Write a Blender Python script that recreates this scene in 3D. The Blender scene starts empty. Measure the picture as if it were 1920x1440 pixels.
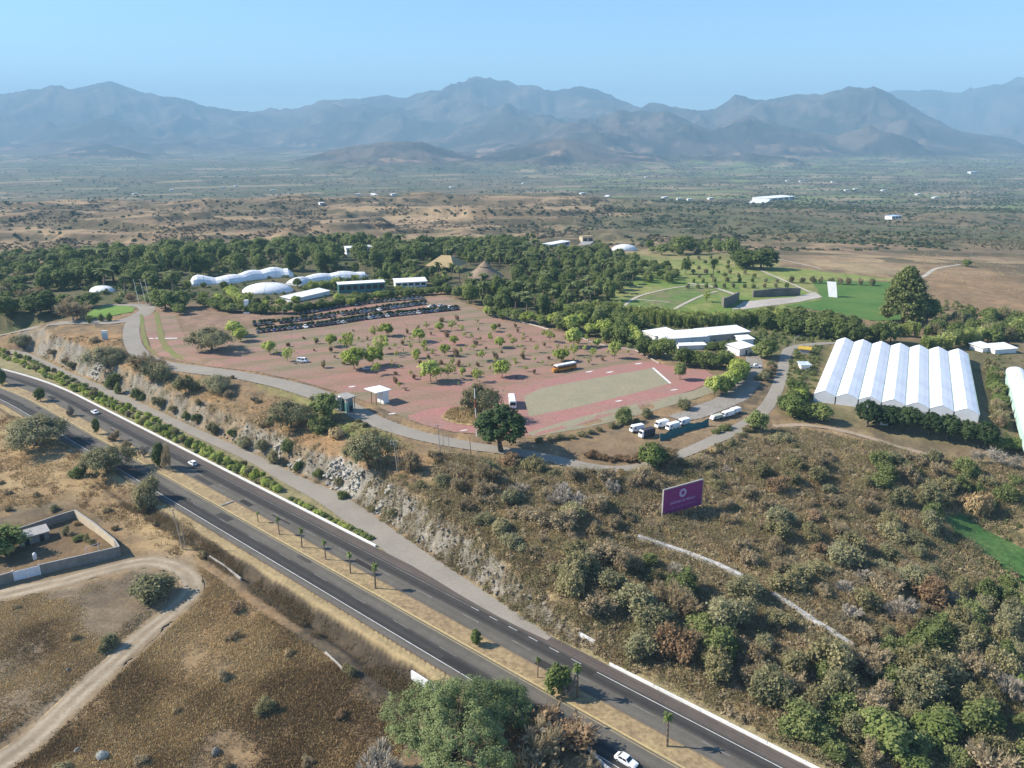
import bpy, bmesh, math, random
import numpy as np
from mathutils import Vector, Matrix
from mathutils.geometry import delaunay_2d_cdt
R = math.radians
SC = bpy.context.scene
COL = SC.collection

# ------------------------------------------------------------------ camera
F = 1500.0            # focal length in photo pixels (photo 1920 x 1440)
HOR = 245.0           # horizon row
HC = 100.0            # camera height above the plateau
TH = math.atan((720 - HOR) / F)
cT, sT = math.cos(TH), math.sin(TH)
cam = bpy.data.cameras.new("camera")
cam.sensor_fit = 'HORIZONTAL'
cam.sensor_width = 36.0
cam.lens = 36.0 * F / 1920.0
cam.clip_start = 1.0
cam.clip_end = 60000.0
camo = bpy.data.objects.new("camera", cam)
COL.objects.link(camo)
camo.location = (0, 0, HC)
camo.rotation_euler = (math.pi / 2 - TH, 0, 0)
SC.camera = camo

# ------------------------------------------------------------------ sky, sun, exposure
SUN_EL = R(37.0)
SUN_DIR = Vector((-1.0, 0.10, 0)).normalized() * math.cos(SUN_EL) + Vector((0, 0, math.sin(SUN_EL)))
world = bpy.data.worlds.new("World")
SC.world = world
world.use_nodes = True
wn = world.node_tree
bg = wn.nodes["Background"]
sky = wn.nodes.new("ShaderNodeTexSky")
sky.sky_type = 'NISHITA'
sky.sun_disc = False
sky.sun_elevation = SUN_EL
sky.sun_rotation = math.atan2(SUN_DIR.x, SUN_DIR.y)
sky.altitude = 1000
sky.air_density = 1.2
sky.dust_density = 0.0
sky.ozone_density = 5.0
tn = wn.nodes.new('ShaderNodeMix')
tn.data_type = 'RGBA'
tn.blend_type = 'MULTIPLY'
tn.inputs[0].default_value = 1.0
tn.inputs[7].default_value = (.80, .92, 1.04, 1)
wn.links.new(sky.outputs[0], tn.inputs[6])
wn.links.new(tn.outputs[2], bg.inputs[0])
bg.inputs[1].default_value = 0.105
sun = bpy.data.lights.new("sun", 'SUN')
sun.energy = 4.8
sun.angle = R(0.5)
sun.color = (1.0, 0.93, 0.82)
suno = bpy.data.objects.new("sun", sun)
COL.objects.link(suno)
suno.location = (-200, 0, 400)
suno.rotation_euler = SUN_DIR.to_track_quat('Z', 'Y').to_euler()
SC.view_settings.view_transform = 'Standard'
SC.view_settings.look = 'None'
SC.view_settings.gamma = 1.0
SC.view_settings.exposure = 0.88
SC.view_settings.use_curve_mapping = False
SC.cycles.use_denoising = True
SC.cycles.max_bounces = 8
SC.cycles.diffuse_bounces = 4
SC.cycles.glossy_bounces = 1
SC.cycles.transmission_bounces = 4
SC.cycles.volume_bounces = 0
SC.cycles.transparent_max_bounces = 4

# ------------------------------------------------------------------ noise
def _hash(ix, iy, seed):
    n = (ix.astype(np.int64) * 374761393 + iy.astype(np.int64) * 668265263 + seed * 974634777) & 0xFFFFFFFF
    n = ((n ^ (n >> 13)) * 1274126177) & 0xFFFFFFFF
    n = (n ^ (n >> 16)) & 0xFFFF
    return n / 65535.0

def vnoise(x, y, seed=0):
    ix, iy = np.floor(x), np.floor(y)
    fx, fy = x - ix, y - iy
    fx = fx * fx * fx * (fx * (fx * 6 - 15) + 10)
    fy = fy * fy * fy * (fy * (fy * 6 - 15) + 10)
    a, b = _hash(ix, iy, seed), _hash(ix + 1, iy, seed)
    c, d = _hash(ix, iy + 1, seed), _hash(ix + 1, iy + 1, seed)
    return (a + (b - a) * fx) * (1 - fy) + (c + (d - c) * fx) * fy

def fbm(x, y, seed=0, octv=4, gain=0.5):
    s, a, t = 0, 1.0, 0
    for k in range(octv):
        ca, sa = math.cos(k * 1.3), math.sin(k * 1.3)
        s = s + a * vnoise((x * ca - y * sa) * 2 ** k + 17.3 * k, (x * sa + y * ca) * 2 ** k + 9.1 * k, seed + k)
        t += a
        a *= gain
    return s / t

def ridged(x, y, seed=0, octv=4):
    s, a, t = 0, 1.0, 0
    for k in range(octv):
        ca, sa = math.cos(k * 1.1 + .4), math.sin(k * 1.1 + .4)
        n = vnoise((x * ca - y * sa) * 2 ** k + 5.3 * k, (x * sa + y * ca) * 2 ** k + 3.1 * k, seed + k)
        s = s + a * (1 - np.abs(2 * n - 1))
        t += a
        a *= 0.5
    return s / t

def sstep(a, b, x):
    t = np.clip((x - a) / (b - a), 0, 1)
    return t * t * (3 - 2 * t)

# ------------------------------------------------------------------ terrain: one polar height sheet centred below the viewpoint
def ray(px, py):
    u = (px - 960.0) / F
    v = (720.0 - py) / F
    return u, cT + v * sT, -sT + v * cT

def onz(px, py, z):
    dx, dy, dz = ray(px, py)
    t = (z - HC) / dz
    return dx * t, dy * t

NAZ, NR = 1000, 760
AZ = np.linspace(R(-45), R(45), NAZ)
LR = np.linspace(math.log(62.0), math.log(23000.0), NR)
RR = np.exp(LR)
GA, GR = np.meshgrid(AZ, RR, indexing='ij')
GX, GY = GR * np.sin(GA), GR * np.cos(GA)

CTRL = [(0,1440,-14),(300,1400,-15.5),(600,1300,-15),(100,1150,-13),(0,900,-13),(250,930,-13.5),(470,1120,-14),(750,1440,-17),(950,1440,-15),(0,800,-12.5),
 (640,1180,-14.5),(820,1320,-16),(20,560,0),(100,600,0),(60,640,-2),(240,640,0),(380,690,0),(500,720,-.5),(620,770,-1),(700,800,-1),(860,845,-1),(1000,870,-2),(1160,885,-3),(1330,830,-2),
 (1470,650,0),(1400,750,-1),(1050,700,0),(600,620,.5),(850,580,.5),(1340,700,0),(760,700,0),(900,760,0),(440,640,.3),
 (1600,760,-2),(1850,800,-4),(1550,800,-3),(1700,700,-1.5),(1280,960,-6),(1500,930,-7),(1700,900,-8),(1840,980,-17),(1900,1110,-20),(1600,1190,-13),
 (1400,1080,-9),(1200,1010,-5),(1010,1000,-2.5),(860,930,-2),(760,880,-2),(1300,1200,-10.5),(1450,1330,-12.5),(1560,1400,-13),(1850,1400,-19),(1120,1150,-8),(1100,1220,-11.5),
 (1700,1300,-16),(600,540,0),(1000,540,0),(1300,520,-2),(1600,520,-3),(1850,520,-7),(100,500,-2),(1850,620,-5),(400,500,0),(800,500,0),(1250,570,-1),(1500,590,-2),
 (1150,480,-3),(1500,480,-5),(1750,480,-8),(560,860,-5.5),(330,740,-5),(180,690,-5),(1920,900,-9),(1750,1000,-13),(1200,600,-.5)]
cp = np.array([(*onz(a, b, z), z) for a, b, z in CTRL])
def _kern(d2):
    return np.sqrt(d2 + 30.0)
_A = _kern(((cp[:, None, :2] - cp[None, :, :2]) ** 2).sum(-1)) + np.eye(len(cp)) * -1.5
_m = cp[:, 2].mean()
_w = np.linalg.solve(_A, cp[:, 2] - _m)
def near_h(x, y):
    sh = x.shape
    x, y = x.ravel(), y.ravel()
    out = np.full(x.shape, _m)
    for k in range(len(cp)):
        out += _w[k] * _kern((x - cp[k, 0]) ** 2 + (y - cp[k, 1]) ** 2)
    return out.reshape(sh)

FARR = np.array([0, 600, 800, 1000, 1300, 1700, 2300, 3200, 5000, 9000, 24000.])
FARZ = np.array([-2, -3, -12, -22, -32, -48, -82, -112, -135, -128, -120.])
az1 = AZ
def px_az(px, py):
    dx, dy, dz = ray(px, py)
    return math.atan2(dx, dy), math.atan2(dz, math.hypot(dx, dy))

LAYERS = [  # skyline (px,py) along each range, distance left -> right, front width, back width
 ([(-400,200),(-200,195),(0,187),(60,178),(130,165),(175,159),(210,152),(250,165),(300,180),(345,184),(390,200),(470,203),(560,200),(600,189),(660,187),(720,180),(760,185),(820,170),(880,158),(930,152),(990,148),(1040,157),(1110,162),(1150,172),(1200,192),(1260,203),(1330,230),(1420,262)],
  14800, 12000, 5200, 3200),
 ([(1080,262),(1150,225),(1230,197),(1290,192),(1340,199),(1375,190),(1440,188),(1500,183),(1575,178),(1592,170),(1640,168),(1660,179),(1700,200),(1740,220),(1800,240),(1900,262),(1990,285)],
  11200, 10500, 3500, 2600),
 ([(1500,250),(1600,205),(1670,177),(1740,175),(1800,179),(1860,168),(1920,158),(2100,140),(2400,150)], 17500, 17000, 4000, 3000),
 ([(600,312),(700,296),(800,285),(900,270),(1000,240),(1080,219),(1160,203),(1230,211),(1330,234),(1400,222),(1480,228),(1540,250),(1620,280),(1690,300)], 8300, 8300, 2400, 2300),
 ([(240,350),(340,338),(450,320),(560,300),(650,276),(720,270),(790,267),(840,283),(890,290),(960,275),(1060,262),(1150,284),(1230,290),(1300,300)], 6100, 6000, 1400, 1700),
]
def far_h(x, y, r, az):
    z = np.interp(r, FARR, FARZ)
    ramp = sstep(700, 1000, r)
    lo = 1 - sstep(1900, 2600, r)
    leftw = 1 - 0.65 * sstep(R(4), R(16), az)
    z = z + ramp * lo * leftw * (22 * (ridged(x / 330, y / 210, 3, 5) - 0.55) + 14 * (fbm(x / 560, y / 300, 8) - 0.5))
    q = fbm(x / 520, y / 230, 14, 5) * 7 + .8 * fbm(x / 60, y / 60, 15, 3)
    terr = np.floor(q) + sstep(.62, .98, q - np.floor(q))
    z = z + ramp * lo * leftw * 9 * (terr - 3.2)
    z = z + sstep(1800, 2600, r) * 20 * (fbm(x / 700, y / 500, 12) - 0.5) * (1 - sstep(5000, 7000, r))
    for k, (sk, R0, R1, wf, wb) in enumerate(LAYERS):
        pts = sorted((*px_az(a, b),) for a, b in sk)
        pa = np.array([p[0] for p in pts]); pe = np.array([p[1] for p in pts])
        Rk = R0 + (R1 - R0) * np.clip((az - pa[0]) / (pa[-1] - pa[0]), 0, 1)
        el = np.interp(az, pa, pe, left=-0.2, right=-0.2)
        edge = sstep(pa[0] - .004, pa[0] + 0.05, az) * (1 - sstep(pa[-1] - 0.05, pa[-1] + .004, az))
        zt = HC + Rk * np.tan(el)
        base = np.interp(Rk, FARR, FARZ)
        warp = wf * 0.34 * (fbm(x / (wf * .35), y / (wf * .35), 31 + k, 4) - 0.5) * 2
        tfr = np.clip((r + warp * np.clip((Rk - r) / wf, 0, 1) * 1.6 - (Rk - wf)) / wf, 0, 1)
        tbk = np.clip(1 - (r - Rk) / wb, 0, 1)
        t = np.where(r < Rk, tfr, tbk)
        prof = t ** 1.45
        spur = ridged(x / (wf * .30), y / (wf * .30), 55 + k, 5) - 0.62
        amp = np.clip(4 * t * (1.12 - t), 0, 1) * 0.95
        crest = 0.018 * (ridged(x / 260, y / 260, 77 + k, 3) - .6) * sstep(.8, 1, t)
        fine = .10 * (ridged(x / 420, y / 420, 66 + k, 4) - .6) * np.clip(3 * t, 0, 1) * (1 - sstep(.85, 1, t))
        zz = base + (zt - base) * np.clip(prof * edge + amp * spur * (0.35 + .65 * t) * edge + crest + fine * edge, 0, 1.2)
        z = np.where(t > 0, np.maximum(z, zz), z)
    return z

# highway frame: s along the road (to the lower right), t across it (towards the gardens)
UX, UY = math.cos(R(-41.2)), math.sin(R(-41.2))
NX, NY = -UY, UX
O0 = onz(960, 1260, -12)
ZH = -12.0
def bend(s):
    return -0.0015 * np.clip(-s - 268, 0, None) ** 2
def st(x, y):
    dx, dy = x - O0[0], y - O0[1]
    s = dx * UX + dy * UY
    return s, dx * NX + dy * NY - bend(s)
def from_st(s, t):
    s = np.asarray(s, float); t = np.asarray(t, float) + bend(s)
    return O0[0] + s * UX + t * NX, O0[1] + s * UY + t * NY

SERV = [(-20,640,7),(60,672,5.5),(125,702,5),(210,738,5),(300,780,5),(400,826,5),(480,862,5.4),(545,898,6.5),(610,930,8),(660,962,8.6),(712,1000,8.6),(770,1042,8.4),(830,1080,7.5),(890,1118,6.4),(950,1154,5),(1000,1182,3.4),(1030,1198,2.2)]
sv = np.array([(*onz(a, b, ZH), w) for a, b, w in SERV])
sv_s, sv_t = st(sv[:, 0], sv[:, 1])
def t_edge(s):
    return np.interp(s, np.append(sv_s, [sv_s[-1] + 25]), np.append(sv_t + sv[:, 2] / 2 + 1.2, [19.0]))

GS, GT = st(GX, GY)
NEARM = GR < 1150
Z = far_h(GX, GY, GR, GA)
nz = near_h(GX[:, RR < 1150], GY[:, RR < 1150])
wn_ = sstep(640, 880, GR[:, RR < 1150])
hb = nz * (1 - wn_) + Z[:, RR < 1150] * wn_
k1 = RR < 1150
x1, y1, s1, t1 = GX[:, k1], GY[:, k1], GS[:, k1], GT[:, k1]
scr = 1.0 - sstep(430, 470, GR[:, k1]) * .6
hb = hb + scr * (1.3 * (fbm(x1 / 34, y1 / 34, 21, 3) - .5) + .55 * (fbm(x1 / 6, y1 / 6, 22, 3) - .5))
te = t_edge(s1)
rk = ridged(s1 / 7, t1 / 5, 91, 3) - .5
cutz = ZH + np.clip(t1 - te, 0, None) * (1.15 + .55 * rk)
_u = (cutz - ZH) / 1.7 + 1.2 * fbm(s1 / 9, t1 / 9, 95, 3)
_zl = (np.floor(_u) + sstep(.55, .95, _u - np.floor(_u)) - 1.2 * fbm(s1 / 9, t1 / 9, 95, 3)) * 1.7 + ZH
cutz = np.where(t1 > te + .5, cutz * .35 + _zl * .65, cutz)
cutz = np.where(t1 > te + .5, cutz + 1.3 * rk * sstep(.5, 4, t1 - te), cutz)
ROCK = np.zeros_like(Z)
isrock = (cutz < hb) & (t1 > te)
ROCK[:, k1] = isrock * sstep(0, 1.2, hb - cutz)
h = np.where(t1 >= -9.5, np.minimum(hb, cutz), hb)
h = np.where((t1 >= -9.5) & (t1 <= te), ZH, h)
ws = sstep(-14.5, -12.3, t1)
h = np.where(t1 < -9.5, hb * (1 - ws) + (ZH - .1) * ws, h)
# shallow ditch outside the south verge
h = h - 1.5 * np.exp(-((t1 + 15.4) / 1.5) ** 2) * sstep(-200, -150, s1)
Z[:, k1] = h
ZRAW = Z.copy()

def gidx(x, y):
    az = np.arctan2(x, y); lr = np.log(np.hypot(x, y))
    fa = np.clip((az - AZ[0]) / (AZ[1] - AZ[0]), 0, NAZ - 1.001)
    fr = np.clip((lr - LR[0]) / (LR[1] - LR[0]), 0, NR - 1.001)
    return fa, fr
def hz(x, y, G=None):
    G = Z if G is None else G
    x = np.asarray(x, float); y = np.asarray(y, float)
    fa, fr = gidx(x, y)
    ia, ir = fa.astype(int), fr.astype(int)
    a, b = fa - ia, fr - ir
    return (G[ia, ir] * (1 - a) + G[ia + 1, ir] * a) * (1 - b) + (G[ia, ir + 1] * (1 - a) + G[ia + 1, ir + 1] * a) * b
def at(px, py):
    """ground point seen at a photo pixel"""
    dx, dy, dz = ray(px, py)
    hd = math.hypot(dx, dy)
    zr = HC + RR * (dz / hd)
    xs, ys = RR * dx / hd, RR * dy / hd
    hh = hz(xs, ys)
    below = np.nonzero(zr < hh)[0]
    k = below[0] if len(below) else NR - 1
    k = max(k, 1)
    d0, d1 = zr[k - 1] - hh[k - 1], zr[k] - hh[k]
    f = d0 / (d0 - d1) if d0 != d1 else 0
    r = RR[k - 1] + f * (RR[k] - RR[k - 1])
    x, y = r * dx / hd, r * dy / hd
    return float(x), float(y), float(hz(x, y))
def pxm(x, y, z=0.0):
    return F / (y * cT - (z - HC) * sT)
def topx(x, y, z):
    zc = y * cT - (z - HC) * sT
    return 960 + F * x / zc, 720 - F * (y * sT + (z - HC) * cT) / zc
# ------------------------------------------------------------------ materials
def new_mat(name):
    m = bpy.data.materials.new(name)
    m.use_nodes = True
    nt = m.node_tree
    for n in list(nt.nodes):
        nt.nodes.remove(n)
    out = nt.nodes.new("ShaderNodeOutputMaterial")
    b = nt.nodes.new("ShaderNodeBsdfPrincipled")
    nt.links.new(b.outputs[0], out.inputs[0])
    b.inputs["Specular IOR Level"].default_value = 0.25
    return m, nt, b, out
def N(nt, t, **kw):
    n = nt.nodes.new(t)
    for k, v in kw.items():
        if hasattr(n, k):
            setattr(n, k, v)
        else:
            n.inputs[k].default_value = v
    return n
def noise(nt, scale, detail=4.0, rough=0.6, vec=None, dims='3D'):
    n = nt.nodes.new("ShaderNodeTexNoise")
    n.inputs["Scale"].default_value = scale
    n.inputs["Detail"].default_value = detail
    n.inputs["Roughness"].default_value = rough
    if vec is not None:
        nt.links.new(vec, n.inputs["Vector"])
    return n.outputs[0]
def remap(nt, v, a, b, lo, hi):
    m = nt.nodes.new("ShaderNodeMapRange")
    m.inputs[1].default_value, m.inputs[2].default_value = a, b
    m.inputs[3].default_value, m.inputs[4].default_value = lo, hi
    nt.links.new(v, m.inputs[0])
    return m.outputs[0]
def mixc(nt, fac, a, b, mode='MIX'):
    m = nt.nodes.new("ShaderNodeMix")
    m.data_type = 'RGBA'
    m.blend_type = mode
    for sock, val in ((m.inputs[0], fac), (m.inputs[6], a), (m.inputs[7], b)):
        if isinstance(val, (int, float)):
            sock.default_value = val
        elif isinstance(val, tuple):
            sock.default_value = (*val, 1)
        else:
            nt.links.new(val, sock)
    return m.outputs[2]
def bump(nt, b, h, strength, dist):
    n = nt.nodes.new("ShaderNodeBump")
    n.inputs["Strength"].default_value = strength
    n.inputs["Distance"].default_value = dist
    nt.links.new(h, n.inputs["Height"])
    nt.links.new(n.outputs[0], b.inputs["Normal"])
MATS = {}
def speckle(name, c, c2=None, scale=1.0, rough=.85, amt=.25, bmp=0.0, big=0.12, spec=.25):
    """plain surface with two sizes of wear"""
    if name in MATS:
        return MATS[name]
    m, nt, b, _ = new_mat(name)
    tc = nt.nodes.new("ShaderNodeTexCoord").outputs["Object"]
    n1 = noise(nt, scale, 5, .65, tc)
    n2 = noise(nt, scale * big, 3, .5, tc)
    col = mixc(nt, remap(nt, n2, .35, .65, 0, 1), c, c2 or tuple(x * .8 for x in c))
    col = mixc(nt, 1.0, col, mixc(nt, remap(nt, n1, .3, .7, 0, 1), (1 - amt,) * 3, (1 + amt,) * 3), 'MULTIPLY')
    nt.links.new(col, b.inputs["Base Color"])
    b.inputs["Roughness"].default_value = rough
    b.inputs["Specular IOR Level"].default_value = spec
    if bmp:
        bump(nt, b, n1, .6, bmp)
    MATS[name] = m
    return m
def attr_mat(name, fine=1.2, amt=.3, bmp=.15, rough=.95, fine2=None):
    """surface whose zones of soil, grass and stone are held in the mesh's colour attribute"""
    m, nt, b, _ = new_mat(name)
    at_ = N(nt, "ShaderNodeAttribute", attribute_name="Col").outputs["Color"]
    tc = nt.nodes.new("ShaderNodeTexCoord").outputs["Object"]
    n1 = noise(nt, fine, 6, .72, tc)
    n2 = noise(nt, fine * .17, 4, .6, tc)
    g1 = mixc(nt, remap(nt, n1, .3, .7, 0, 1), (1 - amt, 1 - amt, 1 - amt), (1 + amt, 1 + amt * .95, 1 + amt * .8))
    g2 = mixc(nt, remap(nt, n2, .3, .7, 0, 1), (1 - amt * .7, 1 - amt * .7, 1 - amt * .65), (1 + amt * .7, 1 + amt * .68, 1 + amt * .6))
    col = mixc(nt, 1.0, mixc(nt, 1.0, at_, g1, 'MULTIPLY'), g2, 'MULTIPLY')
    nt.links.new(col, b.inputs["Base Color"])
    b.inputs["Roughness"].default_value = rough
    b.inputs["Specular IOR Level"].default_value = .1
    if bmp:
        bump(nt, b, n1, .8, bmp)
    return m

# ------------------------------------------------------------------ mesh helpers
def link(name, me, parent=None, mat=None):
    o = bpy.data.objects.new(name, me)
    COL.objects.link(o)
    if parent is not None:
        o.parent = parent
    if mat is not None and me is not None:
        for m in (mat if isinstance(mat, (list, tuple)) else [mat]):
            me.materials.append(m)
    return o
def np_mesh(name, V, Q, smooth=False, attrs=None, mi=None):
    """mesh from numpy verts (n,3) and equal-sized faces (m,k)"""
    me = bpy.data.meshes.new(name)
    V = np.asarray(V, np.float32); Q = np.asarray(Q, np.int32)
    k = Q.shape[1]
    me.vertices.add(len(V)); me.vertices.foreach_set("co", V.ravel())
    me.loops.add(Q.size); me.loops.foreach_set("vertex_index", Q.ravel())
    me.polygons.add(len(Q))
    me.polygons.foreach_set("loop_start", np.arange(0, Q.size, k, dtype=np.int32))
    me.polygons.foreach_set("loop_total", np.full(len(Q), k, np.int32))
    if smooth:
        me.polygons.foreach_set("use_smooth", np.ones(len(Q), bool))
    if mi is not None:
        me.polygons.foreach_set("material_index", np.asarray(mi, np.int32))
    me.update(calc_edges=True)
    for nm, (dom, typ, arr) in (attrs or {}).items():
        a = me.attributes.new(nm, typ, dom)
        if typ == 'FLOAT_COLOR':
            arr = np.asarray(arr, np.float32)
            if arr.shape[1] == 3:
                arr = np.concatenate([arr, np.ones((len(arr), 1), np.float32)], 1)
            a.data.foreach_set("color", arr.ravel())
        else:
            a.data.foreach_set("value", np.asarray(arr, np.float32).ravel())
    return me
class MB:
    """collects boxes, prisms and tubes into one mesh"""
    def __init__(s):
        s.v, s.f, s.m = [], [], []
    def add(s, v, f, mi=0):
        n = len(s.v)
        s.v += [tuple(p) for p in v]
        s.f += [tuple(i + n for i in q) for q in f]
        s.m += [mi] * len(f)
        return s
    def box(s, x0, x1, y0, y1, z0, z1, mi=0):
        v = [(x, y, z) for z in (z0, z1) for x, y in ((x0, y0), (x1, y0), (x1, y1), (x0, y1))]
        return s.add(v, [(3, 2, 1, 0), (4, 5, 6, 7), (0, 1, 5, 4), (1, 2, 6, 5), (2, 3, 7, 6), (3, 0, 4, 7)], mi)
    def prism(s, poly, z0, z1, mi=0):
        n = len(poly)
        f0 = (lambda i: z0) if not hasattr(z0, '__len__') else (lambda i: z0[i])
        f1 = (lambda i: z1) if not hasattr(z1, '__len__') else (lambda i: z1[i])
        a = sum(poly[i][0] * poly[(i + 1) % n][1] - poly[(i + 1) % n][0] * poly[i][1] for i in range(n))
        idx = list(range(n)) if a > 0 else list(range(n))[::-1]
        v = [(*poly[i][:2], f0(i)) for i in idx] + [(*poly[i][:2], f1(i)) for i in idx]
        f = [tuple(range(n))[::-1], tuple(range(n, 2 * n))] + [(i, (i + 1) % n, n + (i + 1) % n, n + i) for i in range(n)]
        return s.add(v, f, mi)
    def tube(s, p0, p1, r0, r1=None, n=7, mi=0):
        r1 = r0 if r1 is None else r1
        p0, p1 = Vector(p0), Vector(p1)
        d = (p1 - p0).normalized()
        a = d.orthogonal().normalized(); b = d.cross(a)
        v = []
        for p, r in ((p0, r0), (p1, r1)):
            v += [p + (a * math.cos(2 * math.pi * k / n) + b * math.sin(2 * math.pi * k / n)) * r for k in range(n)]
        f = [(k, (k + 1) % n, n + (k + 1) % n, n + k) for k in range(n)] + [tuple(range(n))[::-1], tuple(range(n, 2 * n))]
        return s.add(v, f, mi)
    def loft(s, rings, mi=0, cap=True):
        n = len(rings[0]); v = [p for r in rings for p in r]; f = []
        for i in range(len(rings) - 1):
            for k in range(n):
                f.append((i * n + k, i * n + (k + 1) % n, (i + 1) * n + (k + 1) % n, (i + 1) * n + k))
        if cap:
            f += [tuple(range(n))[::-1], tuple(range((len(rings) - 1) * n, len(rings) * n))]
        return s.add(v, f, mi)
    def mesh(s, name, smooth=False):
        me = bpy.data.meshes.new(name)
        me.from_pydata(s.v, [], s.f)
        me.update()
        me.polygons.foreach_set("material_index", np.asarray(s.m, np.int32))
        if smooth:
            me.polygons.foreach_set("use_smooth", np.ones(len(s.f), bool))
        return me
    def build(s, name, mat, parent=None, smooth=False, bevel=0):
        o = link(name, s.mesh(name, smooth), parent, mat)
        if bevel:
            md = o.modifiers.new("bevel", 'BEVEL'); md.width = bevel; md.segments = 2; md.limit_method = 'ANGLE'
        return o
def tag(o, label=None, cat=None, group=None, kind=None):
    if label: o["label"] = label
    if cat: o["category"] = cat
    if group: o["group"] = group
    if kind: o["kind"] = kind
    return o
def empty(name, x, y, z, rz=0.0, sc=1.0):
    o = bpy.data.objects.new(name, None)
    COL.objects.link(o)
    o.location = (x, y, z); o.rotation_euler = (0, 0, rz)
    o.scale = (sc, sc, sc) if not hasattr(sc, '__len__') else sc
    o.empty_display_size = 0.5
    return o

# ------------------------------------------------------------------ polygons and ribbons on the ground
def sdf(x, y, poly):
    """signed distance to a polygon, positive inside"""
    P = np.asarray(poly, float)
    d = np.full(x.shape, 1e18); ins = np.zeros(x.shape, bool)
    for i in range(len(P)):
        ax, ay = P[i]; bx, by = P[(i + 1) % len(P)]
        ex, ey = bx - ax, by - ay
        t = np.clip(((x - ax) * ex + (y - ay) * ey) / (ex * ex + ey * ey + 1e-12), 0, 1)
        d = np.minimum(d, (x - ax - t * ex) ** 2 + (y - ay - t * ey) ** 2)
        c = (ay > y) != (by > y)
        ins ^= c & (x < (bx - ax) * (y - ay) / (by - ay + 1e-12) + ax)
    return np.where(ins, 1, -1) * np.sqrt(d)
def window(pts, m):
    P = np.asarray(pts, float)[:, :2]
    return (GX > P[:, 0].min() - m) & (GX < P[:, 0].max() + m) & (GY > P[:, 1].min() - m) & (GY < P[:, 1].max() + m) & (GR < 1400)
def polyw(px):
    return [at(a, b)[:2] for a, b in px]
def catmull(P, step):
    P = np.asarray(P, float)
    Q = np.vstack([2 * P[0] - P[1], P, 2 * P[-1] - P[-2]])
    out = []
    for i in range(1, len(Q) - 2):
        n = max(2, int(np.linalg.norm((Q[i + 1] - Q[i])[:2]) / step))
        for k in range(n):
            t = k / n
            out.append(.5 * (2 * Q[i] + (Q[i + 1] - Q[i - 1]) * t + (2 * Q[i - 1] - 5 * Q[i] + 4 * Q[i + 1] - Q[i + 2]) * t * t + (3 * Q[i] - Q[i - 1] - 3 * Q[i + 1] + Q[i + 2]) * t ** 3))
    out.append(P[-1])
    return np.array(out)
DEP = np.zeros_like(Z)
def dist_line(x, y, P):
    best = np.full(x.shape, 1e18); par = np.zeros(x.shape)
    for i in range(len(P) - 1):
        ax, ay = P[i, :2]; ex, ey = P[i + 1, 0] - ax, P[i + 1, 1] - ay
        t = np.clip(((x - ax) * ex + (y - ay) * ey) / (ex * ex + ey * ey + 1e-12), 0, 1)
        d = (x - ax - t * ex) ** 2 + (y - ay - t * ey) ** 2
        m = d < best
        best = np.where(m, d, best); par = np.where(m, i + t, par)
    return np.sqrt(best), par
def road(name, px, mat, off=0.07, step=3.0, blend=5.0, flat=True, rough=0.0, seed=0, colfn=None, zfix=None, dep=.3, raw=None, sink=0.0):
    """px: (px,py,width) centre line; grades the terrain under it and lays a strip"""
    P = np.array([(*at(a, b), w) for a, b, w in px]) if raw is None else np.array(raw, float)
    if zfix is not None:
        P[:, 2] = zfix
    C = catmull(P, step)
    if zfix is None:
        zz = C[:, 2].copy()
        for _ in range(6):
            zz[1:-1] = (zz[:-2] + 2 * zz[1:-1] + zz[2:]) / 4
        C[:, 2] = zz - sink
    w = window(C, 14)
    x, y = GX[w], GY[w]
    if len(x):
        d, par = dist_line(x, y, C)
        i = np.clip(par.astype(int), 0, len(C) - 2); f = par - i
        hw = (C[i, 3] * (1 - f) + C[i + 1, 3] * f) / 2
        zr = C[i, 2] * (1 - f) + C[i + 1, 2] * f
        if flat:
            k = 1 - sstep(hw + .4, hw + blend, d)
            Z[w] = Z[w] * (1 - k) + zr * k
        DEP[w] = np.maximum(DEP[w], np.where(d < hw - .35, dep, 0))
    T = np.gradient(C[:, :2], axis=0); T /= np.linalg.norm(T, axis=1)[:, None] + 1e-9
    nrm = np.stack([-T[:, 1], T[:, 0]], 1)
    K = 7 if not colfn else 13; V = []; cols = []
    for j in range(K):
        u = j / (K - 1) * 2 - 1
        jit = rough * (vnoise(np.arange(len(C)) * .35 + 50 * j, np.zeros(len(C)) + seed, 5) - .5) if abs(u) == 1 else 0
        o = nrm * ((C[:, 3] / 2) * u + jit)[:, None] if hasattr(jit, '__len__') else nrm * ((C[:, 3] / 2) * u)[:, None]
        xy = C[:, :2] + o
        zz = C[:, 2] + off + (.03 * (1 - u * u))
        V.append(np.column_stack([xy, zz]))
    V = np.stack(V, 1)
    n = len(C)
    idx = np.arange(n * K).reshape(n, K)
    Q = np.stack([idx[:-1, :-1], idx[:-1, 1:], idx[1:, 1:], idx[1:, :-1]], -1).reshape(-1, 4)[:, ::-1]
    at_ = None
    if colfn:
        cc = np.stack([colfn(j / (K - 1) * 2 - 1, C) for j in range(K)], 1)
        at_ = {'Col': ('POINT', 'FLOAT_COLOR', cc.reshape(-1, 3))}
    me = np_mesh(name, V.reshape(-1, 3), Q, attrs=at_)
    o = link(name, me, None, mat)
    tag(o, kind='structure')
    return o, C
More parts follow.
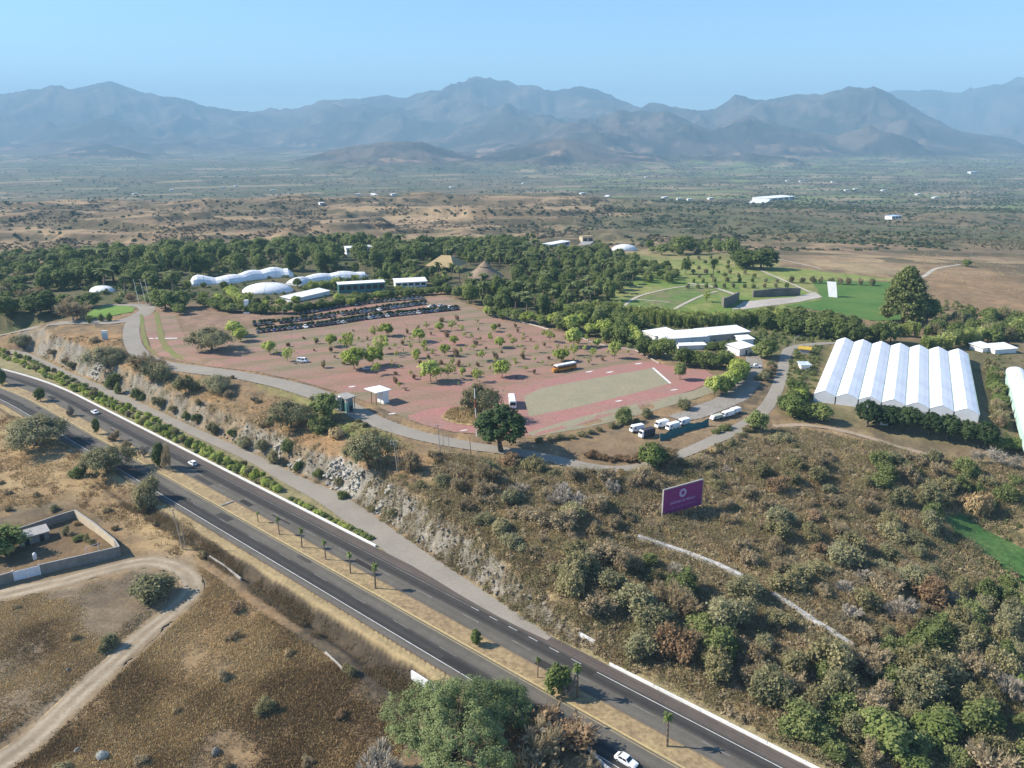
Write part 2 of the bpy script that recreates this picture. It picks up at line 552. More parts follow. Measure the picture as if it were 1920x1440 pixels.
def sheet(name, poly, mat, off=.07, plane=None, step=4.0, parent=None, dep=.3):
    """polygon of ground cover draped on the terrain"""
    P = [tuple(p[:2]) for p in poly]
    xs = [p[0] for p in P]; ys = [p[1] for p in P]
    if plane is None and step:
        gx, gy = np.meshgrid(np.arange(min(xs), max(xs), step), np.arange(min(ys), max(ys), step))
        m = sdf(gx, gy, P) > step * .4
        inner = list(zip(gx[m], gy[m]))
    else:
        inner = []
    dense = []
    for i in range(len(P)):
        a, b = np.array(P[i]), np.array(P[(i + 1) % len(P)])
        n = max(1, int(np.linalg.norm(b - a) / (step * 1.5))) if plane is None else 1
        dense += [tuple(a + (b - a) * k / n) for k in range(n)]
    allp = [Vector(p) for p in dense + inner]
    e = [(i, (i + 1) % len(dense)) for i in range(len(dense))]
    v, _, f, *_r = delaunay_2d_cdt(allp, e, [list(range(len(dense)))], 1, 1e-4)
    if plane is not None:
        zz = [plane[0] * p.x + plane[1] * p.y + plane[2] + off for p in v]
    else:
        zz = list(hz(np.array([p.x for p in v]), np.array([p.y for p in v])) + off)
    me = bpy.data.meshes.new(name)
    me.from_pydata([(p.x, p.y, z) for p, z in zip(v, zz)], [], [tuple(q) for q in f])
    me.update()
    flip = [p.normal.z < 0 for p in me.polygons]
    if sum(flip) > len(flip) / 2:
        me.flip_normals()
    if parent is None and dep:
        w = window(P, 3)
        if w.any():
            DEP[w] = np.maximum(DEP[w], np.where(sdf(GX[w], GY[w], P) > .4, dep, 0))
    o = link(name, me, parent, mat)
    if parent is None:
        tag(o, kind='structure')
    return o
def flatten(poly, blend=8.0):
    P = np.array(poly)[:, :2]
    z = hz(P[:, 0], P[:, 1])
    A = np.column_stack([P, np.ones(len(P))])
    pl, *_ = np.linalg.lstsq(A, z, rcond=None)
    w = window(P, blend + 4)
    d = sdf(GX[w], GY[w], P)
    k = sstep(-blend, -.5, d)
    Z[w] = Z[w] * (1 - k) + (pl[0] * GX[w] + pl[1] * GY[w] + pl[2]) * k
    return pl

# ------------------------------------------------------------------ roads and paved ground
M_asph = speckle("asphalt_grey", (.125, .118, .108), (.15, .143, .132), 2.5, .9, .18, .01)
M_conc = speckle("service_asphalt", (.26, .23, .185), (.295, .26, .21), 1.1, .9, .1, .004, .1)
M_white = speckle("white_paint", (.74, .73, .69), (.6, .59, .55), 2.2, .7, .2)
M_rp2 = speckle('road_paint_bright', (.5, .49, .46), (.36, .35, .33), 1.5, .8, .3)
M_rp = speckle("road_paint", (.31, .30, .27), (.20, .19, .17), 1.5, .8, .3)
M_yel = speckle("yellow_kerb_paint", (.42, .33, .17), (.5, .38, .17), 2.5, .8, .25)
M_brown = speckle("brown_kerb", (.16, .12, .08), (.22, .17, .11), 2.5, .9, .25)
M_wear = attr_mat("road_wear", 2.2, .14, .01, .88)

def strip_st(name, ts, cols, s0, s1, z, mat, parent=None, step=2.0):
    S = np.arange(s0, s1 + step, step)
    V, C = [], []
    for t, c in zip(ts, cols):
        x, y = from_st(S, np.full(len(S), t))
        V.append(np.column_stack([x, y, np.full(len(S), z)]))
        wv = 1 + .16 * (vnoise(S / 7.0, S * 0 + t * 3.1, 71) - .5) + .14 * (vnoise(S / 31.0, S * 0 + t, 72) - .5)
        C.append(np.array(c) * wv[:, None])
    V = np.stack(V, 1); C = np.stack(C, 1)
    n, K = V.shape[:2]
    idx = np.arange(n * K).reshape(n, K)
    Q = np.stack([idx[:-1, :-1], idx[:-1, 1:], idx[1:, 1:], idx[1:, :-1]], -1).reshape(-1, 4)[:, ::-1]
    me = np_mesh(name, V.reshape(-1, 3), Q, attrs={"Col": ('POINT', 'FLOAT_COLOR', C.reshape(-1, 3))})
    nz_ = np.zeros(3); me.polygons[0].normal
    if me.polygons[0].normal.z < 0:
        me.flip_normals()
    return link(name, me, parent, mat)
S0, S1 = -520.0, 175.0
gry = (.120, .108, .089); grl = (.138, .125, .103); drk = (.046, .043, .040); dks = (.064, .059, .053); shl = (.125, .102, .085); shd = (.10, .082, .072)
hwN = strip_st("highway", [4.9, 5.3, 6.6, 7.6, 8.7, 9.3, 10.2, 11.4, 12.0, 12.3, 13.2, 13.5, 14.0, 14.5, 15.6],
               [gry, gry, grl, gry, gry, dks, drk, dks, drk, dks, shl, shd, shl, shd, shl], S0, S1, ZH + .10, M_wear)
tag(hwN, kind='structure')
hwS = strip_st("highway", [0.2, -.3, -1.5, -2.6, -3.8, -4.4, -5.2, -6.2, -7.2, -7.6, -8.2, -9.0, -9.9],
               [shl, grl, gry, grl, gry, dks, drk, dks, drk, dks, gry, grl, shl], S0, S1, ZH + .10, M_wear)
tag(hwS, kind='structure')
def paint(name, t, s0, s1, w, mat, parent, z=ZH + .112):
    return strip_st(name, [t - w / 2, t + w / 2], [gry, gry], s0, s1, z, mat, parent, 4.0)
def dash_mesh(name, t, starts, ln, w, mat, parent):
    V, Q = [], []
    for s in starts:
        a = [from_st(s, t - w / 2), from_st(s + ln, t - w / 2), from_st(s + ln, t + w / 2), from_st(s, t + w / 2)]
        Q.append([len(V) + k for k in range(4)])
        V += [(float(p[0]), float(p[1]), ZH + .112) for p in a]
    return link(name, np_mesh(name, V, Q), parent, mat)
paint("edge_line", 12.05, S0, -24, .13, M_rp, hwN); paint("edge_line", 12.0, 14, S1, .15, M_white, hwN)
dash_mesh("lane_marking", 8.45, np.arange(-510, 170, 16.2) + .5, 5.6, .13, M_rp, hwN)
dash_mesh("merge_marking", 12.0, np.arange(-24, 13, 6.2), 2.7, .2, M_rp2, hwN)
paint("edge_line", -7.75, S0, S1, .15, M_white, hwS)
dash_mesh("lane_marking", -4.25, np.arange(-510, 170, 15.95) + 13.3, 5.4, .12, M_rp, hwS)
paint("yellow_line", -.62, S0, S1, .13, M_yel, hwS)
_rg = random.Random(9)
for hw_, lanes in ((hwN, (7.0, 10.2)), (hwS, (-2.2, -6.0))):      # tar patches and repairs
    for k in range(14):
        s_ = _rg.uniform(-330, 60); t_ = _rg.choice(lanes) + _rg.uniform(-.8, .8); ln, w_ = _rg.uniform(2, 11), _rg.uniform(.6, 2.4)
        dk = _rg.uniform(.6, 1.25)
        strip_st("road_patch", [t_ - w_ / 2, t_ + w_ / 2], [tuple(c * dk for c in dks)] * 2, s_, s_ + ln, ZH + .106, M_wear, hw_, 1.0)
M_straw = speckle("median_straw", (.33, .245, .125), (.27, .19, .105), .9, .95, .4, .08, .15)
med = strip_st("median", [.2, 1.2, 2.5, 3.6, 4.9], [gry] * 5, S0, S1, ZH + .17, M_straw)
tag(med, kind='structure')
def kerb_st(name, t, w, h, s0, s1, mat, parent=None, z0=ZH):
    mb = MB(); S = np.arange(s0, s1 + 5, 5.0)
    a = np.stack(from_st(S, np.full(len(S), t - w / 2)), 1); b = np.stack(from_st(S, np.full(len(S), t + w / 2)), 1)
    rings = [[(*a[i], z0), (*b[i], z0), (*b[i], z0 + h), (*a[i], z0 + h)] for i in range(len(S))]
    mb.loft(rings)
    return mb.build(name, mat, parent)
kerb_st("kerb", .1, .34, .26, S0, S1, M_yel, med)
kerb_st("kerb", 4.98, .28, .25, S0, S1, M_brown, med)
M_barr = speckle("barrier_white", (.80, .79, .75), (.7, .68, .63), 1.2, .8, .1)
b1 = kerb_st("concrete_barrier", 15.9, .42, .62, S0 + 60, -66.8, M_barr)
tag(b1, "long low white concrete barrier between the highway and the hedge of green shrubs", "barrier")
b2 = kerb_st("concrete_barrier", 15.9, .42, .62, 14.6, S1, M_barr)
tag(b2, "low white concrete barrier along the highway below the dense scrub, starting past the slip road", "barrier")
# cross drain on the median
dx0 = st(*onz(418, 948, ZH))[0]
mb = MB(); xa = [from_st(dx0 - .5, .3), from_st(dx0 + .5, .3), from_st(dx0 + .5, 4.7), from_st(dx0 - .5, 4.7)]
mb.prism([(float(a), float(b)) for a, b in xa], ZH + .1, ZH + .4)
tag(mb.build("drain_slab", speckle("drain_conc", (.3, .27, .22))), "concrete drain slab crossing the dry median near the palms", "drain")

serv, servC = road("service_road", None, M_conc, .085, 3, 1.5, False, zfix=ZH, raw=[(p[0], p[1], ZH, p[2]) for p in sv])
ACC = [(262,588,7.0),(249,606,7.5),(246,628,8.0),(252,650,8.0),(270,670,8.5),(306,684,9.5),(350,691,10.5),(400,697,10.0),(450,704,9.0),(520,718,9.5),(580,735,10.0),(640,758,9.5),(690,784,8.5),(740,803,8.0),(800,820,7.5),(860,832,7.0),(920,842,6.1),(985,850,5.9),(1040,862,5.9),(1090,873,5.9),(1150,880,4.8),(1215,873,4.8),(1275,853,5.1),(1330,829,5.6),(1385,803,5.8),(1425,776,5.6),(1449,745,5.2),(1464,708,5.0),(1472,672,4.8),(1482,654,4.8),(1520,646,4.8),(1580,643,4.4),(1650,644,4.0)]
acc, accC = road("access_road", ACC, M_conc, .09, 3, 6)
drv, drvC = road("gravel_driveway", [(1268,786,8),(1310,774,9.5),(1350,757,10),(1388,736,9),(1408,712,8),(1412,690,7),(1412,668,7)], speckle("gravel", (.29, .26, .22), (.24, .21, .17), 1.6, .95, .3, .03), .06, 3, 5, True, 1.5)
ramp = [(*onz(-40, 640, ZH), ZH, 12), (*onz(0, 630, -9), -9, 13), (*onz(45, 618, -4.5), -4.5, 12), (*onz(100, 607, -1), -1, 10)]
road("entrance_road", None, M_conc, .085, 3, 12, raw=ramp)
rnd, _ = road("roundabout_road", [(98,607,10),(150,604,9),(215,604,8.5),(256,594,9),(276,581,9),(262,573,8),(215,572,6),(165,578,6)], M_conc, .08, 3, 6)
M_track = attr_mat("track_dirt", 1.4, .2, .06)
def trackcol(u, C):
    n = vnoise(C[:, 0] * .22 + u * 3, C[:, 1] * .22, 61)[:, None]; n2 = vnoise(C[:, 0] * .8, C[:, 1] * .8 + u * 2, 62)[:, None]
    rut = math.exp(-((abs(u) - .42) / .16) ** 2)
    mid = np.array((.28, .22, .148)) * (1 - rut) + np.array((.37, .305, .22)) * rut
    e = sstep(.62, 1.0, abs(u) + .25 * (n2 - .5))
    return (mid * (.86 + .28 * n)) * (1 - e) + np.array((.235, .172, .102)) * e
trk, trkC = road("dirt_track", [(-90,1490,8.5),(0,1428,7.8),(60,1385,7.3),(130,1318,6.8),(200,1252,6.5),(270,1188,6.5),(325,1142,6.5),(358,1108,7.0),(352,1078,6.8),(318,1058,6.5),(270,1052,6.5),(200,1066,6.5),(120,1088,7.2),(40,1106,7.8),(-60,1124,7.8)], M_track, .04, 1.2, 2.5, True, 3.0, 0, trackcol, sink=.2)
pth, _ = road("footpath", [(1452,800,3.4),(1500,797,3),(1560,803,2.6),(1620,818,2.6),(1680,836,2.4),(1740,852,2.4),(1810,870,2.4)], speckle("path_dirt", (.40, .31, .22), (.33, .25, .17), 1, .95, .2), .05, 2, 3, True, 1.0)
M_gp = speckle("garden_path", (.46, .41, .32), (.38, .34, .27), .8, .95, .15)
for pp in ([(1163,580,2.2),(1185,562,2.2),(1212,551,2.2),(1262,540,2),(1318,533,2)], [(1258,594,2.4),(1265,580,2.4),(1290,566,2.2),(1322,552,2),(1345,546,2)], [(1192,561,1.6),(1256,567,1.6)],
           [(1290,531,3),(1330,536,3),(1352,543,3),(1378,552,4)], [(1402,503,2.2),(1415,503,2.4),(1438,512,2.4),(1475,528,2.4),(1522,549,2.2)], [(1690,524,3.4),(1728,520,3.4),(1755,504,3.4),(1800,496,3)],
           [(1460,486,2),(1490,492,2),(1540,504,2)]):
    road("footpath", pp, M_gp, .08, 3, 4)

LOT = polyw([(262,588),(300,584),(326,588),(345,630),(372,660),(440,620),(520,606),(640,575),(835,557),(868,568),(920,590),(1010,611),(1080,631),(1140,650),(1192,656),(1235,680),(1272,690),(1322,692),(1342,706),(1296,733),(1170,771),(1090,797),(1010,817),(955,820),(895,814),(850,811),(800,799),(755,783),(715,764),(690,752),(640,736),(560,714),(480,698),(400,688),(335,676),(300,668),(284,652),(274,625)])
lot_pl = flatten(LOT[4:32] , 10)
M_red = None
def lot_mat():
    m, nt, b, _ = new_mat("red_paving")
    tc = nt.nodes.new("ShaderNodeTexCoord").outputs["Object"]
    mp = N(nt, "ShaderNodeMapping"); mp.inputs["Rotation"].default_value = (0, 0, R(-20)); mp.inputs["Scale"].default_value = (.35, 1, 1)
    nt.links.new(tc, mp.inputs[0])
    n1 = noise(nt, .055, 4, .6, mp.outputs[0]); n2 = noise(nt, 1.3, 5, .7, tc); n3 = noise(nt, .22, 5, .65, mp.outputs[0]); n4 = noise(nt, .012, 3, .5, tc)
    wv = nt.nodes.new("ShaderNodeTexWave"); wv.wave_type = 'BANDS'; wv.bands_direction = 'Y'
    wv.inputs["Scale"].default_value = .0196; wv.inputs["Distortion"].default_value = 1.2; wv.inputs["Detail"].default_value = 3; wv.inputs["Detail Scale"].default_value = .6
    m3 = N(nt, "ShaderNodeMapping"); m3.inputs["Rotation"].default_value = (0, 0, -LOT_ANG)
    nt.links.new(tc, m3.inputs[0]); nt.links.new(m3.outputs[0], wv.inputs[0])
    c = mixc(nt, remap(nt, n1, .4, .62, 0, 1), (.315, .175, .135), (.255, .182, .128))
    c = mixc(nt, remap(nt, n3, .44, .60, 0, .95), c, (.235, .182, .112))
    gm = nt.nodes.new('ShaderNodeMath'); gm.operation = 'MULTIPLY'
    nt.links.new(remap(nt, wv.outputs[1], .45, .75, 0, 1), gm.inputs[0]); nt.links.new(remap(nt, n3, .36, .56, .15, 1), gm.inputs[1])
    c = mixc(nt, gm.outputs[0], c, (.19, .162, .088))
    c = mixc(nt, remap(nt, n4, .42, .6, 0, .45), c, (.345, .155, .125))
    c = mixc(nt, 1.0, c, mixc(nt, remap(nt, n2, .3, .7, 0, 1), (.78,) * 3, (1.2,) * 3), 'MULTIPLY')
    nt.links.new(c, b.inputs["Base Color"]); b.inputs["Roughness"].default_value = .95
    return m
_a, _b = at(484, 624), at(864, 580)
LOT_ANG = math.atan2(_b[1] - _a[1], _b[0] - _a[0])
M_red = lot_mat()
M_red2 = speckle('bus_lane_red', (.355, .165, .138), (.305, .172, .135), 1.2, .95, .2, 0, .06)
lot = sheet("parking_lot", LOT, M_red, .05, None, 5.0)
M_bay = speckle("grass_paver", (.29, .25, .165), (.26, .235, .15), 1.5, .95, .2, .02, .08)
def lotsheet(name, px, mat, off, ww=None):
    P = polyw(px) if ww is None else ww
    return sheet(name, P, mat, off, None, 6.0, lot)
lotsheet("bus_lane", [(905,752),(985,728),(1040,708),(1120,692),(1200,677),(1236,681),(1272,691),(1321,693.5),(1340,706),(1330,718),(1298,732),(1170,770),(1090,796),(1010,816),(955,819.5),(895,813),(850,810),(800,798),(762,780),(800,768)], M_red2, .063)
lotsheet("paver_bay", [(982,744),(1015,728),(1100,712),(1225,690),(1256,719),(1180,740),(1080,764),(992,781)], M_bay, .075)
lotsheet("paver_bay", [(988,812),(1060,790),(1160,765),(1300,733),(1330,720),(1342,735),(1290,752),(1170,786),(1090,804),(1000,819)], M_bay, .075)
lotsheet("kerb_line", [(1222,690),(1226,689.5),(1259,718.5),(1255,719.5)], M_white, .09)
for a, b in [(1197,682),(1105,697),(1143,698),(1264,731),(1160,752),(870,807),(1297,671),(1245,664),(660,725),(735,776)]:
    lotsheet("arrow_marking", [(a - 7, b + .3), (a + 3, b - 1.3), (a + 8, b - 1.2), (a + 2, b + .9), (a - 6, b + 1.4)], M_white, .09)
for y0, x0, x1 in ((634,280,297),(634,304,332)):
    lotsheet("stop_line", [(x0, y0), (x1, y0 - .5), (x1 + 1, y0 + 1), (x0, y0 + 1.4)], M_white, .09)
M_soil = speckle("lot_soil", (.25, .18, .125), (.21, .155, .105), .7, .95, .25)
isl = sheet("planting_island", polyw([(826,783),(836,789),(856,795),(880,798),(896,796),(915,780),(900,764),(872,760),(842,766)]), speckle("island_grass", (.40, .30, .13), (.30, .22, .11), .9, .95, .4), .16, None, 3)
M_lawn = speckle("lawn_green", (.065, .14, .025), (.10, .17, .036), .5, .95, .15, .03, .08)
sheet("lawn", polyw([(1518,524),(1600,527),(1690,530),(1690,600),(1640,602),(1590,594),(1520,580),(1470,574),(1540,562),(1532,541)]), M_lawn, .08, None, 6)
sheet("lawn", polyw([(160,590),(178,578),(205,573),(240,574),(254,578),(248,585),(222,590),(190,596),(165,598)]), speckle("island_green", (.13, .22, .035), (.16, .25, .05), .5, .95, .15), .16, None, 4)
sheet("grass_field", polyw([(1766,972),(1800,962),(1850,995),(1960,1050),(1960,1105),(1925,1085),(1880,1062),(1830,1030)]), speckle("field_green", (.045, .115, .025), (.085, .15, .04), .7, .95, .45, .08, .2), .12, None, 3)
for pp in ([(289,586),(297,587),(303,610),(310,636),(318,652),(338,668),(352,678),(330,672),(306,655),(296,634)], [(262,590),(268,590),(272,622),(279,648),(296,668),(288,664),(270,648),(264,622)]):
    sheet("grass_verge", polyw(pp), speckle("verge_green", (.16, .19, .05), (.2, .17, .07), .6, .95, .2), .15, None, 3)

# level pads under the large greenhouse and the walled yard
def padz(px, z):
    return [onz(a, c, z) for a, c in px]
GHZ = -1.6
GH0 = padz([(1526,738),(1846,792),(1812,662),(1572,646)], GHZ + 3.2)
w_ = window(GH0, 12); d_ = sdf(GX[w_], GY[w_], GH0); k_ = sstep(-9, -1, d_); Z[w_] = Z[w_] * (1 - k_) + GHZ * k_
# ------------------------------------------------------------------ ground colours by zone
hwc = (GT > -9.6) & (GT < 15.4) & (GS > S0) & (GS < S1)
DEP[hwc] = np.maximum(DEP[hwc], .3)
def lerpc(a, b, k):
    return a * (1 - k[..., None]) + np.asarray(b) * k[..., None]
n_big = fbm(GX / 23, GY / 23, 201, 4)
n_med = fbm(GX / 5.5, GY / 5.5, 202, 4)
n_hug = fbm(GX / 90, GY / 90, 203, 4)
C = np.empty(Z.shape + (3,)); C[:] = (.235, .165, .098)
C = lerpc(C, (.165, .128, .082), sstep(.45, .62, n_big))
C = lerpc(C, (.335, .225, .118), sstep(.5, .66, n_med) * .7)
ZONES = [  # photo outline, two tones, edge softness (m)
 ([(-40,640),(50,480),(820,472),(870,540),(450,572),(260,562),(120,600)], (.085,.095,.042), (.135,.12,.062), 6),
 ([(820,430),(1200,440),(1200,600),(1300,640),(1210,660),(1000,600),(870,560)], (.10,.10,.05), (.14,.115,.065), 6),
 ([(270,575),(470,568),(640,568),(440,622),(372,662),(340,640),(330,590)], (.30,.195,.14), (.24,.17,.11), 4),
 ([(60,640),(240,625),(246,680),(370,712),(560,752),(640,795),(760,832),(880,862),(770,900),(660,885),(520,855),(400,805),(250,745),(100,690)], (.325,.205,.105), (.235,.165,.095), 5),
 ([(470,712),(560,738),(650,782),(600,772),(500,733)], (.17,.20,.06), (.25,.21,.09), 3),
 ([(590,790),(690,795),(730,818),(770,838),(640,818)], (.16,.21,.06), (.24,.2,.09), 3),
 ([(820,850),(900,850),(1100,880),(1260,870),(1340,850),(1470,800),(1920,880),(2000,1100),(2000,1500),(1560,1440),(1150,1245),(1050,1190),(960,1060),(800,950)], (.37,.28,.145), (.26,.21,.115), 8),
 ([(1225,955),(1345,975),(1430,1045),(1300,1040),(1185,1000)], (.43,.315,.17), (.33,.23,.13), 5),
 ([(1440,800),(1560,800),(1700,850),(1600,870),(1480,850)], (.37,.255,.14), (.30,.22,.13), 5),
 ([(1120,835),(1200,800),(1330,785),(1400,800),(1280,855),(1200,868),(1130,862)], (.30,.215,.13), (.24,.17,.10), 3),
 ([(1470,640),(1920,640),(1920,850),(1700,830),(1480,770)], (.15,.135,.065), (.22,.18,.10), 6),
 ([(1400,596),(1560,600),(1660,620),(1660,640),(1500,640),(1470,650),(1450,670),(1390,660)], (.115,.14,.048), (.17,.16,.075), 4),
 ([(1210,600),(1420,610),(1400,640),(1250,660),(1210,650)], (.12,.13,.05), (.2,.165,.095), 4),
 ([(1480,650),(1560,650),(1530,745),(1500,790),(1465,775)], (.13,.14,.05), (.22,.17,.09), 4),
 ([(1130,482),(1200,466),(1420,496),(1530,525),(1540,562),(1480,582),(1380,604),(1150,592),(1140,540)], (.15,.22,.05), (.25,.255,.09), 5),
 ([(1200,470),(1440,452),(1460,500),(1700,526),(1520,528),(1250,500)], (.20,.25,.065), (.29,.275,.105), 6),
 ([(1150,590),(1185,556),(1300,535),(1350,548),(1280,575),(1260,600)], (.13,.20,.055), (.2,.19,.09), 4),
 ([(1410,450),(1560,448),(1800,480),(1730,515),(1600,512),(1480,484),(1390,468)], (.41,.32,.175), (.32,.245,.145), 8),
 ([(1700,468),(1920,500),(1960,610),(1800,590),(1740,540)], (.31,.205,.115), (.24,.165,.095), 8),
 ([(-60,760),(140,790),(330,960),(440,1050),(330,1045),(240,1000),(140,945),(-60,965)], (.40,.285,.148), (.30,.205,.108), 6),
 ([(-60,1120),(250,1085),(322,1112),(290,1165),(-60,1420)], (.235,.178,.115), (.165,.126,.085), 4),
 ([(370,1060),(520,1180),(640,1250),(720,1330),(720,1470),(-60,1500),(150,1335),(372,1125)], (.285,.195,.105), (.19,.135,.083), 4),
 ([(590,1190),(700,1230),(790,1290),(800,1330),(700,1320),(640,1270),(560,1230)], (.10,.082,.06), (.065,.054,.042), 4),
 ([(470,1160),(560,1190),(590,1240),(500,1270),(430,1240)], (.12,.095,.06), (.08,.066,.045), 3),
 ([(372,1085),(470,1140),(520,1180),(470,1215),(400,1225),(350,1190)], (.36,.225,.11), (.27,.18,.10), 4),
 ([(20,985),(140,950),(225,1015),(200,1040),(0,1085)], (.21,.14,.078), (.15,.11,.065), 2),
 ([(1768,975),(1800,962),(1930,1045),(1930,1115),(1855,1062)], (.05,.165,.03), (.075,.20,.04), 1.5),
]
for k, (pp, a, b, e) in enumerate(ZONES):
    P = polyw(pp)
    w = window(P, e * 2)
    d = sdf(GX[w], GY[w], P) + (n_med[w] - .5) * e * 2.2
    m = sstep(-e, e, d)
    q = sstep(.36, .62, .55 * n_big[w] + .45 * n_med[w])
    c = np.asarray(a) * (1 - q[:, None]) + np.asarray(b) * q[:, None]
    C[w] = C[w] * (1 - m[:, None]) + c * m[:, None]
near = GR < 480
w = window(trkC, 14); _d, _p = dist_line(GX[w], GY[w], trkC)
C[w] = lerpc(C[w], (.29, .228, .152), (1 - sstep(2.2, 6.2, _d + (n_med[w] - .5) * 5)) * .85)
# straw verges beside the carriageways
v1 = near * sstep(-13.2, -12.3, GT + (n_med - .5) * 1.2) * (GT < -8)
vd = near * sstep(-19.5, -17, GT + (n_med - .5) * 4) * (GT < -8) * sstep(-175, -140, GS)
C = lerpc(C, (.072, .058, .043), vd * .85)
C = lerpc(C, (.37, .28, .15), v1)
v2 = near * (GT > 15) * (1 - sstep(18.5, 21, GT + (n_med - .5) * 3)) * sstep(-62, -50, GS)
C = lerpc(C, (.36, .30, .16), v2 * .85)
v3 = near * (GT > 15) * (GT < t_edge(GS) - 1) * (GS < -55)
C = lerpc(C, (.28, .25, .13), v3 * .8)
# cut bank: pale broken rock in the west, streaked grey brown earth in the east
strk = fbm(GS / 1.3, GT / 14, 77, 4)
blot = fbm(GX / 11, GY / 11, 78, 4)
pale = sstep(.47, .56, blot) * sstep(.38, .5, fbm(GX / 2.6, GY / 2.6, 79, 3)) * (1 - .85 * sstep(-95, -75, GS)) * sstep(-330, -240, GS)
rockc = lerpc(np.broadcast_to(np.array((.20, .175, .135)), C.shape), (.30, .278, .235), sstep(.42, .6, strk))
rockc = lerpc(rockc, (.31, .205, .11), sstep(.56, .66, n_med) * .55)
rockc = lerpc(rockc, (.50, .48, .435), pale)
_pk = np.zeros_like(pale)
for a, b, r_ in ((128,694,12),(182,712,12),(556,838,9),(590,868,13),(640,902,13),(700,930,14),(745,950,9),(700,905,9)):
    qx, qy, _z = at(a, b); _pk = np.maximum(_pk, 1 - sstep(r_ * .6, r_ * 1.5, np.hypot(GX - qx, GY - qy)))
pale = pale * _pk
rockc = lerpc(np.broadcast_to(np.array((.205, .178, .135)), C.shape), (.295, .268, .22), sstep(.42, .6, strk))
rockc = lerpc(rockc, (.31, .215, .12), sstep(.52, .64, n_med) * .6 * (GS < -120))
rockc = lerpc(rockc, (.50, .48, .435), pale)
C = lerpc(C, rockc, ROCK * (GR < 500))
# beyond the gardens: brown hills, wooded valley with fields, dry mountains
far = sstep(640, 820, GR + (n_hug - .5) * 90)
azd = np.degrees(GA)
f1 = fbm(GX / 120, GY / 80, 301, 5); f2 = fbm(GX / 340, GY / 190, 302, 5); f3 = fbm(GX / 26, GY / 22, 303, 3)
FC = np.empty_like(C); FC[:] = (.27, .188, .115)
_q = fbm(GX / 520, GY / 230, 14, 5) * 7 + .8 * fbm(GX / 60, GY / 60, 15, 3); _q = _q - np.floor(_q)
FC = lerpc(FC, (.38, .272, .158), sstep(.5, .62, f1) * .9)
FC = lerpc(FC, (.17, .13, .08), sstep(.50, .62, f3) * .6)
FC = lerpc(FC, (.17, .135, .083), sstep(.48, .34, f1) * .9)
FC = lerpc(FC, (.11, .095, .058), sstep(.58, .68, _q) * sstep(1.0, .93, _q) * sstep(.4, .55, f2 + .3 * f3) * .9)
def cells(sx, sy, rot, seed):
    ca, sa = math.cos(rot), math.sin(rot)
    wx = GX + 40 * (fbm(GX / 200, GY / 200, seed) - .5); wy = GY + 40 * (fbm(GX / 200, GY / 200, seed + 1) - .5)
    return _hash(np.floor((wx * ca + wy * sa) / sx), np.floor((-wx * sa + wy * ca) / sy), seed)
valley = np.clip(sstep(1700, 2300, GR + (f2 - .5) * 900) + sstep(1.5, 9, azd + (f2 - .5) * 14) * sstep(860, 1100, GR + (f1 - .5) * 300), 0, 1)
VC = np.empty_like(C); VC[:] = (.135, .128, .07)
VC = lerpc(VC, (.20, .155, .095), sstep(.50, .62, f2) * .85)
VC = lerpc(VC, (.05, .066, .032), sstep(.52, .62, f3) * .8)
cl = cells(190, 120, .5, 401)
VC = lerpc(VC, (.20, .225, .085), (cl > .80) * sstep(-4, 6, azd) * sstep(1500, 2600, GR) * .85)
VC = lerpc(VC, (.31, .245, .15), ((cl < .11) & (GR > 1100)) * .8)
VC = lerpc(VC, (.13, .145, .065), ((cl > .78) & (cl <= .86) & (GR > 1900)) * .7)
FC = lerpc(FC, VC, valley)
mt = sstep(4600, 5100, GR) * sstep(-120, -85, Z)
MC = np.empty_like(C); MC[:] = (.125, .096, .072)
MC = lerpc(MC, (.052, .048, .036), sstep(.40, .60, fbm(GX / 520, GY / 520, 501, 5)))
MC = lerpc(MC, (.33, .22, .145), sstep(.62, .70, fbm(GX / 260, GY / 150, 502, 5)) * (1 - sstep(-80, 40, Z)) * .8)
MC = lerpc(MC, (.040, .038, .030), sstep(.62, .42, ridged(GX / 420, GY / 420, 66, 4)) * .6)  # gully shading painted into the colour: hollows of the relief made darker
FC = lerpc(FC, MC, mt)
C = lerpc(C, FC, far) * .92
M_ground = attr_mat("ground_soil", .9, .28, .22)
M_mount = attr_mat("mountain_slope", .012, .22, 6.0)
ZM = Z - DEP
def terrain(name, i0, i1, mat):
    V = np.stack([GX[:, i0:i1], GY[:, i0:i1], ZM[:, i0:i1]], -1)
    n, k = V.shape[:2]
    idx = np.arange(n * k).reshape(n, k)
    Q = np.stack([idx[:-1, :-1], idx[:-1, 1:], idx[1:, 1:], idx[1:, :-1]], -1).reshape(-1, 4)[:, ::-1]
    me = np_mesh(name, V.reshape(-1, 3), Q, True, {"Col": ('POINT', 'FLOAT_COLOR', C[:, i0:i1].reshape(-1, 3))})
    if me.polygons[0].normal.z < 0:
        me.flip_normals()
    return tag(link(name, me, None, mat), kind='structure')
kf = int(np.searchsorted(RR, 3600))
terrain("ground", 0, kf + 1, M_ground)
terrain("mountains", kf, NR, M_mount)
print("ground done")
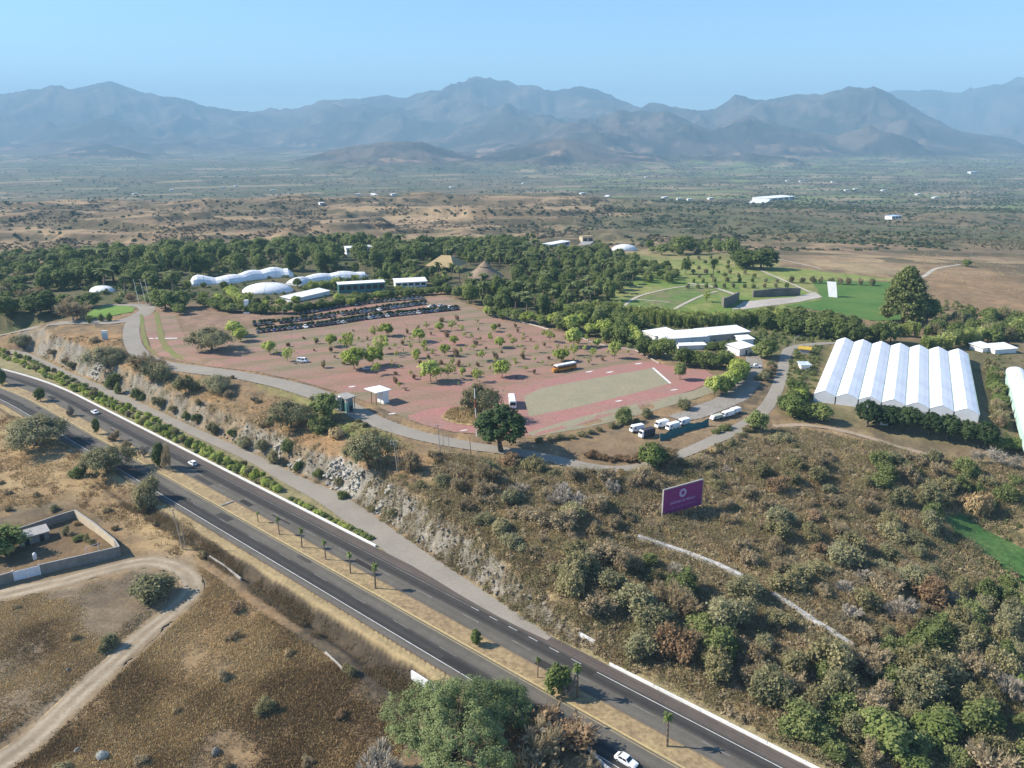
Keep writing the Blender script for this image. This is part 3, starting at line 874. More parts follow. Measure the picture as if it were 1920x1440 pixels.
# ------------------------------------------------------------------ buildings and other built things
def frame(a, b, name, z=None):
    """Empty at photo point a, local x towards photo point b; returns it and the length"""
    A = at(*a); B = at(*b)
    if z is None:
        z = min(A[2], B[2])
    rz = math.atan2(B[1] - A[1], B[0] - A[0])
    return empty(name, A[0], A[1], z, rz), math.hypot(B[0] - A[0], B[1] - A[1])
W_ = speckle("white_wall", (.80, .79, .76), (.72, .71, .68), .9, .85, .08)
W_roof = speckle("white_roof", (.82, .82, .81), (.70, .70, .70), .5, .7, .10)
def film_mat():
    m, nt, b, _ = new_mat("greenhouse_film")
    tc = nt.nodes.new("ShaderNodeTexCoord").outputs["Object"]
    sp = nt.nodes.new("ShaderNodeSeparateXYZ"); nt.links.new(tc, sp.inputs[0])
    def mth(op, a, v=None, w=None):
        n = nt.nodes.new("ShaderNodeMath"); n.operation = op; nt.links.new(a, n.inputs[0])
        if v is not None: n.inputs[1].default_value = v
        return n.outputs[0]
    y = mth('DIVIDE', sp.outputs[1], 6.1)
    seam = remap(nt, mth('FRACT', y), 0, .03, .72, 1)
    wnz = nt.nodes.new("ShaderNodeTexWhiteNoise"); wnz.noise_dimensions = '1D'; nt.links.new(mth('FLOOR', y), wnz.inputs["W"])
    pv = remap(nt, wnz.outputs["Value"], 0, 1, .90, 1.0)
    mp = N(nt, "ShaderNodeMapping"); mp.inputs["Scale"].default_value = (.25, 1.6, .25); nt.links.new(tc, mp.inputs[0])
    n1 = noise(nt, 1.0, 5, .65, mp.outputs[0])
    c = mixc(nt, remap(nt, n1, .42, .72, 0, .55), (.85, .87, .89), (.66, .68, .68))
    for v in (seam, pv):
        cx = nt.nodes.new("ShaderNodeCombineXYZ")
        for i in range(3): nt.links.new(v, cx.inputs[i])
        c = mixc(nt, 1.0, c, cx.outputs[0], 'MULTIPLY')
    nt.links.new(c, b.inputs["Base Color"]); b.inputs["Roughness"].default_value = .5
    return m
W_film = film_mat()
G_net = speckle("green_netting", (.50, .66, .58), (.42, .58, .5), .8, .8, .15)
GUT = speckle("gutter_metal", (.34, .45, .42), (.28, .36, .35), 1.5, .6, .2)
TEAL = speckle("teal_glass", (.06, .17, .16), (.09, .22, .21), .8, .4, .15)
DARK = speckle("dark_glass", (.02, .024, .03), (.03, .034, .04), 1, .15, .1, 0, .12, .5)
STONE = speckle("grey_stone", (.20, .18, .15), (.13, .12, .10), 1.1, .95, .3, .05)
BLOCK = speckle("grey_block", (.24, .225, .20), (.185, .175, .155), 1.0, .95, .2, .03)
CREAM = speckle("cream_render", (.56, .47, .33), (.48, .39, .27), .7, .9, .15)
THATCH = speckle("thatch", (.27, .20, .135), (.20, .15, .105), 1.6, .95, .3, .08)
TANROOF = speckle("tan_roof", (.40, .30, .15), (.34, .25, .13), .6, .9, .15)
CONCR = speckle("grey_concrete", (.36, .34, .31), (.29, .27, .245), .7, .9, .15)
TERR = speckle("terrace_concrete", (.47, .42, .36), (.36, .32, .27), .5, .9, .15)
METAL = speckle("grey_metal", (.42, .42, .41), (.34, .34, .33), 1.5, .5, .1)
WOODP = speckle("grey_wood_pole", (.40, .35, .28), (.30, .26, .21), 2, .9, .2)
RUST = speckle("rust_brown", (.22, .11, .07), (.17, .09, .06), 1.5, .9, .2)

# ---- greenhouse of seven gabled bays
P0, P1, P2, P3 = [Vector((*p, 0)) for p in GH0]
gx_ = ((P1 - P0) + (P2 - P3)).normalized(); gL = ((P1 - P0).length + (P2 - P3).length) / 2
gD = ((P3 - P0).length + (P2 - P1).length) / 2
grz = math.atan2(gx_.y, gx_.x)
gsk = ((P3 - P0) + (P2 - P1)); gsk = gsk.x * gx_.x + gsk.y * gx_.y; gsk = gsk / 2 / gD      # slight skew of the bays
gh = tag(empty("greenhouse", P0.x, P0.y, GHZ, grz), "large white greenhouse of seven parallel gabled bays beside the curving road", "greenhouse")
NB = 7; bw = gL / NB
def ghp(x, y, z): return (x + y * gsk, y, z)
for k in range(NB):
    x0, x1, xm = k * bw + .12, (k + 1) * bw - .32, (k + .47) * bw
    prof = [(0, 3.2), (.25, 4.25), (.49, 5.0), (.75, 4.2), (1, 3.2)]
    rings = []
    for jj in range(17):
        y = gD * jj / 16; sg = 0 if jj % 2 == 0 else -.07
        up = [(x0 + (x1 - x0) * f, z + (sg if 0 < f < 1 else 0)) for f, z in prof]
        rings.append([ghp(a, y, z) for a, z in up] + [ghp(a, y, z - .12) for a, z in up[::-1]])
    mb = MB().loft(rings)
    ro = mb.build("roof_bay", W_film, gh)
    #MB().tube(ghp(xm, -.05, 5.05), ghp(xm, gD, 5.05), .07, n=5).build("ridge_cap", W_roof, ro)
    g = MB().box(0, 0, 0, 0, 0, 0); g = MB()
    g.prism([ghp(x1 + .02, 0, 0)[:2], ghp(x1 + .40, 0, 0)[:2], ghp(x1 + .40, gD, 0)[:2], ghp(x1 + .02, gD, 0)[:2]], 2.9, 3.12)
    g.build("gutter", GUT, gh)
    for y in (.05, gD - .05):
        mb = MB()
        mb.add([ghp(x0, y, -1), ghp(x1, y, -1)] + [ghp(x0 + (x1 - x0) * f, y, z - .16) for f, z in prof[::-1]], [tuple(range(7))])
        mb.build("gable_wall", W_film, gh)
for x in (.05, gL - .25):
    mb = MB().prism([ghp(x, 0, 0)[:2], ghp(x + .1, 0, 0)[:2], ghp(x + .1, gD, 0)[:2], ghp(x, gD, 0)[:2]], -1, 3.0)
    mb.build("side_wall", G_net if x > 1 else W_film, gh)
# second greenhouse at the edge
e0 = onz(1886, 694, -1.8 + 3); e1 = onz(1924, 826, -1.8 + 3)
d2 = Vector((e0[0] - e1[0], e0[1] - e1[1])); L2 = d2.length
g2 = tag(empty("greenhouse", e1[0], e1[1], -2.4, math.atan2(d2.y, d2.x) - math.pi / 2), "white arched greenhouse with green netting side, partly out of frame", "greenhouse")
for k in range(2):
    rings = []
    for y in (0, L2):
        rings.append([(k * 7.4 + 7.1 * (.5 - .5 * math.cos(a)), y, 3.4 + 2.2 * math.sin(a)) for a in np.linspace(0, math.pi, 9)])
    MB().loft(rings, cap=True).build("roof_bay", W_film, g2)
mb = MB().box(.02, .14, 0, L2, -.5, 3.38); mb.build("side_wall", G_net, g2)
for j in range(15):
    MB().box(-.05, .01, j * L2 / 14 - .05, j * L2 / 14 + .05, -.5, 3.4).build("frame_post", METAL, g2)
MB().box(.2, 14.6, .1, .2, -.5, 3.38).build("end_wall", W_film, g2)

# ---- tents and pavilions of the garden
def tent(px, hw, label, cat="tent", name="membrane_tent", mat=None, n=9):
    """white membrane over a row of arches: (px, base py, height m)"""
    P = np.array([(*at(a, b), h) for a, b, h in px])
    c = catmull(P, 3.0)
    T = np.gradient(c[:, :2], axis=0); T /= np.linalg.norm(T, axis=1)[:, None]
    zb = c[:, 2].min() - .3
    o = P[0]
    root = empty(name, o[0], o[1], zb)
    rings = []
    for i in range(len(c)):
        hh = c[i, 3] * (.85 + .25 * abs(math.sin(i * .62))) if i not in (0, len(c) - 1) else c[i, 3] * .45
        ww = hw * (1 + .12 * math.sin(i * .9 + 1))
        nn = np.array([-T[i, 1], T[i, 0]])
        rings.append([(c[i, 0] + nn[0] * ww * math.cos(a) - o[0], c[i, 1] + nn[1] * ww * math.cos(a) - o[1], hh * max(0, math.sin(a)) ** 1.1) for a in np.linspace(0, math.pi, n)])
    MB().loft(rings, cap=True).build("canopy", mat or W_roof, root)
    for i in range(0, len(c), 3):
        r = rings[i]; mb = MB()
        for a, b in zip(r, r[1:]):
            mb.tube((a[0], a[1], a[2] + .03), (b[0], b[1], b[2] + .03), .07, n=4)
        mb.build("rib", METAL, root)
    return tag(root, label, cat)
tent([(356,533,5.5),(372,532,6.5),(395,531,5.2),(425,529,5),(450,526,5.5),(480,521,6),(515,518,6.5),(548,516,5.5)], 7, "long white membrane tent with wavy roof backed by the dark forest")
tent([(548,535,4.5),(575,528,4.5),(610,524,4.8),(645,522,5.2),(676,520,4.5),(688,519,3)], 6, "low wavy white tent half hidden behind yellow green bamboo")
def dome(px0, px1, dep, h, label, name, mat, cat="pavilion", flat=1.0):
    rt, L = frame(px0, px1, name)
    rings = []
    for a in np.linspace(0, math.pi / 2, 7):
        rings.append([(L / 2 + L / 2 * math.cos(a) * math.cos(b) * (1 if a < 1.5 else .02), dep / 2 + dep / 2 * math.cos(a) * math.sin(b) * (1 if a < 1.5 else .02), h * math.sin(a) ** flat - .3) for b in np.linspace(0, 2 * math.pi, 25)[:-1]])
    MB().loft(rings).build("shell", mat, rt, smooth=True)
    for k in range(0, 24, 3):
        mb = MB()
        for r0, r1 in zip(rings, rings[1:]):
            mb.tube(r0[k], r1[k], .09, n=4)
        mb.build("rib", METAL, rt)
    return tag(rt, label, cat)
dome((446,553), (546,552), 22, 6.2, "large smooth white dome pavilion in front of the long tent", "dome_pavilion", W_roof)
dome((158,549), (204,550), 12, 4.2, "small white shell roof among grey trees near the roundabout", "shell_pavilion", W_roof)
dome((1150,471), (1200,471), 16, 6.0, "white barrel shaped pavilion beside palms at the garden's far end", "barrel_pavilion", W_roof)

def shed(a, b, dep, h, label, roof=W_roof, wall=W_, name="long_shed", cat="shed", over=.6, tilt=0.0, doors=0, gable=0.0, zz=None, wins=0, winmat=DARK):
    rt, L = frame(a, b, name)
    MB().box(0, L, 0, dep, -1.2, h).build("wall", wall, rt)
    mb = MB()
    if gable:
        v = []
        for x in (-over, L + over):
            v += [(x, -over, h + .02), (x, dep / 2, h + gable), (x, dep + over, h + .02), (x, dep + over, h - .14), (x, dep / 2, h + gable - .16), (x, -over, h - .14)]
        mb.add(v, [(0, 1, 7, 6), (1, 2, 8, 7), (3, 4, 10, 9), (4, 5, 11, 10), (0, 6, 11, 5), (2, 3, 9, 8), (0, 5, 4, 1), (1, 4, 3, 2), (6, 7, 10, 11), (7, 8, 9, 10)])
    else:
        mb.prism([(-over, -over), (L + over, -over), (L + over, dep + over), (-over, dep + over)], [h + .02, h + .02, h + tilt, h + tilt], [h + .24, h + .24, h + .22 + tilt, h + .22 + tilt])
    ro = mb.build("roof", roof, rt)
    for k in range(doors):
        x = L * (k + .5) / doors
        MB().box(x - .6, x + .6, -.03, .1, 0, 2.2).build("door", DARK, rt)
    for k in range(wins):
        x = L * (k + .5) / wins
        w = MB().box(x - L / wins * .36, x + L / wins * .36, -.04, .1, h * .35, h * .8).build("window", winmat, rt)
    return tag(rt, label, cat)
shed((636,550), (722,545), 9, 5.6, "white roofed hall with a teal front wall standing over a dark hedge", W_roof, TEAL, "garden_hall", "hall", .5, wins=7, winmat=DARK)
shed((548,568), (618,553), 9, 2.6, "low flat white roof in two steps between teal hall and dome", name="low_pavilion", cat="pavilion", tilt=.8)
shed((742,540), (800,537), 9, 3.4, "low white roofed building right of the teal hall behind the hedge", name="low_pavilion", cat="pavilion", tilt=1.2, wins=5)
shed((650,478), (702,476), 12, 6, "flat white roof rising out of the dark forest's far edge", name="forest_building", cat="building", wins=4)
shed((1028,464), (1068,461), 10, 4.5, "white box building at the left end of the far villa row", name="villa_block", cat="house", wins=4)
shed((1068,461), (1112,459), 12, 4.0, "long low grey and white villa with dark window band behind the palms", CONCR, W_, "villa_block", "house", .6, wins=6)
shed((1092,459), (1112,458), 9, 9.5, "tan roofed tower block rising over the far villa", TANROOF, CREAM, "villa_block", "house", .6, wins=2)
shed((1206,634), (1228,645), 13, 4, "short white roofed wing at the left end of the long shed", name="workshop", cat="shed", tilt=.6)
shed((1243,650), (1330,646), 11, 4.2, "long white shed with a stepped roof behind the dark trees", name="workshop", cat="shed", tilt=.9, doors=4)
shed((1326,646), (1404,639), 12, 4.6, "white shed with grey end wall joined to the long stepped shed", W_roof, CONCR, name="workshop", cat="shed", tilt=.5, doors=3)
shed((1272,657), (1322,655), 3, 2.2, "low white lean-to roof in front of the long shed", name="lean_to", cat="shed", tilt=.4)
shed((1390,648), (1412,647), 6, 3.0, "small white roofed store at the right end of the sheds", name="store_hut", cat="shed", tilt=.5)
shed((1386,668), (1412,662), 7, 3.4, "white roofed hut beside the driveway with the pickup", name="store_hut", cat="shed", tilt=.8, doors=1)
shed((1365,660), (1374,659), 2.5, 2.5, "tiny white cabin between dark bushes by the sheds", name="store_hut", cat="shed", tilt=.2)
shed((1498,662), (1518,664), 4, 2.0, "yellow roofed cabin beside the curving road", speckle("yellow_sheet", (.55, .36, .05)), CONCR, name="store_hut", cat="cabin", tilt=.3)
shed((1502,692), (1518,693), 4, 2.0, "pale blue roofed cabin at the corner of the large greenhouse", speckle("blue_sheet", (.52, .60, .66)), W_, name="store_hut", cat="cabin", tilt=.3)
shed((1646,796), (1664,798), 4, 2.4, "small white hut under the dark trees in front of the greenhouse", name="store_hut", cat="hut", tilt=.3)
shed((1865,664), (1905,662), 8, 2.4, "cluster of low white roofs beyond the greenhouses by the bamboo", name="nursery_shed", cat="shed", tilt=.8)
shed((1842,661), (1862,658), 7, 2.2, "narrow white nursery roof near the right bamboo hedge", name="nursery_shed", cat="shed", tilt=.8)
shed((1415,383), (1444,381), 40, 10, "white factory building in the wooded valley", name="factory", cat="factory", tilt=1, wins=5)
shed((1436,377), (1490,374), 45, 9, "long white roofed factory behind the other in the wooded valley", name="factory", cat="factory", tilt=1, wins=5)
shed((1820,326), (1834,325), 25, 12, "lone white house on a distant brown hill", name="hill_house", cat="house", wins=3)
shed((1672,412), (1690,411), 14, 6, "blue white roofed house among valley trees", speckle("blue_roof", (.45, .55, .7)), W_, name="valley_house", cat="house", wins=3)
hv = [(415,352),(440,350),(600,385),(667,367),(695,366),(1245,372),(1270,375),(1290,376),(1330,374),(1475,340),(1500,341),(1560,342),(1602,356),(1655,358),(1135,369),(905,312),(735,367),(508,358),(1585,358),(1720,366),(1752,372),(1210,333),(1090,364),(318,358),(250,365),(845,352),(980,345)]
for k, (a, b) in enumerate(hv):
    rt = shed((a, b), (a + 8, b - .2), 10, 4.5, "tiny white house far off among the valley trees", name="valley_house", cat="house", wins=2)
    rt["group"] = "white houses scattered in the far valley"

# ---- thatched roofs
def hiproof(a, b, dep, eave, rise, label, mat, name="palapa", ridge=.35):
    rt, L = frame(a, b, name)
    x0, x1 = -1.0, L + 1.0; y0, y1 = -1.0, dep + 1.0
    rx0, rx1 = L * (.5 - ridge / 2), L * (.5 + ridge / 2); ym = dep / 2
    mb = MB(); v = [(x0, y0, eave), (x1, y0, eave), (x1, y1, eave), (x0, y1, eave), (rx0, ym, eave + rise), (rx1, ym, eave + rise)]
    mb.add(v, [(0, 1, 5, 4), (1, 2, 5), (2, 3, 4, 5), (3, 0, 4), (3, 2, 1, 0)])
    mb.build("roof", mat, rt)
    for x in (0, L / 2, L):
        for y in (0, dep):
            MB().tube((x, y, -1), (x, y, eave + .1), .22, n=6).build("post", WOODP, rt)
    return tag(rt, label, "palapa")
hiproof((800,508), (850,512), 22, 4, 7, "broad tan hip roofed palapa among the palms left of the cone", TANROOF)
rt, L = frame((872,530), (946,530), "palapa")
def cone(r0, r1, z0, z1, n=20): return [[(L / 2 + r * math.cos(a), 9 + r * math.sin(a), z) for a in np.linspace(0, 2 * math.pi, n + 1)[:-1]] for r, z in ((r0, z0), ((r0 * .45 + r1 * .55), z0 * .5 + z1 * .5), (r1, z1))]
MB().loft(cone(L * .5, L * .12, 3, 10.5)).build("roof", THATCH, rt)
MB().loft(cone(L * .17, .2, 10.2, 14.0)).build("roof_cap", THATCH, rt)
for k in range(10):
    a = k * math.pi / 5
    MB().tube((L / 2 + L * .42 * math.cos(a), 9 + L * .42 * math.sin(a), -1), (L / 2 + L * .42 * math.cos(a), 9 + L * .42 * math.sin(a), 4), .22, n=6).build("post", WOODP, rt)
tag(rt, "conical brown thatched palapa with a pointed cap among palms", "palapa")

# ---- open-air theatre: dark stone walls on a pale terrace, white leaning screen
ter = sheet("terrace", polyw([(1372,580),(1395,566),(1440,561),(1490,557),(1528,548),(1542,557),(1500,566),(1440,574),(1395,580)]), TERR, .12, None, 5)
def wallpoly(name, px, h, th, mat, label, cat, z0=-.8, cap=None):
    P = [at(a, b) for a, b in px]
    o = P[0]
    root = empty(name, o[0], o[1], o[2])
    for i, (a, b) in enumerate(zip(P, P[1:])):
        d = Vector((b[0] - a[0], b[1] - a[1])); n = Vector((-d.y, d.x)).normalized() * th / 2
        ha, hb_ = (h, h) if not hasattr(h, '__len__') else (h[i], h[i + 1])
        e = d.normalized() * (th / 2 - .004) if i < len(P) - 2 else d * 0
        q = [(a[0] - n.x - o[0], a[1] - n.y - o[1]), (b[0] + e.x - n.x - o[0], b[1] + e.y - n.y - o[1]), (b[0] + e.x + n.x - o[0], b[1] + e.y + n.y - o[1]), (a[0] + n.x - o[0], a[1] + n.y - o[1])]
        k = .003 * i
        za, zb = a[2] - o[2], b[2] - o[2]
        w = MB().prism(q, [za + z0, zb + z0, zb + z0, za + z0], [za + ha + k, zb + hb_ + k, zb + hb_ + k, za + ha + k]).build("wall_panel", mat if not isinstance(mat, list) else mat[i], root)
        if cap:
            n2 = n * 1.25
            q2 = [(a[0] - n2.x - o[0], a[1] - n2.y - o[1]), (b[0] - n2.x - o[0], b[1] - n2.y - o[1]), (b[0] + n2.x - o[0], b[1] + n2.y - o[1]), (a[0] + n2.x - o[0], a[1] + n2.y - o[1])]
            MB().prism(q2, [za + ha, zb + hb_, zb + hb_, za + ha], [za + ha + .08 + k, zb + hb_ + .08 + k, zb + hb_ + .08 + k, za + ha + .08 + k]).build("coping", cap, w)
    return tag(root, label, cat)
wallpoly("stone_wall", [(1354,572),(1358,577),(1368,574),(1384,562)], [5, 6, 6.5, 5], 1.2, STONE, "dark curved stone wall with an arch at the near end of the terrace", "wall")
wallpoly("stone_wall", [(1411,557),(1432,556),(1452,555),(1476,554),(1499,553)], [4.2, 4.6, 5, 5, 4.6], 1.4, STONE, "long dark stone wall along the back of the terrace", "wall")
rt, L = frame((1554,557), (1570,558), "screen")
MB().prism([(0, 0), (L, -.4), (L, .5), (0, .9)], [-.3] * 4, [0.2] * 4).build("footing", CONCR, rt)
MB().loft([[(0, 0, 0), (L, -.4, 0), (L, .4, 0), (0, .8, 0)], [(-2, 3.2, 9.5), (L - 1.6, 2.8, 9.5), (L - 1.6, 3.5, 9.5), (-2, 3.9, 9.5)]]).build("panel", W_, rt)
tag(rt, "tall white leaning slab standing on the bright green lawn", "screen")

# ---- entrance booths
def pxpoly(px, z): return [onz(a, b, z) for a, b in px]
def local(P, o): return [(p[0] - o[0], p[1] - o[1]) for p in P]
o = at(650, 781)
k = tag(empty("gatehouse", *o), "grey gatehouse with a flat roof on the kerb of the access road", "gatehouse")
rf = local(pxpoly([(633,739),(651,735.5),(668,742.5),(648,749)], o[2] + 6.2), o)
MB().prism(rf, 5.9, 6.3).build("roof", CONCR, k)
cx = sum(p[0] for p in rf) / 4; cy = sum(p[1] for p in rf) / 4
def rs(f, dx=0, dy=0): return [(cx + (p[0] - cx) * f + dx, cy + (p[1] - cy) * f + dy) for p in rf]
q = rs(.62)
MB().prism(q, -.6, 3.9).build("booth", TEAL, k)
MB().prism(rs(.60), 3.9, 5.9).build("upper_wall", speckle("grey_panel", (.30, .31, .32)), k)
MB().box(q[0][0] - .9, q[0][0] + .1, q[0][1] - 2.2, q[0][1] - .2, -.6, 5.88).build("side_fin", W_, k)
MB().tube((rf[3][0] + .6, rf[3][1] + .5, -.6), (rf[3][0] + .6, rf[3][1] + .5, 5.9), .16).build("post", METAL, k)
MB().tube((rf[2][0] - .8, rf[2][1], -.6), (rf[2][0] - .8, rf[2][1], 5.9), .16).build("post", METAL, k)
m_ = [(q[3][0] * .6 + q[2][0] * .4, q[3][1] * .6 + q[2][1] * .4), (q[3][0] * .15 + q[2][0] * .85, q[3][1] * .15 + q[2][1] * .85)]
dn = Vector((m_[1][1] - m_[0][1], -(m_[1][0] - m_[0][0]))).normalized() * .05
MB().prism([(m_[0][0] + dn.x, m_[0][1] + dn.y), (m_[1][0] + dn.x, m_[1][1] + dn.y), m_[1], m_[0]], .2, 2.6).build("door", DARK, k)
o = at(712, 763)
k = tag(empty("ticket_booth", *o), "white canopy booth on two dark posts in the red parking lot", "booth")
rf = local(pxpoly([(683,728.5),(712,722.5),(734,730.5),(705,737)], o[2] + 5.2), o)
MB().prism(rf, 5.0, 5.3).build("roof", W_roof, k)
w0, w1 = (rf[2][0] * .8 + rf[3][0] * .2, rf[2][1] * .8 + rf[3][1] * .2), (rf[2][0] * .45 + rf[3][0] * .55, rf[2][1] * .45 + rf[3][1] * .55)
dd = Vector((rf[1][0] - rf[2][0], rf[1][1] - rf[2][1])).normalized() * 4.0
MB().prism([(w1[0], w1[1]), (w0[0], w0[1]), (w0[0] + dd.x, w0[1] + dd.y), (w1[0] + dd.x, w1[1] + dd.y)], -.4, 5.0).build("wall", W_, k)
for f in (.15, .55):
    x = rf[3][0] * (1 - f) + rf[0][0] * f; y = rf[3][1] * (1 - f) + rf[0][1] * f
    MB().tube((x + .5, y + .5, -.4), (x + .5, y + .5, 5.0), .15).build("post", RUST, k)

# ---- poles
def pole(base, top, name, label, r=.14, mat=WOODP, cat="pole", arms=0, bands=None, lamp=False):
    x, y, z = at(*base)
    p = pxm(x, y, z); dep = math.atan2(HC - z, math.hypot(x, y))
    h = (base[1] - top[1]) / (p * math.cos(dep)) * 1.0
    lean = (top[0] - base[0]) / p
    rt = empty(name, x, y, z)
    if bands:
        for i in range(bands):
            MB().tube((lean * i / bands, 0, h * i / bands - (.6 if i == 0 else 0)), (lean * (i + 1) / bands, 0, h * (i + 1) / bands), r * (1 - .3 * i / bands), r * (1 - .3 * (i + 1) / bands)).build("pole_section", [W_, RUST_R][i % 2], rt)
    else:
        MB().tube((0, 0, -.6), (lean, 0, h), r, r * .7).build("pole_shaft", mat, rt)
    for j in range(arms):
        zz = h - .5 - j * 1.1
        am = MB().box(lean - 1.1, lean + 1.1, -.06, .06, zz, zz + .14).build("crossarm", WOODP, rt)
        for xx in (-.95, 0, .95):
            MB().tube((lean + xx, 0, zz + .14), (lean + xx, 0, zz + .5), .09, .05, 6).build("insulator", W_, am)
    if lamp:
        MB().tube((lean, 0, h), (lean + 1.6, .2, h + .35), .06, .05, 5).build("lamp_arm", METAL, rt)
        MB().box(lean + 1.3, lean + 2.3, .05, .4, h + .3, h + .46).build("lamp_head", METAL, rt)
    return tag(rt, label, cat)
RUST_R = speckle("red_paint", (.42, .08, .05), (.33, .07, .05), 1.5, .7, .15)
pole((343,1030), (334,955), "utility_pole", "tall pale utility pole with crossarm beside the south lanes above the walled yard", .17, arms=1)
pole((350,1032), (345,985), "utility_pole", "shorter stay pole next to the tall pole above the walled yard", .12)
pole((746,887), (741,826), "utility_pole", "pale utility pole with two crossarms at the top of the rock cut", .16, arms=2)
pole((750,882), (746,846), "utility_pole", "thin second pole close behind the crossarm pole on the rock cut", .11)
pole((827,858), (822,797), "utility_pole", "pole with insulators at the west end of the frame of poles below the road", .15, arms=1)
pole((834,854), (830,806), "utility_pole", "middle thin pole of the pole group below the road", .11)
pole((843,846), (841,816), "utility_pole", "short east pole of the pole group below the road", .11)
pole((884,860), (881,820), "utility_pole", "dark wooden pole left of the broad dark tree", .13, RUST)
pole((896,868), (895,843), "utility_pole", "short pale post at the end of the wire fence by the dark tree", .12)
pole((894,818), (891,731), "mast", "tall white and red banded mast at the edge of the lot", .2, cat="mast", bands=5)
for a, (bx, tx) in enumerate(((262,257),(275,269),(283,278))):
    pole((bx, 573), (tx, 524), "flagpole", ["flagpole standing apart at the west side of the entrance lawn", "middle flagpole of the three by the roundabout", "east flagpole of the three by the roundabout"][a], .14, W_, "flagpole")
pole((1818,498), (1817,430), "utility_pole", "lone thin pale mast on the orange hillside beyond the big conical tree", .09, METAL)
pole((1126,612), (1128,596), "lamp_post", "thin lamp post rising behind the long white shed", .1, METAL, lamp=True)
pole((1487,668), (1486,632), "lamp_post", "thin lamp post at the bend of the road by the greenhouse", .1, METAL, lamp=True)
for a, (bx, by, ty, lb) in enumerate(((548,646,620,"thin lamp post in the lot right of the grey green mesquite"),(885,640,628,"small lamp post in the middle of the lot"),(956,672,664,"dark short post among the young trees near the bus"),(1015,683,671,"dark short post just left of the orange bus"),(679,626,612,"lamp post beside the front row of parked cars"),(530,600,580,"lamp post at the west end of the car rows"))):
    pole((bx, by), (bx, ty), "lamp_post", lb, .09, METAL, "lamp post", lamp=a in (0, 4, 5))

# ---- billboard
bz = float(hz(*at(1280, 975)[:2]))
A = Vector((*onz(1242.3, 967.5, bz + 1.2), 0)); B = Vector((*onz(1314.5, 946, bz + 1.2), 0))
bb = tag(empty("billboard", A.x, A.y, bz, math.atan2(B.y - A.y, B.x - A.x)), "large magenta billboard with a pale ring emblem standing in the scrub", "billboard")
bL = (B - A).length; bH = 7.9
MAG = speckle("magenta_vinyl", (.255, .032, .15), (.22, .03, .145), .5, .6, .08)
LIL = speckle("lilac_print", (.52, .42, .60), (.46, .36, .56), 2, .6, .05)
MB().box(0, bL, 0, .35, 1.2, 1.2 + bH).build("panel", MAG, bb)
MB().box(-.15, bL + .15, -.05, .45, 1.2 + bH, 1.5 + bH).build("frame_top", CONCR, bb)
for s_ in (-.15, bL):
    MB().box(s_, s_ + .15, -.05, .45, 1.1, 1.2 + bH - .002).build("frame_side", CONCR, bb)
for f in (.08, .36, .64, .92):
    MB().box(bL * f - .18, bL * f + .18, .36, .72, -1.5, 1.0 + bH).build("post", METAL, bb)
    MB().tube((bL * f, .7, 1.2 + bH * .7), (bL * f, 4.0, -1.0), .1).build("brace", METAL, bb)
cxr, czr, ro_, ri_ = bL * .49, 1.2 + bH * .71, 1.28, .66
mb = MB()
for k in range(10):          # ring of petals
    a0 = 2 * math.pi * k / 10; a1 = a0 + 2 * math.pi / 10 * .86
    pts = []
    for a, r in ((a0, ri_), (a1, ri_ * 1.0), (a1 + .12, ro_), ((a0 + a1) / 2 + .1, ro_ * 1.09), (a0 + .10, ro_)):
        pts.append((cxr + r * math.cos(a), czr + r * math.sin(a)))
    v = [(p[0], -.012, p[1]) for p in pts] + [(p[0], -.004, p[1]) for p in pts]
    mb.add(v, [(0, 1, 2, 3, 4), (9, 8, 7, 6, 5)])
mb.build("emblem", LIL, bb)
def text_mesh(name, s, size, x, z, mat, parent, y=-.015, align='CENTER', sx=1.0):
    cu = bpy.data.curves.new(name, 'FONT'); cu.body = s; cu.size = size; cu.align_x = align; cu.extrude = .004
    t = bpy.data.objects.new(name, cu); COL.objects.link(t)
    bpy.context.view_layer.update()
    me = bpy.data.meshes.new_from_object(t.evaluated_get(bpy.context.evaluated_depsgraph_get()))
    bpy.data.objects.remove(t); bpy.data.curves.remove(cu)
    me.name = name
    o = link(name, me, parent, mat)
    o.rotation_euler = (math.pi / 2, 0, 0); o.location = (x, y, z); o.scale = (sx, 1, 1)
    return o
text_mesh("lettering", "JARDINES DE MÉXICO", 1.05, bL * .5, 1.2 + bH * .36, LIL, bb, sx=.92)
mb = MB(); rg = random.Random(4); x = bL * .16
while x < bL * .84:          # second line, too small to read in the photograph
    w = rg.uniform(.12, .3); mb.box(x, x + w, -.012, -.004, 1.2 + bH * .185, 1.2 + bH * .185 + rg.choice((.2, .24, .32))); x += w + rg.choice((.09, .09, .25))
mb.build("small_print", speckle("lilac_dim", (.33, .2, .38)), bb)

# ---- walled yard by the dirt track
yd = wallpoly("yard_wall", [(-70,1118),(0,1098),(27,1090)], 2.9, .3, BLOCK, "grey block yard wall left of the white gate", "wall", cap=CONCR)
yd = wallpoly("yard_wall", [(77,1077),(150,1060),(226,1042),(217,1028),(180,998),(143,972)], 2.9, .3, [BLOCK, BLOCK, BLOCK, CREAM, CREAM], "tall block yard wall with a cream inner face running round the corner", "wall", cap=CONCR)
wallpoly("yard_wall", [(142,971),(112,980),(60,998),(0,1018),(-70,1040)], 2.6, .3, BLOCK, "grey rear yard wall behind the flat roofed shed", "wall", cap=CONCR)
gt, L = frame((27.5,1089.5), (76.5,1077.5), "yard_gate")
MB().box(.1, L / 2 - .03, -.06, .06, .05, 2.75).build("gate_leaf", speckle("gate_white", (.66, .68, .72), (.6, .62, .66), 1, .6, .1), gt)
MB().box(L / 2 + .03, L - .1, -.06, .06, .05, 2.75).build("gate_leaf", speckle("gate_white", (.66, .68, .72)), gt)
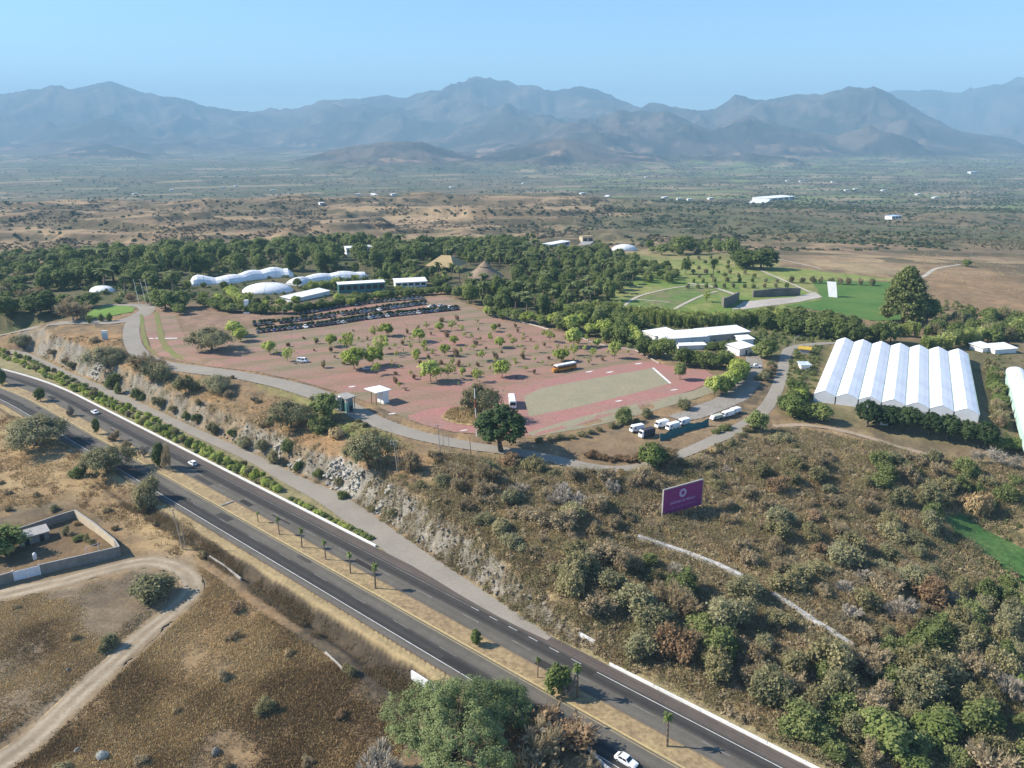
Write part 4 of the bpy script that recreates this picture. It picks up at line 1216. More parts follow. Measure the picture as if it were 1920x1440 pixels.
for x in (-.12, L - .12):
    MB().box(x, x + .24, -.16, .16, -.4, 3.2).build("gate_post", W_, gt)
tag(gt, "pale white double gate in the grey yard wall", "gate")
shed((38,1027), (94,1010), 4.6, 2.5, "flat grey roofed shed against the rear yard wall", CONCR, BLOCK, "yard_shed", "shed", .35, tilt=.3, doors=2)
gf, L = frame((163,1040), (186,1032), "goal_frame")
for x in (0, L):
    MB().tube((x, 0, -.3), (x, 0, 2.3), .07).build("post", W_, gf)
    MB().tube((x, 0, 2.3), (x, 1.4, 0), .05).build("brace", W_, gf)
MB().tube((-.07, 0, 2.3), (L + .07, 0, 2.3), .07).build("crossbar", W_, gf)
tag(gf, "white metal goal frame inside the walled yard", "frame")
x, y, z = at(66, 1048)
wt = tag(empty("water_tank", x, y, z), "white cylindrical tank standing in the yard's dark corner", "tank")
MB().tube((0, 0, 0), (0, 0, 1.6), .5, n=14).build("tank_body", W_, wt); MB().tube((0, 0, 1.6), (0, 0, 1.95), .5, .2, 14).build("lid", W_, wt)

# ---- walls, rails and small things
PALEW = speckle("pale_stone", (.56, .53, .47), (.40, .37, .32), 1.4, .95, .35, .04, .3)
wallpoly("stone_wall", [(1196,1011),(1240,1026),(1290,1043),(1345,1064),(1392,1086)], 1.2, 1.3, PALEW, "pale dry stone wall climbing the slope below the billboard", "wall")
wallpoly("stone_wall", [(1448,1118),(1480,1138),(1520,1166),(1560,1190),(1598,1216)], 1.1, 1.3, PALEW, "broken lower stretch of pale stone wall between dense scrub trees", "wall")
wallpoly("culvert_wall", [(772,1268),(800,1286),(818,1299),(816,1314)], 1.5, .45, W_, "white culvert headwall at the edge of the south verge", "wall")
wallpoly("low_wall", [(393,1046),(418,1062),(452,1088)], .7, .4, TERR, "short pale low wall on the dry bank above the dirt track", "wall")
wallpoly("low_wall", [(610,1226),(634,1248),(648,1262)], .6, .4, TERR, "pale broken low wall in the dark weeds by the south lanes", "wall")
wallpoly("low_wall", [(1085,1188),(1098,1195),(1115,1205)], .5, .4, W_, "short white kerb wall at the foot of the scrub slope", "wall")
gr_ = wallpoly("guard_rail", [(1012,1352),(1030,1362),(1052,1378),(1080,1394),(1102,1408),(1135,1440),(1160,1458)], .75, .22, [W_, CONCR, W_, CONCR, W_, W_], "low white guard rail under the bushes beside the near white car", "guard rail")
wallpoly("kerb_wall", [(922,590),(960,600),(1010,613),(1030,619)], .6, .5, TERR, "pale retaining kerb along the tree edge of the lot", "wall")
wallpoly("kerb_wall", [(1085,632),(1110,642),(1140,650),(1192,657),(1236,682)], .5, .5, TERR, "pale kerb at the far right edge of the red lot", "wall")
x, y, z = at(197, 637)
cb = tag(empty("signboard", x, y, z), "small white and blue signboard box on the brown slope by the access road", "sign")
MB().box(-1.3, 1.3, 0, .8, .2, 4.4).build("panel", speckle("sign_blue", (.45, .56, .60)), cb); MB().box(-1.35, 1.35, -.05, .85, 3.2, 4.6).build("top_panel", W_, cb)
for s_ in (-1, 1): MB().box(s_ - .1, s_ + .1, .3, .5, -.8, .2).build("leg", METAL, cb)
x, y, z = at(464, 587)
kb = tag(empty("kiosk", x, y, z), "slim white and dark green kiosk before the dome", "kiosk")
MB().box(-1.6, 1.6, -1.2, 1.2, -.4, 3.6).build("booth", speckle("dark_green", (.03, .07, .05)), kb); MB().box(-1.2, 1.2, -.9, .9, 3.6, 7.6).build("tower", W_, kb); MB().box(-1.8, 1.8, -1.4, 1.4, -.4, .8).build("base", W_, kb)
# roadside marker
x, y, z = at(1134, 1219)
mk = tag(empty("road_marker", x, y, z), "small orange and white roadside marker under the scrub edge", "marker")
MB().box(-.25, .25, -.05, .05, .6, 1.7).build("plate", speckle("marker_orange", (.7, .42, .16)), mk); MB().tube((0, .08, -.3), (0, .08, 1.6), .06).build("post", W_, mk)
# shade net
P = [at(1237, 826), at(1262, 816), at(1292, 806), at(1328, 797)]
o = P[0]; sn = tag(empty("shade_net", *o), "sagging teal shade net fence in front of the old vans", "netting")
mb = MB(); NN = 24; rings = []
for i in range(NN + 1):
    t = i / NN * 3; k = min(int(t), 2); f = t - k
    p = [P[k][j] * (1 - f) + P[k + 1][j] * f - o[j] for j in range(3)]
    hh = 2.5 - .6 * math.sin(f * math.pi) + .2 * math.sin(i * 1.7)
    rings.append([(p[0], p[1] - .9 - .2 * math.sin(i), p[2] - .1), (p[0], p[1] - .3, p[2] + hh * .6), (p[0], p[1], p[2] + hh), (p[0], p[1] + .05, p[2] + hh), (p[0], p[1] - .2, p[2] + hh * .6), (p[0], p[1] - .8 - .2 * math.sin(i), p[2] - .1)])
mb.loft(rings).build("net", speckle("net_teal", (.03, .115, .115), (.05, .15, .14), 2, .8, .3), sn)
for p in P:
    MB().tube((p[0] - o[0], p[1] - o[1] + .2, p[2] - o[2] - .5), (p[0] - o[0], p[1] - o[1] + .2, p[2] - o[2] + 2.9), .07).build("post", WOODP, sn)
# boulders
def boulder(px, py, r, label, seed, mat=STONE):
    x, y, z = at(px, py)
    rg = random.Random(seed)
    bm = bmesh.new(); bmesh.ops.create_icosphere(bm, subdivisions=2, radius=r)
    cut = [(Vector((rg.uniform(-1, 1), rg.uniform(-1, 1), rg.uniform(-.4, 1))).normalized(), rg.uniform(.6, .9) * r) for _ in range(9)]
    for v in bm.verts:
        for n, d in cut:
            e = v.co.dot(n) - d
            if e > 0: v.co -= n * e
        v.co.z *= .8
    me = bpy.data.meshes.new("boulder"); bm.to_mesh(me); bm.free()
    o = link("boulder", me, None, mat); o.location = (x, y, z + r * .25); o.rotation_euler = (0, 0, rg.uniform(0, 6))
    return tag(o, label, "boulder")
BOUL = speckle("pale_boulder", (.30, .31, .28), (.2, .2, .18), 2, .95, .3, .04)
boulder(192, 1418, 1.35, "large pale grey boulder on the dry ground near the dirt track", 1, BOUL)
boulder(405, 1412, 1.1, "brown boulder half buried in the dark weeds right of the pale one", 2)
boulder(145, 1408, .7, "small dark boulder just left of the large pale boulder", 3)
boulder(128, 1257, .6, "lone dark stone on the brown field left of the dirt track", 5)

# ------------------------------------------------------------------ vehicles
GLASS = DARK
TYRE = speckle("tyre_rubber", (.02, .02, .02), None, 3, .9, .1)
RIM = speckle("wheel_rim", (.45, .45, .46), None, 3, .4, .1)
LAMPM = speckle("lamp_lens", (.75, .75, .72), None, 3, .2, .05, 0, .1, .6)
REDL = speckle("tail_lens", (.35, .02, .02), None, 3, .3, .05)
def paintm(nm, c): return speckle("paint_" + nm, c, tuple(x * .93 for x in c), 1.5, .35, .03, 0, .1, .5)
P_WHITE = paintm("white", (.84, .84, .84)); P_SIL = paintm("silver", (.48, .49, .50)); P_BLK = paintm("black", (.02, .02, .022)); P_GRY = paintm("grey", (.14, .145, .15)); P_BLU = paintm("blue", (.05, .08, .16)); P_RED = paintm("red", (.25, .03, .03))
SPEC = {  # length, width, height, belt, cabin x: front base, front top, rear top, rear base (from rear, fraction)
 'sedan': (4.5, 1.78, 1.46, .92, .72, .57, .27, .10), 'suv': (4.6, 1.85, 1.72, 1.02, .74, .62, .05, .015), 'van': (5.0, 1.95, 2.1, 1.15, .93, .80, .03, .01), 'hatch': (4.0, 1.72, 1.5, .92, .74, .58, .10, .02)}
def car_meshes(kind):
    L, W, H, B, fb, ft, rt_, rb = SPEC[kind]
    x0 = -L / 2
    X = lambda f: x0 + f * L
    def ring(x, w, zb, zt):
        return [(x, -w * .46, zb), (x, -w / 2, zb + .18), (x, -w / 2, zt - .12), (x, -w * .45, zt), (x, w * .45, zt), (x, w / 2, zt - .12), (x, w / 2, zb + .18), (x, w * .46, zb)]
    hood = B - (.06 if kind != 'van' else .0)
    rings = [ring(X(0), W * .84, .34, B * .86), ring(X(.04), W * .95, .26, B - .03), ring(X(rb + .02), W, .22, B), ring(X(.5), W, .2, B), ring(X(fb), W, .22, B), ring(X(.94), W * .94, .26, hood - .08), ring(X(1), W * .80, .36, hood - .28 if kind != 'van' else hood - .3)]
    body = MB().loft([r[::-1] for r in rings])
    bw_, tw = W * .46, W * .385
    def cab(f, top): return None
    lo = [(X(rb), -bw_, B - .02), (X(fb), -bw_, B - .02), (X(fb), bw_, B - .02), (X(rb), bw_, B - .02)]
    hi = [(X(rt_), -tw, H), (X(ft), -tw, H), (X(ft), tw, H), (X(rt_), tw, H)]
    body.add(lo + hi, [(4, 5, 6, 7), (0, 1, 5, 4), (1, 2, 6, 5), (2, 3, 7, 6), (3, 0, 4, 7)])
    def pane(i, j, u0, u1, v0=.14, v1=.90, off=.015):
        a, b, c, d = [Vector(p) for p in (lo[i], lo[j], hi[j], hi[i])]
        P = lambda u, v: (a * (1 - u) + b * u) * (1 - v) + (d * (1 - u) + c * u) * v
        q = [P(u0, v0), P(u1, v0), P(u1, v1), P(u0, v1)]
        n = (q[1] - q[0]).cross(q[3] - q[0]).normalized()
        return [p + n * off for p in q], n
    panes = {'windscreen': [pane(1, 2, .06, .94)], 'rear_window': [pane(3, 0, .08, .92)], 'side_window': [pane(0, 1, .08, .47), pane(0, 1, .51, .92), pane(2, 3, .08, .49), pane(2, 3, .53, .92)]}
    res = {'body': [body.mesh("body")]}
    for nm, ps in panes.items():
        res[nm] = []
        for q, n in ps:
            mb = MB(); v = [tuple(p) for p in q] + [tuple(p - n * .012) for p in q]
            mb.add(v, [(0, 1, 2, 3), (7, 6, 5, 4), (0, 4, 5, 1), (1, 5, 6, 2), (2, 6, 7, 3), (3, 7, 4, 0)])
            res[nm].append(mb.mesh(nm))
    res['wheel'] = []; res['rim'] = []
    for fx in (.19, .81):
        for s_ in (-1, 1):
            res['wheel'].append(MB().tube((X(fx), s_ * (W / 2 - .2), .32), (X(fx), s_ * (W / 2 + .02), .32), .32, n=14).mesh("wheel"))
            res['rim'].append(MB().tube((X(fx), s_ * (W / 2 + .01), .32), (X(fx), s_ * (W / 2 + .03), .32), .19, n=10).mesh("rim"))
    res['headlight'] = [MB().box(X(.955), X(.995), s_ * W * .33 - .17, s_ * W * .33 + .17, B * .62, B * .78).mesh("headlight") for s_ in (-1, 1)]
    res['tail_light'] = [MB().box(X(-.004), X(.03), s_ * W * .36 - .12, s_ * W * .36 + .12, B * .68, B * .84).mesh("tail_light") for s_ in (-1, 1)]
    return res
_cm = {}
def car(kind, name, x, y, z, rz, paint_, label, cat="car", group=None):
    root = empty(name, x, y, z, rz)
    if (kind, paint_.name) not in _cm:
        ms = car_meshes(kind)
        mm = {'body': paint_, 'windscreen': GLASS, 'rear_window': GLASS, 'side_window': GLASS, 'wheel': TYRE, 'rim': RIM, 'headlight': LAMPM, 'tail_light': REDL}
        for nm, l in ms.items():
            for me in l: me.materials.append(mm[nm])
        _cm[(kind, paint_.name)] = ms
    ms = _cm[(kind, paint_.name)]
    ws = []
    for nm in ('body', 'windscreen', 'rear_window', 'side_window', 'wheel', 'headlight', 'tail_light'):
        for me in ms[nm]:
            o = link(nm, me, root)
            if nm == 'wheel': ws.append(o)
            if nm == 'body':
                md = o.modifiers.new("bevel", 'BEVEL'); md.width = .07; md.segments = 2; md.limit_method = 'ANGLE'; md.angle_limit = R(25)
    for w, me in zip(ws, ms['rim']): link("rim", me, w)
    return tag(root, label, cat, group)
hw_rz = math.atan2(UY, UX)
def on_road(px, py):
    x, y = onz(px, py, ZH + .5); return x, y, ZH + .105
car('sedan', "car", *on_road(1174, 1427), hw_rz, P_WHITE, "white car in the near dark lane under the bushes' shadow")
car('hatch', "car", *on_road(361, 869), hw_rz + math.pi, P_WHITE, "white car in the far carriageway beside the median tree shadow")
car('sedan', "car", *on_road(178, 773), hw_rz + math.pi, P_WHITE, "small white car farthest up the highway on the far carriageway")
def veh_dir(rear, front):
    A, B = at(*rear), at(*front)
    return (A[0] + B[0]) / 2, (A[1] + B[1]) / 2, (A[2] + B[2]) / 2 + .06, math.atan2(B[1] - A[1], B[0] - A[0])
x, y, z, r = veh_dir((555,678), (580,680)); car('van', "van", x, y, z, r, P_WHITE, "white minivan parked beside a round young tree in the lot", "van")
x, y, z, r = veh_dir((682,694), (698,692)); car('sedan', "car", x, y, z, r, P_SIL, "silver car parked in the shade under the clump of lot trees", "car")
x, y, z, r = veh_dir((1399,690), (1431,690))
pk = tag(empty("pickup_truck", x, y, z, r), "white pickup truck parked at the top of the gravel driveway", "pickup")
def ring2(x, w, z0, z1): return [(x, w * .46, z0), (x, w / 2, z0 + .15), (x, w / 2, z1 - .08), (x, w * .46, z1), (x, -w * .46, z1), (x, -w / 2, z1 - .08), (x, -w / 2, z0 + .15), (x, -w * .46, z0)]
MB().loft([ring2(-2.7, 1.85, .45, 1.1), ring2(-2.6, 1.9, .4, 1.12), ring2(1.6, 1.9, .4, 1.12), ring2(2.5, 1.85, .45, 1.05), ring2(2.75, 1.7, .5, .95)]).build("body", P_WHITE, pk)
MB().loft([[(-.4, .8, 1.1), (-.4, -.8, 1.1), (1.5, -.8, 1.1), (1.5, .8, 1.1)][::-1], [(-.3, .68, 1.85), (-.3, -.68, 1.85), (.8, -.68, 1.85), (.8, .68, 1.85)][::-1]]).build("cab", P_WHITE, pk)
MB().box(.95, 1.3, -.66, .66, 1.2, 1.62).build("windscreen", GLASS, pk)
for s_ in (-1, 1): MB().box(-.1, .8, s_ * .76 - .03, s_ * .76 + .03, 1.22, 1.7).build("side_window", GLASS, pk)
MB().box(-2.55, -.5, -.75, .75, 1.115, 1.14).build("cargo_bed", speckle("bed_dark", (.06, .06, .06)), pk)
for fx in (-1.75, 1.75):
    for s_ in (-1, 1): MB().tube((fx, s_ * .72, .38), (fx, s_ * .97, .38), .38, n=12).build("wheel", TYRE, pk)

def bus(rear, front, W, H, body, roof, label, name, cat, hood=False, nwin=7, stretch=None):
    x, y, z, r = veh_dir(rear, front)
    A, B = at(*rear), at(*front)
    L = stretch or math.hypot(B[0] - A[0], B[1] - A[1])
    root = empty(name, x, y, z, r)
    xe = L / 2 - (1.5 if hood else 0)
    MB().box(-L / 2, xe, -W / 2, W / 2, .45, H - .35).build("body", body, root, bevel=.12)
    MB().loft([[(-L / 2 + .05, -W / 2 + .03, H - .36), (xe - .05, -W / 2 + .03, H - .36), (xe - .05, W / 2 - .03, H - .36), (-L / 2 + .05, W / 2 - .03, H - .36)], [(-L / 2 + .2, -W * .38, H), (xe - .2, -W * .38, H), (xe - .2, W * .38, H), (-L / 2 + .2, W * .38, H)]]).build("roof", roof, root)
    if hood:
        MB().loft([[(xe - .02, -W * .42, .5), (L / 2, -W * .38, .55), (L / 2, W * .38, .55), (xe - .02, W * .42, .5)], [(xe - .02, -W * .38, 1.75), (L / 2 - .1, -W * .32, 1.5), (L / 2 - .1, W * .32, 1.5), (xe - .02, W * .38, 1.75)]]).build("hood", body, root)
    MB().box(xe, xe + .03, -W * .42, W * .42, H * .48 if not hood else 1.8, H - .5).build("windscreen", GLASS, root)
    MB().box(-L / 2 - .03, -L / 2, -W * .36, W * .36, H * .52, H - .6).build("rear_window", GLASS, root)
    wl = (L - 1.5 - (1.5 if hood else 0)) / nwin
    for s_ in (-1, 1):
        for k in range(nwin):
            a = -L / 2 + .7 + k * wl
            MB().box(a, a + wl * .84, s_ * W / 2 - .02, s_ * W / 2 + .02, H * .5, H - .55).build("side_window", GLASS, root)
        for fx in (-L * .28, L * .32): MB().tube((fx, s_ * (W / 2 - .25), .48), (fx, s_ * (W / 2 + .02), .48), .48, n=12).build("wheel", TYRE, root)
    return tag(root, label, cat)
ORG = speckle("bus_orange", (.50, .22, .035), (.44, .18, .03), 1.5, .5, .08)
bus((1078,690.5), (1036,699), 2.5, 3.1, ORG, W_roof, "orange school bus with white roof and dark side windows", "school_bus", "bus", True, 8)
bus((958,747), (963,774), 2.55, 3.3, P_WHITE, W_roof, "white coach with dark windscreen parked at the end of the paver bay", "coach", "bus", False, 7, 9.5)
def truck(rear, front, label, L=5.2, H=2.5, W=2.1, body=None):
    x, y, z, r = veh_dir(rear, front)
    root = empty("delivery_van", x, y, z, r)
    b = body or P_WHITE
    MB().box(-L / 2, L / 2 - .9, -W / 2, W / 2, .4, H).build("body", b, root, bevel=.12)
    MB().loft([[(L / 2 - .92, -W * .47, .4), (L / 2, -W * .45, .45), (L / 2, W * .45, .45), (L / 2 - .92, W * .47, .4)], [(L / 2 - .92, -W * .45, H * .94), (L / 2 - .45, -W * .40, H * .9), (L / 2 - .45, W * .40, H * .9), (L / 2 - .92, W * .45, H * .94)]]).build("cab", P_WHITE, root)
    v = [(L / 2 - .2, -W * .38, H * .52), (L / 2 - .2, W * .38, H * .52), (L / 2 - .40, W * .36, H * .83), (L / 2 - .40, -W * .36, H * .83)]
    MB().add(v + [(p[0] - .12, p[1], p[2]) for p in v], [(0, 1, 2, 3), (7, 6, 5, 4), (0, 4, 5, 1), (1, 5, 6, 2), (2, 6, 7, 3), (3, 7, 4, 0)]).build("windscreen", GLASS, root)
    for s_ in (-1, 1):
        MB().box(L / 2 - 1.6, L / 2 - 1.0, s_ * W / 2 - .03, s_ * W / 2 + .03, H * .55, H * .82).build("side_window", GLASS, root)
        for fx in (-L * .3, L * .3): MB().tube((fx, s_ * (W / 2 - .22), .38), (fx, s_ * (W / 2 + .03), .38), .38, n=12).build("wheel", TYRE, root)
    return tag(root, label, "van")
truck((1207,806), (1180,812), "white van with blue tinted windscreen, nearest the lot in the van yard")
truck((1228,814), (1196,823), "white roofed van with a dark side wall in front of the others", 6, 2.9, 2.3, speckle("van_dark", (.055, .055, .07)))
truck((1252,797), (1228,804), "white van with rounded roof standing behind the pair by the lot")
truck((1272,801), (1249,809), "white van with brown open side beside the shade net", 5.4, 2.5, 2.1)
truck((1290,794), (1273,799), "short white and blue van at the end of the shade net", 4.4, 2.4)
truck((1375,778), (1352,784), "white flat fronted van by the driveway island", 5.4, 2.2)
truck((1386,773), (1368,777), "white van farthest along the driveway island", 5, 2.1)
truck((1352,784), (1333,788), "pale low van overgrown by weeds near the driveway island", 5, 1.7, 2.0, speckle("van_pale", (.5, .52, .42)))
# rows of parked cars: one small mesh each
def small_car(paint_):
    mb = MB(); L, W = 4.3, 1.76
    mb.loft([[(x, w, z0), (x, w, z1), (x, -w, z1), (x, -w, z0)] for x, w, z0, z1 in ((-2.15, .78, .35, .8), (-1.9, .87, .25, .92), (.9, .87, .25, .92), (1.9, .84, .25, .8), (2.15, .72, .35, .65))])
    mb.loft([[(-1.75, .8, .9), (-1.75, -.8, .9), (1.0, -.8, .9), (1.0, .8, .9)], [(-1.2, .64, 1.36), (-1.2, -.64, 1.36), (.3, -.64, 1.36), (.3, .64, 1.36)]], mi=1, cap=False)
    mb.loft([[(-1.2, .64, 1.36), (-1.2, -.64, 1.36), (.3, -.64, 1.36), (.3, .64, 1.36)], [(-1.15, .6, 1.46), (-1.15, -.6, 1.46), (.25, -.6, 1.46), (.25, .6, 1.46)]])
    for fx in (-1.3, 1.3):
        for s_ in (-1, 1): mb.tube((fx, s_ * .66, .31), (fx, s_ * .89, .31), .31, n=8, mi=2)
    me = mb.mesh("parked_car")
    for m in (paint_, GLASS, TYRE): me.materials.append(m)
    return me
pcs = [("black", small_car(P_BLK)), ("dark grey", small_car(P_GRY)), ("white", small_car(P_WHITE)), ("silver", small_car(P_SIL)), ("dark blue", small_car(P_BLU)), ("dark red", small_car(P_RED))]
rg = random.Random(11)
ROWS = [("front", [(484,624),(545,617.5),(620,609),(695,597.5),(795,587),(864,580)], 2.45, .99, (14, 8, 1, 2, 2, 0)), ("middle", [(478,611),(570,601),(690,585),(800,570)], 2.5, .97, (14, 8, 1, 1, 2, 0)), ("rear", [(560,590),(645,575.5),(720,566),(796,560)], 2.6, .92, (12, 8, 1, 1, 2, 0)),
        ("white end", [(806,577),(822,575),(846,578)], 3.2, .9, (1, 2, 5, 3, 3, 0))]
for rn, pl, sp, pr, wts in ROWS:
    c = catmull([at(a, b) for a, b in pl], .2)
    s = np.concatenate([[0], np.cumsum(np.linalg.norm(np.diff(c[:, :2], axis=0), axis=1))])
    p = 0
    while p < s[-1]:
        if rg.random() < pr:
            i = min(int(np.searchsorted(s, p)), len(c) - 2)
            t = c[i + 1] - c[i]
            nm, me = rg.choices(pcs, wts)[0]
            o = link("parked_car", me)
            o.location = (c[i, 0], c[i, 1], float(hz(c[i, 0], c[i, 1])) + .07)
            o.rotation_euler = (0, 0, math.atan2(t[1], t[0]) + math.pi / 2 + (math.pi if rg.random() < .4 else 0) + rg.uniform(-.05, .05))
            tag(o, f"{nm} car parked in the {rn} row of the red lot", "car", f"{nm} cars in the {rn} row")
        p += sp + rg.uniform(0, .4)
print("things done")
# ------------------------------------------------------------------ plants
def leaf_mat(name, stops, rough=.75, transl=.32, obj_var=.35):
    """leaf tones: per-leaf 'tint' picks along the stops, each plant shifts a little"""
    m, nt, b, out = new_mat(name)
    t = N(nt, "ShaderNodeAttribute", attribute_name="tint").outputs["Fac"]
    oi = nt.nodes.new("ShaderNodeObjectInfo").outputs["Random"]
    sh = remap(nt, oi, 0, 1, -obj_var, obj_var)
    ad = nt.nodes.new("ShaderNodeMath"); ad.operation = 'ADD'
    nt.links.new(t, ad.inputs[0]); nt.links.new(sh, ad.inputs[1])
    rp = nt.nodes.new("ShaderNodeValToRGB")
    el = rp.color_ramp.elements
    while len(el) < len(stops): el.new(.5)
    for e, (p, c) in zip(el, stops):
        e.position = p; e.color = (*c, 1)
    nt.links.new(ad.outputs[0], rp.inputs[0])
    nt.links.new(rp.outputs[0], b.inputs["Base Color"])
    b.inputs["Roughness"].default_value = rough
    b.inputs["Specular IOR Level"].default_value = .15
    if transl:
        tr = nt.nodes.new("ShaderNodeBsdfTranslucent"); nt.links.new(rp.outputs[0], tr.inputs[0])
        mx = nt.nodes.new("ShaderNodeMixShader"); mx.inputs[0].default_value = transl
        nt.links.new(b.outputs[0], mx.inputs[1]); nt.links.new(tr.outputs[0], mx.inputs[2])
        nt.links.new(mx.outputs[0], out.inputs[0])
    return m
LM = {
 'valley': leaf_mat("leaf_far_valley", [(0, (.055, .072, .036)), (.5, (.095, .115, .055)), (1, (.15, .165, .085))]),
 'hill': leaf_mat("leaf_far_hill", [(0, (.14, .115, .068)), (.5, (.195, .16, .095)), (1, (.25, .21, .125))]),
 'sage': leaf_mat("leaf_sage", [(0, (.125, .15, .05)), (.5, (.20, .23, .078)), (1, (.30, .32, .125))]),
 'feather': leaf_mat("leaf_feathery", [(0, (.17, .21, .085)), (.5, (.27, .315, .13)), (1, (.39, .42, .21))]),
 'deep': leaf_mat("leaf_deep_green", [(0, (.030, .052, .02)), (.5, (.055, .09, .032)), (1, (.11, .15, .055))]),
 'conifer': leaf_mat("leaf_conifer", [(0, (.11, .13, .042)), (.5, (.20, .225, .072)), (1, (.31, .32, .12))]),
 'bright': leaf_mat("leaf_bright_green", [(0, (.23, .28, .05)), (.5, (.38, .44, .09)), (1, (.54, .58, .17))]),
 'mid': leaf_mat("leaf_green", [(0, (.11, .15, .04)), (.5, (.185, .23, .065)), (1, (.29, .32, .11))]),
 'dark': leaf_mat("leaf_dark_green", [(0, (.075, .105, .028)), (.5, (.138, .178, .05)), (1, (.245, .275, .09))]),
 'palm': leaf_mat("leaf_palm", [(0, (.08, .105, .034)), (.5, (.145, .175, .058)), (1, (.25, .275, .105))]),
 'olive': leaf_mat("leaf_olive", [(0, (.20, .175, .08)), (.5, (.30, .265, .125)), (1, (.41, .365, .195))]),
 'grey': leaf_mat("leaf_grey_green", [(0, (.185, .175, .085)), (.5, (.275, .258, .13)), (1, (.375, .35, .20))]),
 'brown': leaf_mat("leaf_dry_brown", [(0, (.24, .18, .10)), (.5, (.365, .285, .165)), (1, (.49, .395, .245))]),
 'rust': leaf_mat("leaf_rust", [(0, (.23, .145, .075)), (.5, (.335, .225, .125)), (1, (.45, .32, .19))]),
 'bare': leaf_mat("twig_grey", [(0, (.29, .245, .18)), (.5, (.40, .345, .265)), (1, (.52, .46, .37))], transl=0),
 'straw': leaf_mat("straw", [(0, (.30, .205, .10)), (.5, (.46, .335, .165)), (1, (.62, .48, .26))], transl=.1),
 'bamboo': leaf_mat("leaf_bamboo", [(0, (.20, .24, .06)), (.5, (.36, .40, .115)), (1, (.54, .55, .21))]),
}
BARK = speckle("bark", (.16, .125, .095), (.11, .09, .07), 3, .95, .3)
BARKP = speckle("pale_bark", (.36, .33, .29), (.27, .24, .20), 3, .95, .25)
BARKT = speckle("palm_bark", (.21, .155, .105), (.15, .115, .08), 4, .95, .3)
NRG = np.random.default_rng(7)
def unit(v): return v / (np.linalg.norm(v, axis=-1, keepdims=True) + 1e-9)
def quads(P, nrm, sx, sy, rng, axis=None):
    """leaf quads at P with normals; sx, sy half sizes; axis: preferred long direction"""
    n = len(P)
    a = rng.normal(size=(n, 3)) if axis is None else axis
    u = unit(np.cross(nrm, a)); v = np.cross(nrm, u)
    sx = np.broadcast_to(sx, (n,))[:, None]; sy = np.broadcast_to(sy, (n,))[:, None]
    V = np.stack([P - u * sx - v * sy, P + u * sx * .8 - v * sy * .7, P + u * sx * .7 + v * sy, P - u * sx * .9 + v * sy * .8], 1).reshape(-1, 3)
    return V, np.arange(4 * n).reshape(n, 4)
def clumps(rng, n, rx, rz, z0, shell=.55, flat=0.0):
    """clump centres through a crown: half-ellipsoid-ish volume from z0 upwards"""
    out = []
    while len(out) < n:
        p = rng.uniform(-1, 1, 3)
        d = np.linalg.norm(p)
        if d > 1 or (d < shell and rng.random() < .75): continue
        if p[2] < -.35 and rng.random() < .7: continue
        out.append((p[0] * rx, p[1] * rx, z0 + rz + p[2] * rz * (1 - flat * (p[0] ** 2 + p[1] ** 2))))
    return np.array(out)
def crown(rng, kind, n_cl=42, per=48, rx=3.0, rz=2.2, z0=1.6, rc=.75, leaf=.2, shell=.55, flat=.2, up=.85, stretch=1.0, lob=.25):
    ang = rng.uniform(0, 6.28, 3)
    c = clumps(rng, n_cl, rx, rz, z0, shell, flat)
    th = np.arctan2(c[:, 1], c[:, 0])
    k = 1 + lob * (np.sin(2 * th + ang[0]) * .5 + np.sin(3 * th + ang[1]) * .5)
    c[:, :2] *= k[:, None]
    rcs = rc * rng.uniform(.6, 1.35, n_cl)
    off = rng.normal(size=(n_cl, per, 3)) * .52
    P = (c[:, None] + off * rcs[:, None, None] * np.array([1, 1, .8])).reshape(-1, 3)
    ctr = np.array([0, 0, z0 + rz * .6])
    nr = unit(unit(off.reshape(-1, 3)) * .8 + unit(P - ctr) * .6 + rng.normal(size=P.shape) * .45 + np.array([0, 0, up]))
    s = leaf * rng.uniform(.55, 1.4, len(P))
    V, Q = quads(P, nr, s, s * stretch, rng)
    ct = rng.normal(0, .16, n_cl)
    t = np.clip(.5 + np.repeat(ct, per) + rng.normal(0, .13, len(P)), 0, 1)
    return V, Q, t, c
def twigs(rng, n=900, rx=2.8, rz=2.4, z0=.4, ln=.9, w=.035):
    """leafless crown: short sprays of twigs reaching outwards and up"""
    c = clumps(rng, n, rx, rz, z0, .25, .15)
    d = unit(unit(c - np.array([0, 0, z0])) + rng.normal(size=c.shape) * .45 + np.array([0, 0, .35]))
    l = ln * rng.uniform(.5, 1.3, n)
    nrm = unit(rng.normal(size=c.shape))
    nrm = unit(nrm - d * (nrm * d).sum(1, keepdims=True))
    u = np.cross(d, nrm)
    ww = w * rng.uniform(.7, 1.5, n)
    a, b = c - d * l[:, None] / 2, c + d * l[:, None] / 2
    V = np.stack([a - u * ww[:, None], a + u * ww[:, None], b + u * ww[:, None] * .35, b - u * ww[:, None] * .35], 1).reshape(-1, 3)
    return V, np.arange(4 * n).reshape(n, 4), np.clip(.5 + rng.normal(0, .22, n), 0, 1), c
